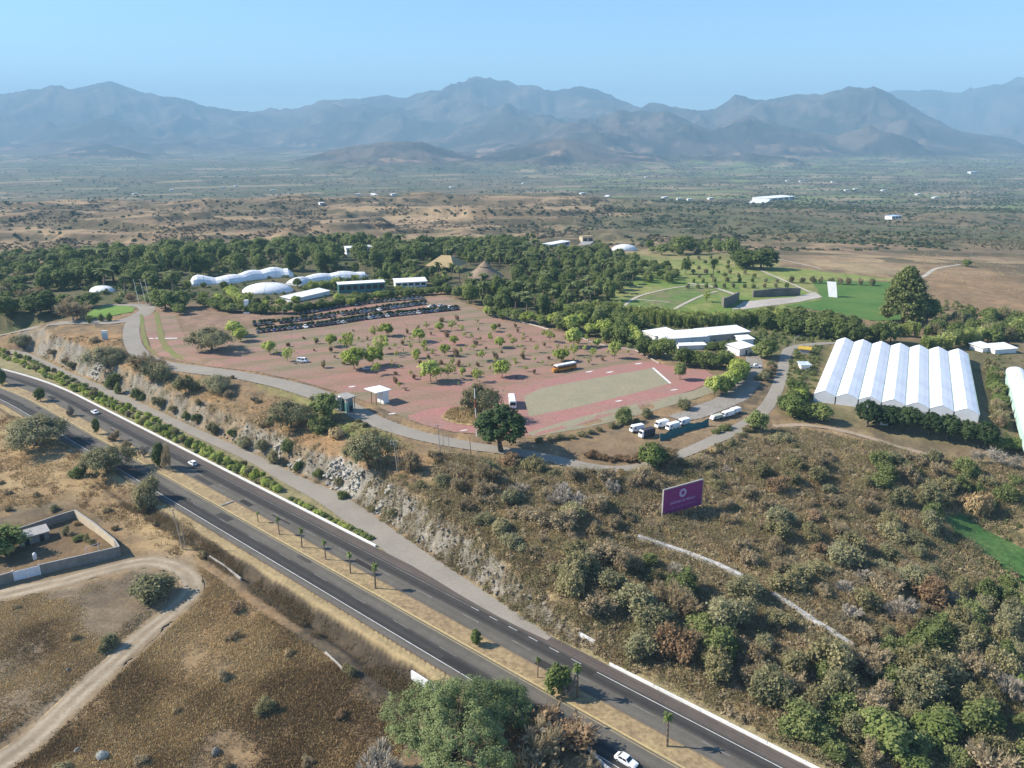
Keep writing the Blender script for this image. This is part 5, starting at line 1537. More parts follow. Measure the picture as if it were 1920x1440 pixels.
def limbs(rng, c, z0, r0=.17, nl=7, low=.25):
    mb = MB()
    lean = rng.normal(0, .08, 2)
    top = Vector((lean[0] * z0, lean[1] * z0, z0 * .75))
    mid = top * .5 + Vector((rng.normal(0, .06), rng.normal(0, .06), 0))
    mb.tube((0, 0, -.4), mid, r0 * 1.25, r0, 7); mb.tube(mid, top, r0, r0 * .8, 7)
    for i in rng.choice(len(c), min(nl, len(c)), replace=False):
        e = Vector(c[i]); m = top.lerp(e, .5) + Vector((rng.normal(0, .15), rng.normal(0, .15), rng.normal(.1, .12)))
        mb.tube(top, m, r0 * .62, r0 * .36, 5); mb.tube(m, e, r0 * .36, r0 * .1, 4)
    return mb
PROTO = {}
def scrubc(ncl, per, leaf, ntw):
    """tangled bush: several stems of uneven height, each with its own tufts"""
    ns = int(rng.integers(4, 8)); cs = []
    for k in range(ns):
        a = k * 2.4 + rng.uniform(-.5, .5); rr = rng.uniform(.2, 1.0) * 1.9 if k else 0
        h = rng.uniform(.45, 1.0); r_ = rng.uniform(.75, 1.45)
        m = int(ncl / ns)
        p = clumps(rng, m, r_, 1.15 * h, .15 + rng.uniform(0, 1.3) * h, .5, .1)
        cs.append(p + np.array([rr * math.cos(a), rr * math.sin(a), 0]))
    c = np.vstack(cs); n_ = len(c)
    rcs = .55 * rng.uniform(.45, 1.5, n_)
    off = rng.normal(size=(n_, per, 3)) * .55
    P = (c[:, None] + off * rcs[:, None, None]).reshape(-1, 3)
    nr = unit(unit(off.reshape(-1, 3)) * .6 + rng.normal(size=P.shape) * .6 + np.array([0, 0, .8]))
    s_ = leaf * rng.uniform(.5, 1.5, len(P))
    V, Q = quads(P, nr, s_, s_ * 1.3, rng)
    t = np.clip(.5 + np.repeat(rng.normal(0, .2, n_), per) + rng.normal(0, .14, len(P)), 0, 1)
    # twigs run out through the tufts
    q = c[rng.integers(0, n_, ntw)]; d = unit(q - np.array([0, 0, .2]) + rng.normal(size=q.shape) * .7 + np.array([0, 0, .5]))
    l_ = rng.uniform(.5, 1.5, ntw)[:, None]; a_ = q - d * l_ * .5; b_ = q + d * l_ * .75
    u_ = unit(np.cross(d, rng.normal(size=d.shape))) * (.026 * rng.uniform(.7, 1.6, ntw))[:, None]
    V2 = np.stack([a_ - u_, a_ + u_, b_ + u_ * .4, b_ - u_ * .4], 1).reshape(-1, 3); Q2 = np.arange(4 * ntw).reshape(ntw, 4); t2 = np.clip(rng.normal(.6, .2, ntw), 0, 1)
    return np.vstack([V, V2]), np.vstack([Q, Q2 + len(V)]), np.r_[t, np.clip(t2 + .15, 0, 1)], c
def mk(kind, V, Q, t, lm, mb, bark):
    cm = np_mesh("crown", V, Q, False, {"tint": ('FACE', 'FLOAT', t)}); cm.materials.append(LM[lm])
    tm = mb.mesh("trunk", True); tm.materials.append(bark)
    # one joined mesh for copies too small to show their parts
    tv = np.array([tuple(v) for v in mb.v]); n0 = len(V)
    q4 = [f for f in mb.f if len(f) == 4]
    jq = np.vstack([Q, np.array(q4) + n0]) if q4 else Q
    jm = np_mesh(kind, np.vstack([V, tv]) if len(tv) else V, jq, False, {"tint": ('FACE', 'FLOAT', np.concatenate([t, np.full(len(jq) - len(Q), .5)]))}, np.r_[np.zeros(len(Q)), np.ones(len(jq) - len(Q))])
    jm.materials.append(LM[lm]); jm.materials.append(bark)
    ext = V.max(0) - V.min(0)
    PROTO.setdefault(kind, []).append(dict(crown=cm, trunk=tm, joined=jm, w=float(np.percentile(np.linalg.norm(V[:, :2], axis=1), 97) * 2), h=float(np.percentile(V[:, 2], 99)), V=V, Q=Q, t=t, lm=lm))
rng = NRG
for i in range(3):
    V, Q, t, c = crown(rng, 'x', 46, 52, 2.6, 1.9, 1.5, .72, .19); mk('young', V, Q, t, 'bright', limbs(rng, c, 1.9, .12), BARK)
    V, Q, t, c = crown(rng, 'x', 26, 40, 2.4, 1.8, 1.1, .62, .15, lob=.6); mk('sparse', V, Q, t, 'bright', limbs(rng, c, 1.7, .10, 9), BARK)
    V, Q, t, c = crown(rng, 'x', 66, 70, 3.4, 3.1, 1.1, .9, .21); mk('broad_mid', V, Q, t, 'mid', limbs(rng, c, 2.6, .22), BARK)
    V, Q, t, c = crown(rng, 'x', 70, 70, 3.5, 3.4, .7, .95, .225); mk('broad_dark', V, Q, t, 'dark', limbs(rng, c, 2.6, .25), BARK)
    V, Q, t, c = crown(rng, 'x', 80, 130, 3.6, 2.0, .7, .8, .095, .5, .45, lob=.4); mk('mesquite', V, Q, t, 'grey', limbs(rng, c, 1.7, .2, 9), BARK)
    V, Q, t, c = scrubc(68, 130, .085, 700); mk('olive', V, Q, t, 'olive', limbs(rng, c, 1.4, .15, 8), BARKP)
    V, Q, t, c = scrubc(64, 130, .082, 600); mk('greyscrub', V, Q, t, 'grey', limbs(rng, c, 1.4, .15, 8), BARKP)
    V, Q, t, c = scrubc(58, 110, .078, 1100); mk('brown', V, Q, t, 'brown', limbs(rng, c, 1.4, .14, 9), BARKP)
    V, Q, t, c = scrubc(46, 70, .095, 1100); mk('rust', V, Q, t, 'rust', limbs(rng, c, 1.2, .13, 9), BARK)
    V, Q, t, c = scrubc(64, 120, .095, 300); mk('greenscrub', V, Q, t, 'sage', limbs(rng, c, 1.4, .15, 7), BARK)
    V, Q, t, c = scrubc(44, 5, .05, 3400); mk('bare', V, Q, t, 'bare', limbs(rng, c, 1.6, .14, 16), BARKP)
    V, Q, t, c = scrubc(48, 34, .08, 2400); mk('halfbare', V, Q, t, 'brown', limbs(rng, c, 1.5, .13, 16), BARKP)
    # low round shrub and hedge shrub
    V, Q, t, c = crown(rng, 'x', 30, 46, 1.3, .8, .05, .5, .13, lob=.3); mk('shrub', V, Q, t, 'mid', limbs(rng, c, .6, .05, 6), BARK)
    V, Q, t, c = crown(rng, 'x', 40, 50, 1.9, 1.3, .05, .62, .15, lob=.35); mk('hedge', V, Q, t, 'bright', limbs(rng, c, .8, .07, 6), BARK); mk('hedgedark', V, Q, t, 'deep', limbs(rng, c, .8, .07, 6), BARK)
    V, Q, t, c = crown(rng, 'x', 40, 70, 1.25, .7, 0, .42, .05, up=.1, stretch=3.6); mk('strawbush', V, Q, t, 'straw', limbs(rng, c, .5, .04, 6), BARK)
    # bamboo: upright arching sprays
    nb = 46
    base = rng.normal(0, .75, (nb, 2)); V = []; T = []
    for b_ in base:
        hh = rng.uniform(4.2, 7.0); out_ = b_ / (np.linalg.norm(b_) + .2) * rng.uniform(.6, 1.6)
        k = 26; f = rng.uniform(.18, 1, k)
        p = np.column_stack([b_[0] + out_[0] * f ** 2, b_[1] + out_[1] * f ** 2, hh * f]) + rng.normal(0, .16, (k, 3))
        ax = np.tile(np.array([out_[0], out_[1], 3.5]), (k, 1)); nr = unit(np.cross(ax, rng.normal(size=(k, 3))))
        q, _ = quads(p, nr, .12, .55, rng, np.cross(ax, nr)); V.append(q); T.append(np.clip(.5 + rng.normal(0, .2) + rng.normal(0, .1, k), 0, 1))
    V = np.vstack(V); t = np.concatenate(T); mb = MB()
    for b_ in base[:22]: mb.tube((b_[0], b_[1], -.3), (b_[0] * 1.5, b_[1] * 1.5, 3.4), .05, .03, 5)
    mk('bamboo', V, np.arange(len(V)).reshape(-1, 4), t, 'bamboo', mb, speckle("culm", (.22, .22, .10)))
    V, T = [], []
    for b_ in rng.normal(0, .8, (150, 2)):
        hh = rng.uniform(2.5, 5.5); p = np.array([[b_[0], b_[1], hh / 2]]); ax = np.array([[rng.normal(0, .25), rng.normal(0, .25), 1.0]]); nr = unit(np.cross(ax, rng.normal(size=(1, 3))))
        q, _ = quads(p, nr, .035, hh / 2, rng, np.cross(ax, nr)); V.append(q); T.append(rng.uniform(.3, .9))
    V = np.vstack(V); mb = MB(); mb.tube((0, 0, -.3), (0, 0, 2), .04, n=4)
    mk('reed', V, np.arange(len(V)).reshape(-1, 4), np.array(T), 'bare', mb, BARKP)
    # fan palm on the median and tall garden palm
    def palm(th, nf, fl, lm, r0, kind):
        mb = MB(); ln = rng.normal(0, .04, 2); prev = Vector((0, 0, -.4))
        for j in range(6):
            z = th * (j + 1) / 6; p = Vector((ln[0] * z, ln[1] * z, z)); mb.tube(prev, p, r0 * (1.25 - .08 * j), r0 * (1.2 - .08 * (j + 1)), 8); prev = p
        V, T = [], []
        for k in range(nf):
            a = k * 2.399 + rng.uniform(-.3, .3); el = rng.uniform(-.55, 1.15); L = fl * rng.uniform(.8, 1.1)
            d = np.array([math.cos(a), math.sin(a), 0]); side = np.array([-d[1], d[0], 0]); p = np.array(prev); tt = rng.normal(.5, .18)
            for s_ in range(6):
                e2 = el - s_ * .30; dr = d * math.cos(e2) + np.array([0, 0, math.sin(e2)]); q = p + dr * L / 6
                w0, w1 = [fl * .16 * math.sin(math.pi * min(.97, max(.06, x))) for x in (s_ / 6, (s_ + 1) / 6)]
                dz = np.array([0, 0, -.35])
                for sg in (-1, 1):
                    V += [p, q, q + side * sg * w1 + dz * w1, p + side * sg * w0 + dz * w0]; T.append(tt)
                p = q
        V = np.array(V); mk(kind, V, np.arange(len(V)).reshape(-1, 4), np.clip(np.array(T), 0, 1), lm, mb, BARKT)
    palm(3.6, 24, 1.15, 'mid', .17, 'fanpalm'); palm(6.5, 26, 2.7, 'palm', .2, 'tallpalm')
for i in range(2):
    V, Q, t, c = crown(rng, 'x', 190, 150, 3.8, 2.3, .8, .52, .062, .55, .4, lob=.5); mk('bigmesquite', V, Q, t, 'feather', limbs(rng, c, 1.9, .2, 16), BARK)
    V, Q, t, c = crown(rng, 'x', 170, 130, 3.5, 2.6, .9, .55, .07, .55, .3, lob=.45); mk('bigleafy', V, Q, t, 'feather', limbs(rng, c, 2.2, .2, 14), BARK)
V, Q, t, c = crown(rng, 'x', 520, 120, 3.9, 2.5, .6, .34, .034, .6, .4, lob=.5); mk('giant', V, Q, t, 'feather', limbs(rng, c, 1.9, .16, 26), BARK)
# broad tree of big tufts, the dark fig by the road
for i in range(2):
    V, Q, t, c = crown(rng, 'x', 120, 70, 3.9, 3.4, 1.7, .58, .17, .75, .1, .8, lob=.25); mk('fig', V, Q, t, 'deep', limbs(rng, c, 2.6, .4, 14), BARK)
# large conical tree
V_, Q_, T_, C_ = [], [], [], []; n0 = 0
for k in range(230):
    f = rng.random() ** .8; r = (1 - f ** 2.4) ** .7 * (.80 + .2 * min(1, f * 6)) * 5.4 * rng.uniform(.72, 1.05); a = rng.uniform(0, 6.283)
    C_.append((r * math.cos(a), r * math.sin(a), 1.0 + f * 13.5))
C_ = np.array(C_); off = rng.normal(size=(230, 50, 3)) * .5
P = (C_[:, None] + off * np.array([1.15, 1.15, .8])).reshape(-1, 3)
nr = unit(unit(off.reshape(-1, 3)) + rng.normal(size=P.shape) * .4 + np.array([0, 0, .6])); V, Q = quads(P, nr, .26 * rng.uniform(.6, 1.3, len(P)), .3, rng)
mb = MB(); mb.tube((0, 0, -.5), (0, 0, 12), .5, .12, 9)
for q in C_[::8]: mb.tube((0, 0, q[2] * .75), tuple(q), .14, .04, 5)
mk('cone', V, Q, np.clip(.5 + np.repeat(rng.normal(0, .16, 230), 50) + rng.normal(0, .1, len(P)), 0, 1), 'conifer', mb, BARK)
print("protos", sum(len(p['Q']) for l in PROTO.values() for p in l))

PR = random.Random(3)
NP = 0
def plant(kind, x, y, W, H, name, label, cat, group=None, parts=True, z=None):
    """one plant standing at x, y: crown width W, height H in metres"""
    global NP
    pr = PR.choice(PROTO[kind])
    z = float(hz(x, y)) if z is None else z
    s = (W / pr['w'] * PR.uniform(.94, 1.06), W / pr['w'] * PR.uniform(.94, 1.06), H / pr['h'])
    rz = PR.uniform(0, 6.283)
    NP += 1
    if not parts:
        o = link(name, pr['joined']); o.location = (x, y, z - .05); o.rotation_euler = (0, 0, rz); o.scale = s
    else:
        o = empty(name, x, y, z - .05, rz, s)
        link("trunk", pr['trunk'], o); link("crown", pr['crown'], o)
    return tag(o, label, cat, group)
def plant_px(kind, px, py, wpx, hpx, *a, **k):
    """px, py: foot in the photo; wpx, hpx: crown width and full height in photo pixels"""
    x, y, z = at(px, py)
    p = pxm(x, y, z); d = math.atan2(HC - z, math.hypot(x, y))
    W = wpx / p; H = max(.5, (hpx / p - .30 * W * math.sin(d)) / math.cos(d))
    return plant(kind, x, y, W, H, *a, **k)
# ------------------------------------------------------------------ where things keep plants away
AV = []
for ob in list(COL.objects):
    if ob.parent is None and ob.type == 'EMPTY' and ob.get("category") not in (None, "wall", "guard rail", "pole", "lamp post", "flagpole", "mast", "netting"):
        M0 = Matrix.LocRotScale(ob.location, ob.rotation_euler, ob.scale)
        pts = [M0 @ Vector(c) for ch in ob.children if ch.data for c in ch.bound_box]
        if pts:
            AV.append((min(p.x for p in pts) - .6, max(p.x for p in pts) + .6, min(p.y for p in pts) - .6, max(p.y for p in pts) + .6))
KEEP = [(1232,890,1326,985), (1168,776,1398,832), (1545,528,1576,562), (630,728,740,790), (790,474,860,502), (868,478,945,514), (1020,438,1115,462), (1148,450,1202,470), (340,500,560,550), (630,520,725,548), (738,522,802,538), (1196,1004,1238,1028), (1234,1018,1276,1042), (1272,1030,1314,1054), (1310,1043,1352,1067), (1348,1060,1390,1084), (1444,1112,1486,1136), (1480,1134,1522,1158), (1516,1159,1558,1183), (1552,1182,1594,1206), (1785,965,1940,1062)]       # seen clear of plants in the photo
def blocked(x, y, m=0.0, h=0.0):
    if hz(x, y, DEP) > .04: return True
    for a, b, c, d in AV:
        if a - m < x < b + m and c - m < y < d + m: return True
    s, t = st(np.array(x), np.array(y))
    if -10.5 < t < float(t_edge(s)) - .5 + m * .5 and s < 175: return True
    if h:
        z = float(hz(x, y)); u, v0 = topx(x, y, z); _, v1 = topx(x, y, z + h)
        for a, b, c, d in KEEP:
            w = m * pxm(x, y, z)
            if a - w < u < c + w and v0 > d - 8 and v1 < d - 4: return True
    return False
PLACED = []
BASE = {}
def scatter(px, spacing, seed, limit=400):
    """well spread points inside a photo outline, in ground metres"""
    P = polyw(px); rg = np.random.default_rng(seed)
    A = np.array(P); lo, hi = A.min(0), A.max(0)
    n = int((hi - lo).prod() / spacing ** 2 * 6) + 40
    c = rg.uniform(lo, hi, (n, 2))
    c = c[sdf(c[:, 0], c[:, 1], P) > 0]
    out = []
    for p in c:
        if all((p[0] - q[0]) ** 2 + (p[1] - q[1]) ** 2 > spacing ** 2 for q in out) and all((p[0] - q[0]) ** 2 + (p[1] - q[1]) ** 2 > (q[2] * .42 + spacing * .3) ** 2 for q in PLACED):
            out.append(p)
        if len(out) >= limit: break
    return out
ADJ = dict(hedgedark='dark green', giant='light green', reed='pale dry', bigmesquite='grey green', bigleafy='leafy green', olive="olive green", greyscrub="grey green", brown="dry brown", rust="rust brown", greenscrub="fresh green", bare="leafless grey", halfbare="half leafless brown", strawbush="straw yellow", broad_mid="mid green", broad_dark="dark green", mesquite="grey green spreading", young="bright green", sparse="thin bright green", shrub="round green", hedge="bright green", bamboo="yellow green", tallpalm="tall dark", fanpalm="fan leaved", fig="dark", cone="conical")
SR = random.Random(21)
def grove(px, spacing, mix, wr, hf, name, noun, where, seed, parts=True, limit=400, cat=None, szs=True):
    ks, ws = zip(*mix)
    pts = scatter(px, spacing, seed, limit)
    k_ = 0
    for x, y in pts:
        W = SR.uniform(*wr); H = W * SR.uniform(*hf)
        if blocked(x, y, W * .33, H): continue
        kind = SR.choices(ks, ws)[0]
        sz = "" if not szs else ("small " if W < wr[0] + (wr[1] - wr[0]) * .33 else "large " if W > wr[0] + (wr[1] - wr[0]) * .67 else "")
        lb = f"{sz}{ADJ[kind]} {noun} {where}"
        nm = name if name != "palm_tree" or kind == "tallpalm" else "grove_tree"
        nn = "palm" if kind == "tallpalm" else noun
        o = plant(kind, x, y, W, H, nm, lb, cat or nn.split()[-1], f"{noun}s {where}", parts)
        BASE[o.name] = f"{sz}{ADJ[kind]} {nn}"
        PLACED.append((x, y, W)); k_ += 1
    return k_
def hedge(px, spacing, mix, wr, hr, name, noun, where, parts=False, jit=.8, cat=None, check=False):
    ks, ws = zip(*mix)
    c = catmull([at(a, b) for a, b in px], .4)
    s = np.concatenate([[0], np.cumsum(np.linalg.norm(np.diff(c[:, :2], axis=0), axis=1))])
    p = 0
    while p < s[-1]:
        i = int(np.searchsorted(s, p)); i = min(i, len(c) - 1)
        x, y = c[i, 0] + SR.uniform(-jit, jit), c[i, 1] + SR.uniform(-jit, jit)
        W, H = SR.uniform(*wr), SR.uniform(*hr); kind = SR.choices(ks, ws)[0]
        s_, t_ = st(np.array(x), np.array(y)); t_ = float(t_)
        if name == 'hedge_shrub' and t_ < 16.6 + W * .5:
            x, y = [float(q) for q in from_st(float(s_), 16.6 + W * .5)]
        if not (check and blocked(x, y, W * .3)):
            lb = f"{ADJ[kind]} {noun} {where}"
            o = plant(kind, x, y, W, H, name, lb, cat or noun.split()[-1], f"{noun}s {where}", parts)
            f_ = (W - wr[0]) / (wr[1] - wr[0] + 1e-6)
            BASE[o.name] = ("small " if f_ < .33 else "large " if f_ > .67 else "") + f"{ADJ[kind]} {noun}"
            PLACED.append((x, y, W))
        p += spacing * SR.uniform(.8, 1.2)
def one(kind, px, py, w, h, name, label, cat, parts=True, group=None):
    o = plant_px(kind, px, py, w, h, name, label, cat, group, parts)
    PLACED.append((o.location.x, o.location.y, w / pxm(o.location.x, o.location.y, o.location.z)))
    return o

# ---- single trees one can point to
one('fig', 940, 846, 104, 92, "fig_tree", "broad dark green tree with tufted crown on the bend of the access road", "tree")
one('mesquite', 900, 786, 74, 70, "mesquite_tree", "grey green tree on the straw island behind the banded mast", "tree")
one('mesquite', 396, 657, 90, 46, "mesquite_tree", "wide grey green mesquite tree at the lot's west end", "tree")
one('cone', 1692, 606, 76, 106, "conical_tree", "huge conical yellow green tree at the edge of the lawn", "tree")
one('broad_dark', 1738, 604, 44, 46, "broadleaf_tree", "dark tree in the shade of the huge conical tree", "tree")
one('mesquite', 545, 803, 82, 56, "mesquite_tree", "grey green mesquite on the orange slope left of the gatehouse", "tree")
one('broad_mid', 612, 786, 52, 52, "broadleaf_tree", "green tree pressed against the gatehouse wall", "tree")
one('greenscrub', 598, 806, 50, 30, "shrub", "low green shrub under the tree by the gatehouse", "shrub")
one('mesquite', 694, 878, 96, 74, "mesquite_tree", "large grey green mesquite at the top of the white rock cut", "tree")
one('brown', 768, 884, 46, 38, "scrub_tree", "brown bush just right of the crossarm pole", "bush")
one('halfbare', 282, 702, 74, 46, "scrub_tree", "half leafless tree hanging over the bend of the access road", "tree")
one('mesquite', 200, 690, 72, 44, "mesquite_tree", "grey green mesquite on the slope under the white signboard", "tree")
one('mesquite', 408, 735, 62, 36, "mesquite_tree", "grey green mesquite beside the road on the orange grass", "tree")
one('olive', 300, 712, 54, 36, "scrub_tree", "olive bush under the half leafless tree at the road bend", "bush")
one('olive', 355, 735, 44, 34, "scrub_tree", "olive bush on the orange grass above the grey bank", "bush")
one('young', 440, 630, 34, 30, "young_tree", "bright green tree just right of the wide mesquite", "tree")
one('young', 452, 640, 30, 26, "young_tree", "second bright green tree right of the wide mesquite", "tree")
one('mesquite', 68, 836, 132, 64, "mesquite_tree", "wide dark mesquite on the south verge casting shade on the lanes", "tree")
one('mesquite', 204, 886, 96, 58, "mesquite_tree", "second grey green mesquite down the south verge", "tree")
one('olive', 276, 950, 62, 52, "scrub_tree", "thin olive tree at the verge above the walled yard", "tree")
one('greenscrub', 146, 892, 32, 22, "shrub", "small green shrub alone in the dry grass above the yard", "shrub")
one('broad_mid', 8, 1040, 84, 62, "broadleaf_tree", "bright leafy tree inside the walled yard beside the flat shed", "tree")
one('greyscrub', 280, 1122, 78, 44, "shrub", "lone grey green shrub in the loop of the dirt track", "shrub")
one('greyscrub', 205, 1212, 40, 26, "shrub", "low dark shrub on the bank beside the dirt track", "shrub")
one('halfbare', 1238, 872, 66, 46, "scrub_tree", "green and grey tree at the foot of the van yard", "tree")
one('broad_mid', 1222, 878, 52, 50, "broadleaf_tree", "leafy tree beside the road below the teal netting", "tree")
one('broad_mid', 1418, 810, 40, 42, "broadleaf_tree", "leaning green tree at the road junction by the footpath", "tree")
one('greenscrub', 1168, 792, 36, 30, "young_tree", "small green tree on the lower paver strip", "tree")
one('greyscrub', 1212, 782, 26, 18, "shrub", "low grey shrub above the white vans", "shrub")
one('greyscrub', 1282, 768, 30, 20, "shrub", "grey shrub on the edge of the gravel driveway", "shrub")
one('broad_mid', 1275, 712, 24, 34, "young_tree", "slim green tree by the right tip of the paver bay", "tree")
one('young', 1152, 672, 22, 34, "young_tree", "tall narrow green tree at the right edge of the red lot", "tree")
one('broad_dark', 76, 588, 62, 42, "broadleaf_tree", "dark round tree by the road into the roundabout", "tree")
one('broad_dark', 14, 590, 52, 36, "broadleaf_tree", "dark tree at the picture's west edge by the entrance road", "tree")
one('halfbare', 138, 602, 66, 40, "scrub_tree", "grey leafless tree in front of the roundabout lawn", "tree")
one('mesquite', 44, 652, 40, 26, "shrub", "blue green shrub at the fork of the entrance road", "shrub")
one('broad_mid', 310, 580, 56, 38, "broadleaf_tree", "mid green tree right of the three flagpoles", "tree")
one('broad_mid', 340, 578, 40, 34, "broadleaf_tree", "second mid green tree right of the flagpoles", "tree")
one('broad_mid', 168, 576, 46, 28, "broadleaf_tree", "mid green tree before the white shell roof", "tree")
for a, b in ((190,603),(206,602),(168,606)):
    one('shrub', a, b, 10, 15, "shrub", "little dark clipped shrub before the roundabout lawn", "shrub", False, "little clipped shrubs by the roundabout")
one('broad_dark', 1395, 503, 48, 36, "broadleaf_tree", "dark tree on the garden lawn, left of a joined pair", "tree", False)
one('broad_dark', 1426, 504, 58, 38, "broadleaf_tree", "dark spreading tree on the garden lawn, right of a joined pair", "tree", False)
one('broad_mid', 1279, 476, 46, 34, "broadleaf_tree", "round green tree beside the white barrel pavilion", "tree", False)
one('tallpalm', 1336, 528, 20, 44, "palm_tree", "single slender palm on the garden lawn", "palm", False)
one('broad_mid', 1285, 514, 20, 30, "young_tree", "slim dark tree on the left of the garden lawn", "tree", False)
one('broad_mid', 1370, 480, 34, 34, "broadleaf_tree", "green tree at the far edge of the garden lawn", "tree", False)
one('broad_mid', 1240, 478, 26, 20, "broadleaf_tree", "small green tree close right of the barrel pavilion", "tree", False)
one('broad_mid', 1812, 500, 16, 14, "shrub", "dark shrub at the foot of the lone mast", "shrub", False)
one('sparse', 1325, 566, 18, 22, "young_tree", "small tree on the terraced green before the curved stone wall", "tree", False)
# near trees at the lower edge
one('giant', 856, 1464, 280, 200, "mesquite_tree", "very broad light green feathery tree at the bottom edge beside the near lanes", "tree")
one('bigmesquite', 945, 1356, 122, 88, "mesquite_tree", "grey green tree overhanging the near carriageway", "tree")
one('rust', 1010, 1432, 130, 92, "scrub_tree", "rust brown leafless bush in front of the guard rail", "bush")
one('rust', 1062, 1396, 96, 56, "scrub_tree", "rust brown bush leaning over the white guard rail", "bush")
one('halfbare', 985, 1480, 150, 110, "scrub_tree", "brown twiggy bush at the bottom edge by the near lanes", "bush")
one('halfbare', 1070, 1470, 90, 60, "scrub_tree", "low brown bush between guard rail and bottom edge", "bush")
one('bare', 700, 1470, 110, 70, "scrub_tree", "leafless grey bush left of the large grey green tree", "bush")

# ---- median palms and trees
MP = [(484,979,18),(524,1002,30),(566,1026,34),(611,1049,34),(657,1075,36),(704,1103,44),(1008,1270,40),(1083,1308,60),(1251,1399,62)]
ML = ["stunted palm stub nearest the drain slab on the median", "second small palm from the drain slab on the median", "third palm from the drain slab on the median", "fourth palm from the drain slab on the median", "fifth palm from the drain slab on the median", "sixth palm from the drain slab, last of the row on the median", "small fan palm on the median beside the leaning green tree", "fan palm just right of the leaning green tree on the median", "tallest fan palm on the median, standing alone near the bottom"]
for (a, b, h), l in zip(MP, ML):
    x, y = onz(a, b, ZH + .17); p = pxm(x, y, ZH); H = h / (p * .78)
    o = plant('fanpalm', x, y, max(1.3, H * .28), H * .95, "median_palm", l, "palm", "fan palms along the highway median", True, ZH + .2)
for kind, a, b, w, h, l in (('broad_dark', 893, 1209, 20, 30, "small dark bushy tree alone on the median"), ('broad_dark', 1047, 1300, 52, 58, "leaning dark green tree between two palms on the median"), ('bare', 1066, 1302, 40, 48, "leafless grey sapling beside the leaning tree on the median"), ('broad_dark', 76, 752, 20, 24, "dark round tree on the median far up the highway"), ('broad_dark', 182, 814, 14, 28, "narrow dark tree on the median near the farthest white car"),
                            ('halfbare', 214, 826, 22, 20, "thin twiggy tree on the median, upper one of two"), ('halfbare', 238, 842, 20, 18, "thin twiggy tree on the median, lower one of two"), ('broad_dark', 300, 876, 24, 44, "tall dark tree on the median, left of a pair near the white car"), ('brown', 316, 882, 18, 46, "tall brown tree on the median, right of a pair near the white car"), ('bare', 132, 780, 16, 20, "bare sapling on the median between two dark trees"), ('broad_dark', 4, 722, 22, 30, "dark tree on the median at the picture's west edge"), ('bare', 270, 856, 16, 20, "bare sapling on the median left of the tall pair")):
    x, y = onz(a, b, ZH + .17); p = pxm(x, y, ZH); W = w / p; plant(kind, x, y, W, max(1, (h / p - .2 * W) / .82), "median_tree", l, "tree", None, True, ZH + .2)

# ---- young trees in the red lot: foot x, foot y, crown width, height (photo pixels)
LT = [(786,641,27,27),(846,619,20,20),(824,621,21,18),(800,617,13,12),(926,622,15,16),(920,641,21,20),(937,652,25,22),(961,649,17,18),(851,647,18,19),(795,656,16,18),(834,667,21,24),(864,664,11,15),(889,657,13,13),(904,677,25,25),(981,666,9,12),(1005,661,13,17),(1002,679,10,12),(986,697,12,13),(941,707,34,34),(895,716,29,29),(867,705,15,18),(840,711,31,34),(808,716,44,44),(781,680,18,22),(770,656,11,15),(811,666,12,12),(849,684,13,15),(1031,642,28,26),(1076,651,34,38),(1077,667,24,24),(1052,678,32,26),(1112,668,20,18),(506,663,27,26),(540,678,31,29),(621,650,26,25),(652,658,40,38),(664,692,52,44),(702,631,22,22),(726,630,29,26),(716,663,38,38),(700,686,38,38),(707,703,24,26),(781,672,16,20),(749,727,10,13),(758,640,9,10),(740,652,9,10),(672,640,10,10),(590,640,9,9),(965,680,10,10),(880,690,9,10),(925,690,9,11),(1035,690,9,10),(770,705,10,12),(735,690,9,9),(955,636,12,12),(1045,655,10,11),(900,640,9,10),(870,632,12,11),(980,640,10,10),(820,690,9,11),(1120,650,16,16),(1100,640,14,15)]
px_ = sorted(LT, key=lambda t: -t[2])
for k, (a, b, w, h) in enumerate(LT):
    big = w >= 28; tiny = w <= 13
    nb_ = min((((a - q[0]) ** 2 + ((b - q[1]) * 2.5) ** 2) ** .5, q[4]) for q in ((567,676,0,0,"the white minivan"),(1057,690,0,0,"the orange bus"),(960,760,0,0,"the white coach"),(690,690,0,0,"the shaded silver car"),(712,750,0,0,"the ticket booth"),(1152,672,0,0,"the right edge of the lot"),(860,600,0,0,"the parked car rows"),(890,740,0,0,"the straw island"),(1000,640,0,0,"the far kerb"),(500,660,0,0,"the wide mesquite"),(800,665,0,0,"the middle of the lot")))[1]
    lb = f"{'large' if big else 'tiny' if tiny else 'medium'} {'thin' if tiny else 'round'} bright green tree in the red lot near {nb_}"
    one('sparse' if (tiny or k % 2 == 1) else 'young', a, b, w * .95, h * .98, "lot_tree", lb, "tree", not tiny, lb.replace(" tree", " trees", 1))

for x, y in scatter([(470,655),(640,622),(850,598),(1000,618),(1180,664),(1020,706),(900,716),(760,738),(640,702)], 8.5, 91):
    kd = SR.choice(['sparse', 'sparse', 'halfbare', 'rust']); W = SR.uniform(1.2, 3.0)
    u, v = topx(x, y, 0)
    if any(abs(u - q[0]) < 26 and -10 < v - q[1] < 22 for q in ((567,676), (1057,690), (960,760), (690,690))): continue
    o = plant(kd, x, y, W, W * SR.uniform(.9, 1.5), "lot_sapling", "", "sapling", "saplings between the trees of the red lot", False)
    BASE[o.name] = ("small " if W < 1.8 else "large " if W > 2.4 else "") + ADJ[kd] + " sapling in the red lot"
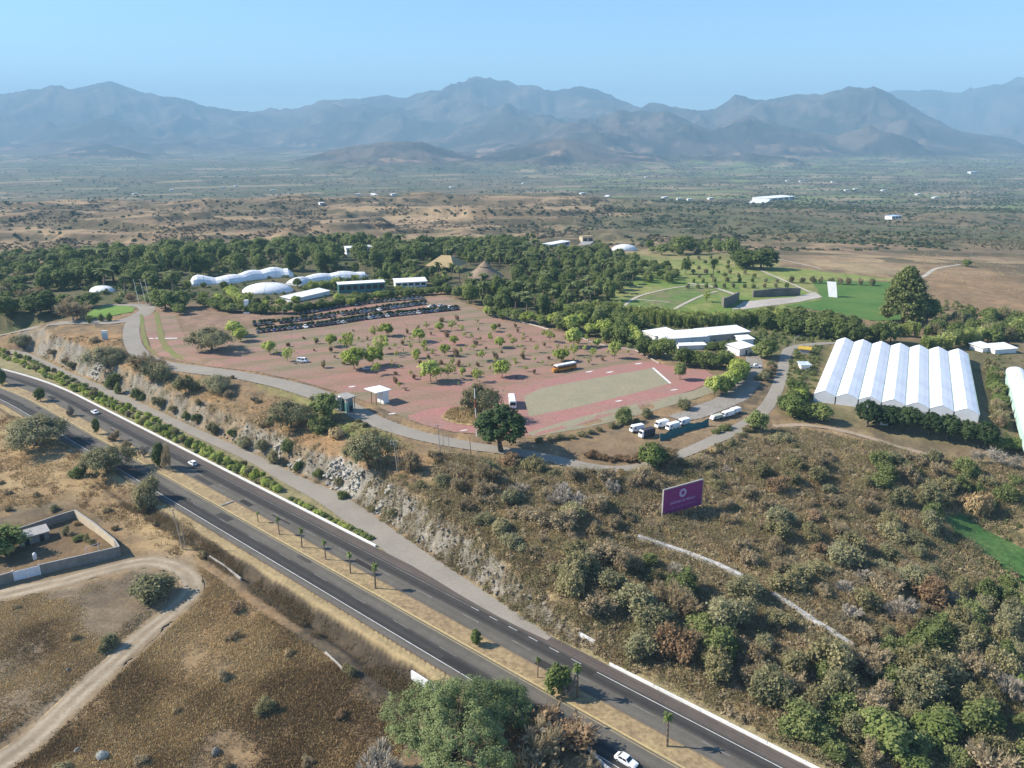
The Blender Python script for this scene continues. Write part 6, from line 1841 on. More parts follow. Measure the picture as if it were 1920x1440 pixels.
# ---- hedges, rows, groves
hedge([(-10,662),(60,692),(120,720),(180,750),(240,779),(300,813),(360,842),(420,874),(470,905),(515,927)], 3.5, [('hedge', 7), ('shrub', 2), ('olive', 1)], (2.2, 4.4), (1.3, 3.2), "hedge_shrub", "shrub", "in the hedge behind the white barrier", True, .9)
hedge([(-10,652),(60,680),(130,712),(190,744),(250,772),(310,803),(370,834),(430,866),(490,896),(530,922)], 5.4, [('hedge', 5), ('shrub', 3), ('greyscrub', 2)], (2.2, 4), (1.2, 2.6), "hedge_shrub", "shrub", "on the service road side of the hedge", True, .8)
hedge([(548,938),(585,962),(625,984),(655,1004),(680,1018)], 2.4, [('hedge', 5), ('shrub', 3)], (2.0, 3.0), (.8, 1.5), "hedge_shrub", "low shrub", "where the hedge tapers off beside the service road", True, .5)
for a, b, w, h in ((214,724,26,24),(228,736,16,18),(255,748,20,20),(270,750,14,16),(299,764,20,22),(325,774,18,18),(345,786,16,18),(370,789,18,20),(402,814,24,26),(432,816,16,16),(461,838,28,28),(490,848,26,24),(516,868,28,28),(535,842,24,24),(600,896,22,24),(640,908,22,22),(735,968,22,18),(640,934,16,14),(560,880,16,16),(700,958,16,14)):
    one(SR.choice(['greenscrub', 'olive', 'greenscrub', 'mesquite']), a + SR.uniform(-5, 5), b + SR.uniform(-2, 2), w * SR.uniform(.7, 1.35), h * SR.uniform(.7, 1.15), "bank_shrub", "dark green shrub planted along the foot of the rock cut", "shrub", True, "round shrubs along the foot of the rock cut")
D_, B_, Mm = 'broad_dark', 'bamboo', 'broad_mid'
hedge([(1060,600),(1110,592),(1160,594),(1205,603),(1250,610),(1310,616),(1370,615),(1425,609),(1465,604)], 2.5, [(B_, 9), (Mm, 1)], (4.2, 6), (6, 9), "bamboo_clump", "bamboo clump", "in the long hedge in front of the terraced garden", False, 1.2, "bamboo")
hedge([(1130,590),(1190,594),(1260,603),(1330,608),(1400,603)], 3.2, [(B_, 9), (D_, 1)], (4, 5.5), (5, 7.5), "bamboo_clump", "bamboo clump", "on the garden side of the long hedge", False, 1.0, "bamboo")
hedge([(1438,616),(1500,628),(1560,636),(1610,640),(1665,642)], 6, [(D_, 9), (Mm, 1)], (9, 12), (8, 11), "broadleaf_tree", "tree", "in the dense dark row behind the greenhouse", False, 1.5)
hedge([(1450,600),(1500,606),(1560,614),(1620,618)], 6.5, [(D_, 9), (Mm, 2)], (8, 11), (7, 9), "broadleaf_tree", "tree", "between lawn and the dense dark row", False, 1.5)
hedge([(1650,628),(1690,630),(1735,634)], 3.2, [(B_, 1)], (4, 6), (6, 8.5), "bamboo_clump", "bamboo clump", "at the foot of the conical tree", False, 1, "bamboo")
hedge([(1732,660),(1760,656),(1800,648),(1850,640),(1925,622)], 4, [(B_, 6), (Mm, 4)], (4.5, 7), (6, 9), "bamboo_clump", "bamboo clump", "behind the second greenhouse", False, 1.5, "bamboo")
grove([(1740,625),(1830,600),(1925,600),(1925,640),(1840,655),(1760,645)], 7, [(Mm, 5), (D_, 3), ('olive', 3)], (7, 10), (.7, 1), "thicket_tree", "tree", "in the thicket behind the greenhouses", 5, False)
grove([(1040,612),(1080,600),(1150,600),(1200,615),(1215,650),(1190,652),(1120,640),(1060,628)], 6.5, [(Mm, 6), (D_, 4), ('young', 2)], (7, 10), (.8, 1.1), "thicket_tree", "tree", "in the thicket between lot and long shed", 6, False)
hedge([(1212,668),(1240,672),(1262,672)], 5, [(Mm, 5), (D_, 5)], (9, 11), (8, 9.5), "broadleaf_tree", "tree", "before the left end of the long shed", False, 1)
hedge([(1282,684),(1310,688),(1345,690),(1375,686)], 5.5, [(Mm, 6), (D_, 4)], (8, 10), (6, 8), "broadleaf_tree", "tree", "in the row between lot and the sheds", False, 1)
hedge([(1340,742),(1356,738),(1372,726),(1384,714),(1380,700)], 4.5, [('young', 6), (Mm, 4)], (7, 9), (6, 8), "broadleaf_tree", "tree", "in the bright clump at the right tip of the lot", False, 1)
hedge([(1335,655),(1360,655),(1385,652)], 5, [(D_, 1)], (6, 8), (3, 4.5), "broadleaf_tree", "tree", "before the right half of the long shed", False, 1)
hedge([(1425,672),(1440,668)], 5, [(Mm, 1)], (8, 9), (7, 8), "broadleaf_tree", "tree", "between the white hut and the curving road", False, .5)
hedge([(1432,712),(1440,700),(1452,690)], 5, [('greyscrub', 2), ('rust', 1), (Mm, 1)], (4, 6), (2.5, 4), "shrub", "shrub", "on the strip between driveway and curving road", False, 1)
hedge([(1478,770),(1494,752),(1504,732),(1510,712),(1526,694),(1538,676),(1548,658)], 4.2, [(Mm, 5), ('young', 3), ('olive', 2), (D_, 2)], (5, 8), (4, 6.5), "thicket_tree", "tree", "in the thicket along the left greenhouse wall", False, 1.5, check=True)
hedge([(1488,782),(1520,788),(1545,790)], 5, [(D_, 3), (Mm, 2)], (7, 9), (5.5, 7.5), "broadleaf_tree", "tree", "at the greenhouse's near left corner", False, .8)
hedge([(1618,798),(1680,806),(1722,814),(1765,822),(1805,829),(1848,836)], 5.2, [('fig', 9), (D_, 1)], (9, 11.5), (8, 10.5), "broadleaf_tree", "tree", "in the dark row before the greenhouse front", True, 1.0)
hedge([(1868,838),(1892,844),(1920,850)], 5, [(Mm, 3), ('greenscrub', 3)], (6, 8), (4, 6), "broadleaf_tree", "tree", "between the two greenhouses' near ends", True, 1)
hedge([(1872,800),(1872,770),(1868,740),(1862,712),(1858,690)], 4.2, [('olive', 4), (Mm, 3), ('brown', 2)], (4.5, 7), (3, 5), "scrub_tree", "bush", "in the alley between the greenhouses", False, 1.2)
hedge([(1826,868),(1852,872),(1880,878),(1915,884)], 2.2, [('reed', 1)], (3.5, 5), (4.5, 7), "reed_clump", "reed clump", "on the bank below the greenhouses", True, .8, "reeds")
for pp_ in ([(484,619),(545,612.5),(620,604),(695,592.5),(795,582.5),(862,576)], [(478,606.5),(570,597),(690,581),(800,566)], [(560,586),(645,572),(720,563),(796,557)]):
    hedge(pp_, 2.3, [('hedgedark', 1)], (2.4, 3.4), (1.3, 2.1), "row_shrub", "low shrub", "in the dark strips behind the parked car rows", False, .5)
grove([(345,560),(450,580),(640,576),(840,548),(842,520),(560,514),(350,522)], 7.5, [(Mm, 4), (D_, 3), ('young', 2), (B_, 1)], (4, 7), (.7, 1), "thicket_tree", "tree", "among the tents and low pavilions", 16, False)
for a, b, w, h in ((862,532,22,34),(846,524,20,32),(908,546,22,34),(930,548,22,34),(880,540,20,30),(820,522,20,32),(780,528,20,30)):
    one('tallpalm', a, b, w, h, "palm_tree", "palm standing just in front of the thatched palapas", "palm", False, "palms in front of the palapas")
# gardens
hedge([(1484,530),(1530,531),(1580,533),(1640,536)], 6.5, [('greyscrub', 4), ('brown', 1)], (3.8, 5), (3.6, 5), "garden_tree", "tree", "in the row along the far edge of the bright lawn", False, .4)
hedge([(1290,541),(1350,540),(1420,540),(1475,540)], 7, [('greyscrub', 1), ('shrub', 1)], (2.6, 3.6), (2.6, 3.8), "garden_tree", "sapling", "in the near planted row on the terraced garden", False, .3, "tree")
hedge([(1300,530),(1350,529),(1410,529),(1460,530)], 8, [('greyscrub', 1), ('shrub', 1)], (2.4, 3.4), (2.4, 3.6), "garden_tree", "sapling", "in the far planted row on the terraced garden", False, .3, "tree")
grove([(1195,505),(1240,500),(1275,520),(1255,532),(1200,530)], 8, [(Mm, 5), (D_, 3), ('tallpalm', 2)], (6, 9), (.8, 1), "broadleaf_tree", "tree", "in the clump at the garden's left edge", 7, False)
grove([(1210,468),(1330,462),(1380,470),(1330,478),(1230,480)], 13, [(Mm, 5), (D_, 3), ('olive', 2)], (6, 9), (.7, 1), "broadleaf_tree", "tree", "along the far edge of the gardens", 8, False)
for yy, x0, x1, ww in ((487,1290,1400,'first'), (496,1300,1380,'second'), (505,1290,1400,'third'), (514,1300,1410,'fourth'), (521,1310,1430,'fifth')):
    hedge([(x0, yy), ((x0 + x1) / 2, yy - .5), (x1, yy)], 10, [(Mm, 2), ('greyscrub', 2)], (2.6, 3.8), (2.6, 4), "orchard_tree", "orchard tree", f"in the {ww} orchard row of the garden lawn", False, .5, "tree")
hedge([(1120,892),(1180,890),(1240,880),(1290,866),(1340,848),(1390,822),(1425,800)], 3.6, [('olive', 3), ('brown', 2), ('greyscrub', 2), ('strawbush', 1)], (2.4, 4.6), (1.2, 2.4), "shrub", "shrub", "on the outer verge of the curving access road", False, 1.0, check=True)
# forest behind the tents, palm grove in the middle
nf = grove([(56,548),(58,486),(200,474),(420,466),(640,458),(800,474),(842,500),(795,514),(700,504),(560,514),(440,522),(352,528),(340,545),(330,566),(240,562),(150,545)], 10.2, [(D_, 5), (Mm, 5), ('tallpalm', 2)], (9, 15), (.75, 1.15), "forest_tree", "tree", "in the dark forest behind the white tents", 9, False, 290)
grove([(560,508),(700,508),(790,518),(850,512),(845,535),(800,530),(740,533),(700,524),(600,515)], 7.5, [('tallpalm', 6), (D_, 2), (Mm, 2)], (5, 7), (1.2, 1.7), "palm_tree", "tree", "among the palms behind the teal hall", 10, False)
grove([(700,482),(790,466),(900,458),(965,462),(955,500),(880,512),(850,520),(800,512)], 9, [('tallpalm', 5), (D_, 4), (Mm, 1)], (7, 10), (1.0, 1.3), "palm_tree", "tree", "around the two thatched palapas", 15, False)
one('strawbush', 1834, 966, 48, 46, "dry_tree", "straw coloured dead tree at the head of the green field", "tree")
grove([(880,572),(872,548),(955,528),(960,500),(905,482),(870,470),(960,462),(1100,466),(1190,475),(1195,525),(1150,562),(1050,592),(960,588)], 8.6, [('tallpalm', 5), (D_, 5), (Mm, 1)], (7, 10), (1.0, 1.35), "palm_tree", "tree", "in the dark grove around the cone roofed palapa", 11, False, 260)
hedge([(852,560),(880,556),(905,552),(935,556),(955,572)], 3.4, [(B_, 7), (Mm, 3)], (4, 6), (6, 8), "bamboo_clump", "bamboo clump", "before the cone roofed palapa", False, 1.2, "bamboo")
hedge([(915,592),(950,600),(990,606),(1025,612)], 5, [('young', 4), (Mm, 5)], (6, 8), (5, 7), "broadleaf_tree", "tree", "along the pale kerb at the far side of the lot", False, 1.2)
hedge([(575,548),(610,543),(650,536),(690,530)], 3.6, [(B_, 8), (Mm, 2)], (4.5, 6), (5, 7), "bamboo_clump", "bamboo clump", "before the low wavy tent", False, 1.2, "bamboo")
hedge([(556,586),(600,580),(650,570),(700,562),(760,556),(815,552),(846,552)], 4.2, [(D_, 5), (Mm, 5)], (5.5, 7.5), (3.6, 5), "broadleaf_tree", "tree", "in the hedge between tents and parked cars", False, 1.4)
hedge([(385,574),(420,582),(455,586),(505,588),(548,586)], 5.5, [(Mm, 6), (D_, 3), ('olive', 1)], (7, 9.5), (4.5, 6.5), "broadleaf_tree", "tree", "before the white dome", False, 1.6)
hedge([(432,552),(440,562),(452,568)], 5, [('young', 1)], (6, 8), (5, 7), "broadleaf_tree", "tree", "at the left foot of the white dome", False, 1)
grove([(0,560),(60,545),(120,560),(150,575),(110,600),(0,600)], 9, [(Mm, 5), (D_, 3), ('halfbare', 3), ('olive', 2)], (6, 10), (.6, .85), "thicket_tree", "tree", "by the western approach to the roundabout", 12, False)
grove([(0,480),(55,485),(56,545),(0,560)], 11, [(Mm, 5), (D_, 3), ('olive', 3)], (8, 12), (.6, .8), "broadleaf_tree", "tree", "west of the dark forest", 13, False)
grove([(205,570),(250,560),(330,575),(350,600),(300,578)], 8, [(Mm, 5), ('rust', 2), ('brown', 2)], (5, 8), (.6, .8), "broadleaf_tree", "tree", "around the shell roof and flagpoles", 14, False)
# dry scrub
OL, GS_, BR, RU, GN, BA, HB, ST = 'olive', 'greyscrub', 'brown', 'rust', 'greenscrub', 'bare', 'halfbare', 'strawbush'
cnt = 0
cnt += grove([(60,668),(200,640),(245,660),(270,690),(400,722),(520,752),(640,812),(760,845),(880,868),(800,905),(700,890),(640,870),(560,850),(400,790),(280,740),(180,705)], 10.5, [(OL, 3), (GS_, 3), (BR, 3), (ST, 3), (GN, 1), (BA, 1)], (3.2, 6.4), (.45, .7), "scrub_tree", "bush", "on the orange slope above the rock cut", 31)
cnt += grove([(770,900),(880,880),(960,870),(1060,892),(1190,895),(1235,920),(1235,1000),(1180,1012),(1060,1085),(985,1050),(880,965),(800,935)], 5.6, [(OL, 4), (GS_, 2), (BR, 5), (BA, 2), (HB, 4), (RU, 2)], (3.2, 9.5), (.42, .7), "scrub_tree", "scrub tree", "between access road and rock cut", 32)
cnt += grove([(1240,880),(1330,850),(1450,822),(1600,872),(1640,900),(1640,965),(1500,968),(1330,955),(1330,900)], 6.2, [(OL, 3), (GS_, 2), (BR, 5), (BA, 2), (HB, 4), (RU, 2)], (3, 8.5), (.4, .66), "scrub_tree", "scrub tree", "on the slope above the billboard", 33)
cnt += grove([(1640,872),(1740,862),(1800,880),(1920,890),(1920,960),(1800,950),(1740,1000),(1690,960),(1640,920)], 5.4, [(OL, 3), (GN, 5), (GS_, 3), (BR, 2), (HB, 2)], (4.5, 8), (.5, .85), "scrub_tree", "scrub tree", "in the gully above the green field", 34)
cnt += grove([(1345,975),(1500,968),(1640,965),(1740,1005),(1800,1080),(1800,1180),(1680,1210),(1610,1205),(1470,1112),(1400,1075)], 5.8, [(OL, 4), (GS_, 2), (BR, 5), (BA, 2), (HB, 4), (RU, 2)], (3.2, 9.5), (.42, .75), "scrub_tree", "scrub tree", "between the billboard and the green field", 35)
cnt += grove([(1050,1098),(1190,1022),(1260,1045),(1390,1095),(1450,1130),(1560,1205),(1530,1330),(1470,1330),(1300,1262),(1180,1218),(1090,1165)], 5.0, [(OL, 5), (GS_, 3), (GN, 2), (BR, 3), (HB, 3), (RU, 2), (BA, 1)], (4, 11), (.5, .85), "scrub_tree", "scrub tree", "between the stone wall and the highway", 36)
cnt += grove([(1470,1330),(1560,1225),(1610,1225),(1800,1190),(1920,1230),(1990,1460),(1570,1455)], 5.3, [(OL, 5), (GN, 6), (Mm, 2), (GS_, 3), (HB, 3), (BA, 1), (BR, 1)], (4.5, 11.5), (.55, .9), "scrub_tree", "scrub tree", "in the dense wood below the stone wall's end", 37)
cnt += grove([(1800,1080),(1850,1075),(1925,1130),(1925,1230),(1800,1190)], 5, [(GN, 4), (OL, 3), (GS_, 3)], (5, 8), (.6, .9), "scrub_tree", "scrub tree", "below the green field", 38)
hedge([(1110,856),(1140,862),(1170,864),(1200,860)], 3, [(RU, 1)], (4, 5.5), (1.6, 2.4), "shrub", "shrub", "in the red brown hedge beside the access road bend", True, .6)
hedge([(1010,828),(1060,822),(1110,812),(1160,800),(1195,792)], 4.2, [(OL, 2), (GS_, 2), (ST, 2)], (2.6, 4), (1.2, 2.2), "shrub", "shrub", "along the near edge of the paver strip", False, .8, check=True)
hedge([(1300,835),(1340,815),(1370,800),(1395,780)], 3.6, [(GN, 2), (OL, 3), (ST, 1)], (3, 4.5), (1.4, 2.2), "shrub", "shrub", "on the island between driveway and access road", False, .8, check=True)
hedge([(440,708),(520,725),(570,742),(620,765),(690,798),(730,812)], 5, [(GS_, 1), (OL, 1), (ST, 1)], (2, 3.4), (1, 1.8), "shrub", "shrub", "on the verge between lot and access road", False, 1.2, check=True)
grove([(-20,900),(130,930),(330,1000),(420,1060),(380,1060),(230,1000),(-20,950)], 9, [(ST, 5), (BR, 2), (GS_, 1)], (2, 3.4), (.4, .7), "shrub", "tussock", "in the dry grass above the walled yard", 41)
grove([(420,1120),(560,1190),(660,1260),(740,1330),(680,1420),(560,1400),(420,1300),(400,1200)], 11, [(RU, 4), (BR, 3), (HB, 2), (ST, 2), (OL, 1)], (2.2, 5), (.4, .7), "shrub", "bush", "between dirt track and highway", 42)
grove([(100,1440),(250,1330),(400,1330),(600,1420),(640,1460),(200,1470)], 13, [(BR, 3), (ST, 2), (HB, 2), (OL, 1)], (1.8, 3.8), (.4, .6), "shrub", "bush", "along the bottom edge right of the dirt track", 43)
grove([(-20,1140),(230,1110),(300,1120),(250,1180),(-20,1380)], 20, [(ST, 3), (BR, 2)], (1.4, 2.6), (.35, .6), "shrub", "bush", "on the brown field inside the track's loop", 44)
hedge([(150,1040),(190,1030),(120,1000)], 3, [(BR, 1), (OL, 1), (GN, 1)], (2.6, 4), (1.4, 2.4), "shrub", "shrub", "inside the walled yard", True, .8, check=True)
print("forest", nf, "scrub", cnt, "plants", NP)

# ---- say where each one of a zone stands, by the nearest thing one can find
LAND = [("the magenta billboard",1280,960),("the stone wall's upper end",1200,1012),("the stone wall's middle gap",1420,1100),("the stone wall's lower end",1598,1216),("the roadside marker",1134,1219),("the bright green field",1850,1030),("the straw dead tree",1834,966),("the tallest median palm",1251,1399),("the broad fig tree",940,846),("the crossarm pole",746,887),("the dark wooden pole",884,860),("the van yard",1260,815),("the footpath's start",1452,800),("the footpath's far end",1800,868),("the barrier's start",1140,1250),("the gatehouse",650,781),("the white signboard",197,637),("the farthest white car",178,773),("the second white car",361,869),("the large greenhouse",1690,740),("the second greenhouse",1900,780),("the conical tree",1692,606),("the long white shed",1300,645),("the orange bus",1057,690),("the white coach",960,765),("the teal hall",680,548),("the white dome",495,553),("the long white tent",450,526),("the low wavy tent",620,524),("the white shell roof",180,549),("the flagpoles",272,573),("the cone palapa",910,528),("the tan palapa",825,508),("the barrel pavilion",1175,470),("the far villa",1075,460),("the leaning white slab",1562,557),("the long stone wall",1455,555),("the curved stone wall",1368,575),("the roundabout lawn",205,587),("the wide mesquite",396,657),("the forest building",676,477),("the white huts",1400,660),("the ticket booth",712,760),("the walled yard",130,1030),("the dirt track's bend",350,1090),("the pale boulder",192,1418),("the culvert wall",800,1290),("the feathery bottom tree",842,1440),("the guard rail",1080,1394),("the drain slab",418,948),("the fan palm row",656,1073),("the gravel driveway",1350,757),("the yellow roofed cabin",1508,663),("the lone mast",1818,498)]
seen = {}
for nm_, bs in BASE.items():
    o = bpy.data.objects[nm_]
    u, v = topx(*o.location)
    best = min(LAND, key=lambda l: math.hypot(u - l[1], (v - l[2]) * 1.8))
    dx_, dy_ = u - best[1], (v - best[2]) * 1.8
    d_ = math.hypot(dx_, dy_)
    w_ = ("left of" if dx_ < 0 else "right of") if abs(dx_) > abs(dy_) else ("behind" if dy_ < 0 else "in front of")
    w_ = "right beside" if d_ < 22 else ("just " if d_ < 60 else "" if d_ < 130 else "far ") + w_
    lb = f"{bs} {w_} {best[0]}"
    o["label"] = lb
    o["group"] = seen.setdefault(lb, o["group"])
# ------------------------------------------------------------------ ground cover nobody could count
def merged(name, kind_pts, lm, label=None):
    V = np.vstack([v for v, t in kind_pts]); T = np.concatenate([t for v, t in kind_pts])
    me = np_mesh(name, V, np.arange(len(V)).reshape(-1, 4), False, {"tint": ('FACE', 'FLOAT', T)})
    return tag(link(name, me, None, LM[lm]), kind='stuff')
def cover(px, n, seed):
    P = polyw(px); A = np.array(P); lo, hi = A.min(0), A.max(0); rg = np.random.default_rng(seed)
    c = rg.uniform(lo, hi, (int(n), 2)); c = c[sdf(c[:, 0], c[:, 1], P) > 0]
    c = c[hz(c[:, 0], c[:, 1], DEP) < .02]
    s, t = st(c[:, 0], c[:, 1]); c = c[~((t > -9.8) & (t < t_edge(s) - 1.2) & (s < 175))]
    return c, rg
def tufts(c, rg, hgt, spread, blades=4, wid=.07, dens=None):
    """small upright blades around each point"""
    if dens is not None: c = c[rg.random(len(c)) < dens(c[:, 0], c[:, 1])]
    n = len(c); z = hz(c[:, 0], c[:, 1]); base = np.column_stack([c, z])
    P = np.repeat(base, blades, 0); m = len(P)
    P[:, :2] += rg.normal(0, spread, (m, 2)); P[:, 2] = hz(P[:, 0], P[:, 1]) - .03
    a = rg.uniform(0, 6.283, m); hh = hgt * np.repeat(rg.uniform(.5, 1.3, n), blades) * rg.uniform(.6, 1.2, m)
    u = np.column_stack([np.cos(a), np.sin(a), np.zeros(m)]); ln = np.column_stack([rg.normal(0, .35, m), rg.normal(0, .35, m), np.ones(m)]) * hh[:, None]
    w = (wid * rg.uniform(.7, 1.5, m))[:, None]
    V = np.stack([P - u * w, P + u * w, P + ln + u * w * .5, P + ln - u * w * .5], 1).reshape(-1, 3)
    big = (fbm(base[:, 0] / 16, base[:, 1] / 16, 611, 4) - .5) * 3.0
    return V, np.clip(np.repeat(rg.normal(.48, .12, n) + big, blades) + rg.normal(0, .1, m), 0, 1)
def cl_noise(sc, a, b, sd): return lambda x, y: sstep(a, b, fbm(x / sc, y / sc, sd, 3))
gl = []
for px, n, hh, sp, sc in (([(-40,770),(140,790),(330,960),(450,1060),(330,1045),(240,1000),(140,945),(-40,965)], 52000, .55, .35, 6), ([(370,1060),(520,1170),(650,1255),(790,1330),(720,1470),(-60,1500),(150,1335),(372,1125)], 130000, .42, .3, 14), ([(-60,1120),(250,1085),(322,1112),(290,1165),(-60,1440)], 60000, .28, .3, 14),
                          ([(60,650),(240,640),(262,690),(380,712),(560,752),(640,795),(760,835),(900,865),(770,905),(660,885),(520,855),(400,805),(250,745),(100,690)], 34000, .6, .35, 7), ([(820,850),(1100,885),(1260,872),(1340,850),(1470,800),(1920,880),(1920,1440),(1560,1440),(1150,1245),(1050,1190),(960,1060),(800,950)], 150000, .75, .4, 11), ([(1700,468),(1920,500),(1960,610),(1800,590),(1740,540)], 9000, .7, .5, 20)):
    c, rg = cover(px, n, len(gl) + 70); gl.append(tufts(c, rg, hh, sp, 4, .07, cl_noise(sc, .30, .66, 88)))
c, rg = cover([(826,783),(836,789),(856,795),(880,798),(896,796),(915,780),(900,764),(872,760),(842,766)], 1, 5)
P = np.array(polyw([(832,782),(856,793),(890,796),(910,780),(885,764),(846,767)])); cc = rg.uniform(P.min(0), P.max(0), (1400, 2)); cc = cc[sdf(cc[:, 0], cc[:, 1], P) > 0]
gl.append(tufts(cc, rg, 1.0, .3, 5, .09))
merged("dry_grass", gl, 'straw')
wl = []
# fallen and standing rock of the cut
_i, _j = np.nonzero((ROCK > .6) & (pale > .25) & (GR < 420)); _rg = np.random.default_rng(8); _s = _rg.choice(len(_i), 900)
_i2, _j2 = np.nonzero((ROCK > .6) & (GR < 330)); _s2 = _rg.choice(len(_i2), 500)
def rocks(ii, jj, r0, r1):
    n = len(ii); P = np.stack([GX[ii, jj], GY[ii, jj], Z[ii, jj]], 1) + _rg.normal(0, .5, (n, 3)) * np.array([1, 1, .2])
    r = _rg.uniform(r0, r1, n) ** 1.0
    c8 = np.array([(a, b, d) for d in (-1, 1) for a, b in ((-1, -1), (1, -1), (1, 1), (-1, 1))], float)
    V = c8[None] * _rg.uniform(.45, 1.0, (n, 8, 3)) * r[:, None, None] * np.array([1.5, 1.0, .55]) - np.array([0, 0, .12])
    a = _rg.uniform(0, 6.28, n); ca, sa = np.cos(a)[:, None], np.sin(a)[:, None]
    V = np.stack([V[..., 0] * ca - V[..., 1] * sa, V[..., 0] * sa + V[..., 1] * ca, V[..., 2]], -1) + P[:, None]
    f = np.array([(3, 2, 1, 0), (4, 5, 6, 7), (0, 1, 5, 4), (1, 2, 6, 5), (2, 3, 7, 6), (3, 0, 4, 7)])
    return V.reshape(-1, 3), (f[None] + 8 * np.arange(n)[:, None, None]).reshape(-1, 4)
v_, q_ = rocks(_i[_s], _j[_s], .15, .62); tag(link("rubble", np_mesh("rubble", v_, q_), None, speckle("rock_pale", (.40, .38, .335), (.30, .275, .23), 1.2, .95, .3, .03, .3)), kind='stuff')
v_, q_ = rocks(_i2[_s2], _j2[_s2], .15, .5); tag(link("rubble", np_mesh("rubble", v_, q_), None, speckle("rock_brown", (.27, .24, .19), (.2, .17, .125), 1.2, .95, .3, .03, .3)), kind='stuff')
for px, n, hh, sc in (([(-40,1130),(250,1085),(322,1112),(290,1165),(-40,1420)], 3000, .2, 9), ([(370,1060),(520,1170),(650,1255),(790,1330),(720,1470),(-60,1500),(150,1335),(372,1125)], 16000, .3, 9), ([(820,850),(1100,885),(1260,872),(1340,850),(1470,800),(1920,880),(1920,1440),(1560,1440),(1150,1245),(1050,1190),(960,1060),(800,950)], 60000, .8, 6),
                      ([(60,650),(240,640),(262,690),(400,800),(520,855),(660,885),(770,905),(900,865),(640,795),(380,712)], 16000, .6, 6), ([(620,960),(700,880),(800,905),(960,1050),(1060,1160),(1100,1225),(1000,1180),(800,1060)], 26000, .55, 3)):
    c, rg = cover(px, n, len(wl) + 170); wl.append(tufts(c, rg, hh, .3, 5, .06, cl_noise(sc, .30, .72, 99)))
P = [from_st(a, b) for a, b in ((-150, -13.6), (-20, -14.2), (-20, -18.5), (-60, -19), (-150, -17))]
cc = rg.uniform((-150, -18.5), (-14, -13.8), (9000, 2)); cc = np.stack(from_st(cc[:, 0], cc[:, 1]), 1)
V_, T_ = tufts(cc, rg, .7, .35, 6, .05, cl_noise(6, .3, .6, 98)); wl.append((V_, T_ * .3))
merged("dry_weeds", wl, 'brown')
ul = []
def blobs(c, rg, W, lq, per, hf=.62):
    n = len(c); z = hz(c[:, 0], c[:, 1]); w = W * rg.uniform(.6, 1.4, n)
    d = unit(rg.normal(size=(n, per, 3)) * np.array([1, 1, .8])); d[..., 2] = np.abs(d[..., 2])
    rr = rg.uniform(.55, 1, (n, per, 1))
    P = np.column_stack([c, z])[:, None] + d * rr * (w[:, None, None] * np.array([.5, .5, hf]))
    nr = unit(d + rg.normal(size=d.shape) * .35 + np.array([0, 0, .3])).reshape(-1, 3)
    s = np.repeat(w * lq, per) * rg.uniform(.6, 1.3, n * per)
    V, _ = quads(P.reshape(-1, 3), nr, s, s, rg)
    return V, np.clip(np.repeat(rg.normal(.5, .2, n), per) + rg.normal(0, .1, n * per), 0, 1)
for px, n, W in (([(820,850),(1100,885),(1260,872),(1340,850),(1470,800),(1920,880),(1920,1440),(1560,1440),(1150,1245),(1050,1190),(960,1060),(800,950)], 8000, 1.6), ([(60,650),(240,640),(262,690),(400,800),(520,855),(660,885),(770,905),(900,865),(640,795),(380,712)], 900, 1.1), ([(640,960),(700,880),(800,905),(960,1050),(1060,1160),(1100,1225),(1000,1180),(800,1060)], 900, .9)):
    c, rg = cover(px, n, len(ul) + 270); ul.append(blobs(c, rg, W, .11, 46))
merged("undergrowth", ul, 'brown')
def tangle(c, rg, W, per, ln, wid):
    """low tangle of fine dry twigs and leaves round each point"""
    n = len(c); w = W * rg.uniform(.5, 1.5, n)
    P = rg.normal(0, .33, (n, per, 2)) * w[:, None, None] + c[:, None]
    P = P.reshape(-1, 2); m = len(P); z = hz(P[:, 0], P[:, 1])
    hh = np.repeat(w * .42, per) * rg.random(m) ** .7
    d = unit(np.column_stack([rg.normal(0, .8, m), rg.normal(0, .8, m), rg.uniform(.1, 1.2, m)]))
    l_ = (ln * rg.uniform(.5, 1.4, m))[:, None]; p = np.column_stack([P, z + hh]); u = unit(np.cross(d, rg.normal(size=(m, 3)))) * (wid * rg.uniform(.6, 1.6, m))[:, None]
    V = np.stack([p - d * l_ * .5 - u, p - d * l_ * .5 + u, p + d * l_ * .5 + u * .6, p + d * l_ * .5 - u * .6], 1).reshape(-1, 3)
    return V, np.clip(np.repeat(rg.normal(.5, .2, n), per) + rg.normal(0, .14, m), 0, 1)
SLOPE = [(820,850),(1100,885),(1260,872),(1340,850),(1470,800),(1920,880),(2250,900),(2250,1440),(1560,1440),(1150,1245),(1050,1190),(960,1060),(800,950)]
tl = []
for px, n, W in ((SLOPE, 8500, 3.2), ([(60,650),(240,640),(262,690),(400,800),(520,855),(660,885),(770,905),(900,865),(640,795),(380,712)], 1100, 2.2), ([(640,960),(700,880),(800,905),(960,1050),(1060,1160),(1100,1225),(1000,1180),(800,1060)], 1500, 1.8)):
    c, rg = cover(px, n, len(tl) + 470); tl.append(tangle(c[::2], rg, W, 110, .55, .04))
    if len(tl) == 1: t2 = [tangle(c[1::2], rg, W, 110, .5, .05)]
    else: t2.append(tangle(c[1::2], rg, W, 110, .45, .045))
BANK = [(40,668),(200,724),(330,784),(480,852),(545,886),(640,950),(700,925),(620,850),(560,820),(430,775),(300,722),(200,684),(100,652)]
c, rg = cover(BANK, 2600, 490); tl.append(tangle(c[::2], rg, 2.2, 90, .45, .04)); t2.append(tangle(c[1::2], rg, 2.2, 90, .42, .045))
merged("dry_brush", tl, 'brown')
merged("olive_brush", t2, 'olive')
gu = []
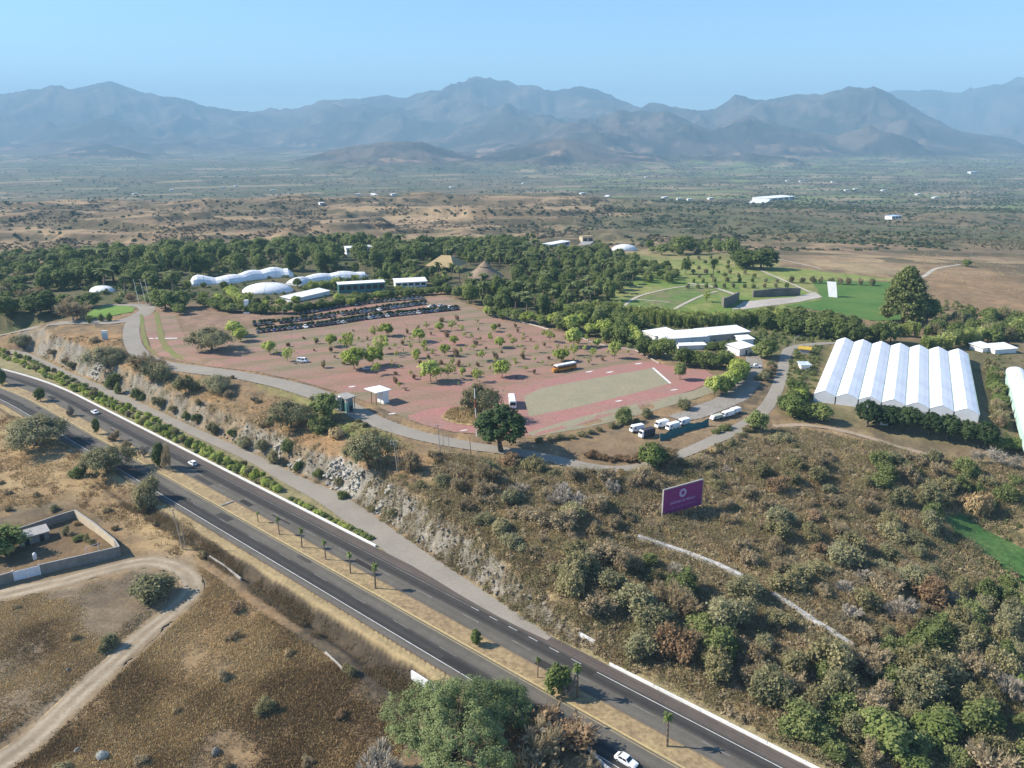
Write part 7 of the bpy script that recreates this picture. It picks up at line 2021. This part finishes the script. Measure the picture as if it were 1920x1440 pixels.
for px, n, W in (([(1640,870),(1920,890),(1925,1300),(1800,1440),(1560,1440),(1640,1260),(1780,1180),(1760,1000)], 2600, 1.6), ([(1470,640),(1540,650),(1520,790),(1480,775)], 1200, 1.8), ([(1210,600),(1420,606),(1560,606),(1660,625),(1660,645),(1480,640),(1440,665),(1250,665)], 1300, 2.2), ([(1130,600),(1210,600),(1230,660),(1150,650)], 500, 2.5), ([(1850,660),(1925,680),(1925,860),(1860,850)], 500, 1.8), ([(590,785),(700,792),(770,838),(640,822)], 700, .6), ([(1760,968),(1800,958),(1925,1045),(1925,1115),(1850,1065)], 900, .8), ([(1740,560),(1925,590),(1925,650),(1760,650)], 500, 3)):
    c, rg = cover(px, n, len(gu) + 370); gu.append(blobs(c, rg, W, .11, 40))
for px, n, W in (([(56,548),(58,486),(200,474),(420,466),(640,458),(800,474),(842,500),(795,514),(700,504),(560,512),(440,520),(350,526),(335,560),(240,562),(150,545)], 1500, 5), ([(880,572),(872,548),(955,528),(960,500),(905,482),(960,462),(1100,466),(1190,475),(1195,525),(1150,562),(1050,592),(960,588)], 900, 4.5), ([(345,560),(450,580),(640,576),(840,548),(842,520),(560,518),(350,528)], 260, 2.6)):
    c, rg = cover(px, n, len(gu) + 570); gu.append(blobs(c, rg, W, .12, 40))
merged("green_undergrowth", gu, 'sage')

# ---- woods of the far hills and valley
rg = np.random.default_rng(77)
def farpts(n, y0, y1, x0=-60, x1=1980, pw=1.0):
    out = []
    for k in range(n):
        px_, py_ = rg.uniform(x0, x1), y0 + (y1 - y0) * rg.random() ** pw
        x, y, z = at(px_, py_)
        out.append((x, y))
    a = np.array(out)
    return a[hz(a[:, 0], a[:, 1], DEP) < .02]
def fblobs(c, W, per, lq=.2):
    return blobs(c, rg, W, lq, per, .42)
c = farpts(24000, 288, 405, pw=.85); r = np.hypot(c[:, 0], c[:, 1]); azp = np.degrees(np.arctan2(c[:, 0], c[:, 1]))
den = sstep(.47, .57, fbm(c[:, 0] / 210, c[:, 1] / 130, 303, 4)) * (.25 + .75 * sstep(-8, 8, azp)) * np.clip(sstep(1900, 2500, r) + sstep(3, 9, azp), .08, 1) + .012
c = c[rg.random(len(c)) < den]; r = np.hypot(c[:, 0], c[:, 1])
fw = [fblobs(c, 5.6 + r / 1300, 11)]
c = farpts(7000, 375, 470); azp = np.degrees(np.arctan2(c[:, 0], c[:, 1]))
den = sstep(.48, .58, fbm(c[:, 0] / 85, c[:, 1] / 60, 309, 4)) * (.16 + .84 * sstep(0, 10, azp)) + .004
c = c[rg.random(len(c)) < den]
fw.append(fblobs(c, np.full(len(c), 4.6), 22))
merged("far_woods", fw, 'valley')
c = farpts(16000, 360, 470); den = sstep(.47, .57, fbm(c[:, 0] / 65, c[:, 1] / 50, 313, 4)) * .95 + .01
c = c[rg.random(len(c)) < den]
merged("far_scrub", [fblobs(c, np.full(len(c), 3.1), 12)], 'hill')
print("stuff done", len([o for o in COL.objects]))

# ------------------------------------------------------------------ haze
hm = MB().box(-25000, 25000, -3000, 25500, -300, 1250)
m, nt, b, out = new_mat("haze_air")
nt.nodes.remove(b)
pv = N(nt, "ShaderNodeVolumePrincipled")
pv.inputs["Color"].default_value = (.45, .76, 1.0, 1)
pv.inputs["Density"].default_value = 0.95e-4
pv.inputs["Anisotropy"].default_value = 0.0
nt.links.new(pv.outputs[0], out.inputs["Volume"])
tag(hm.build("haze", m), kind='stuff')
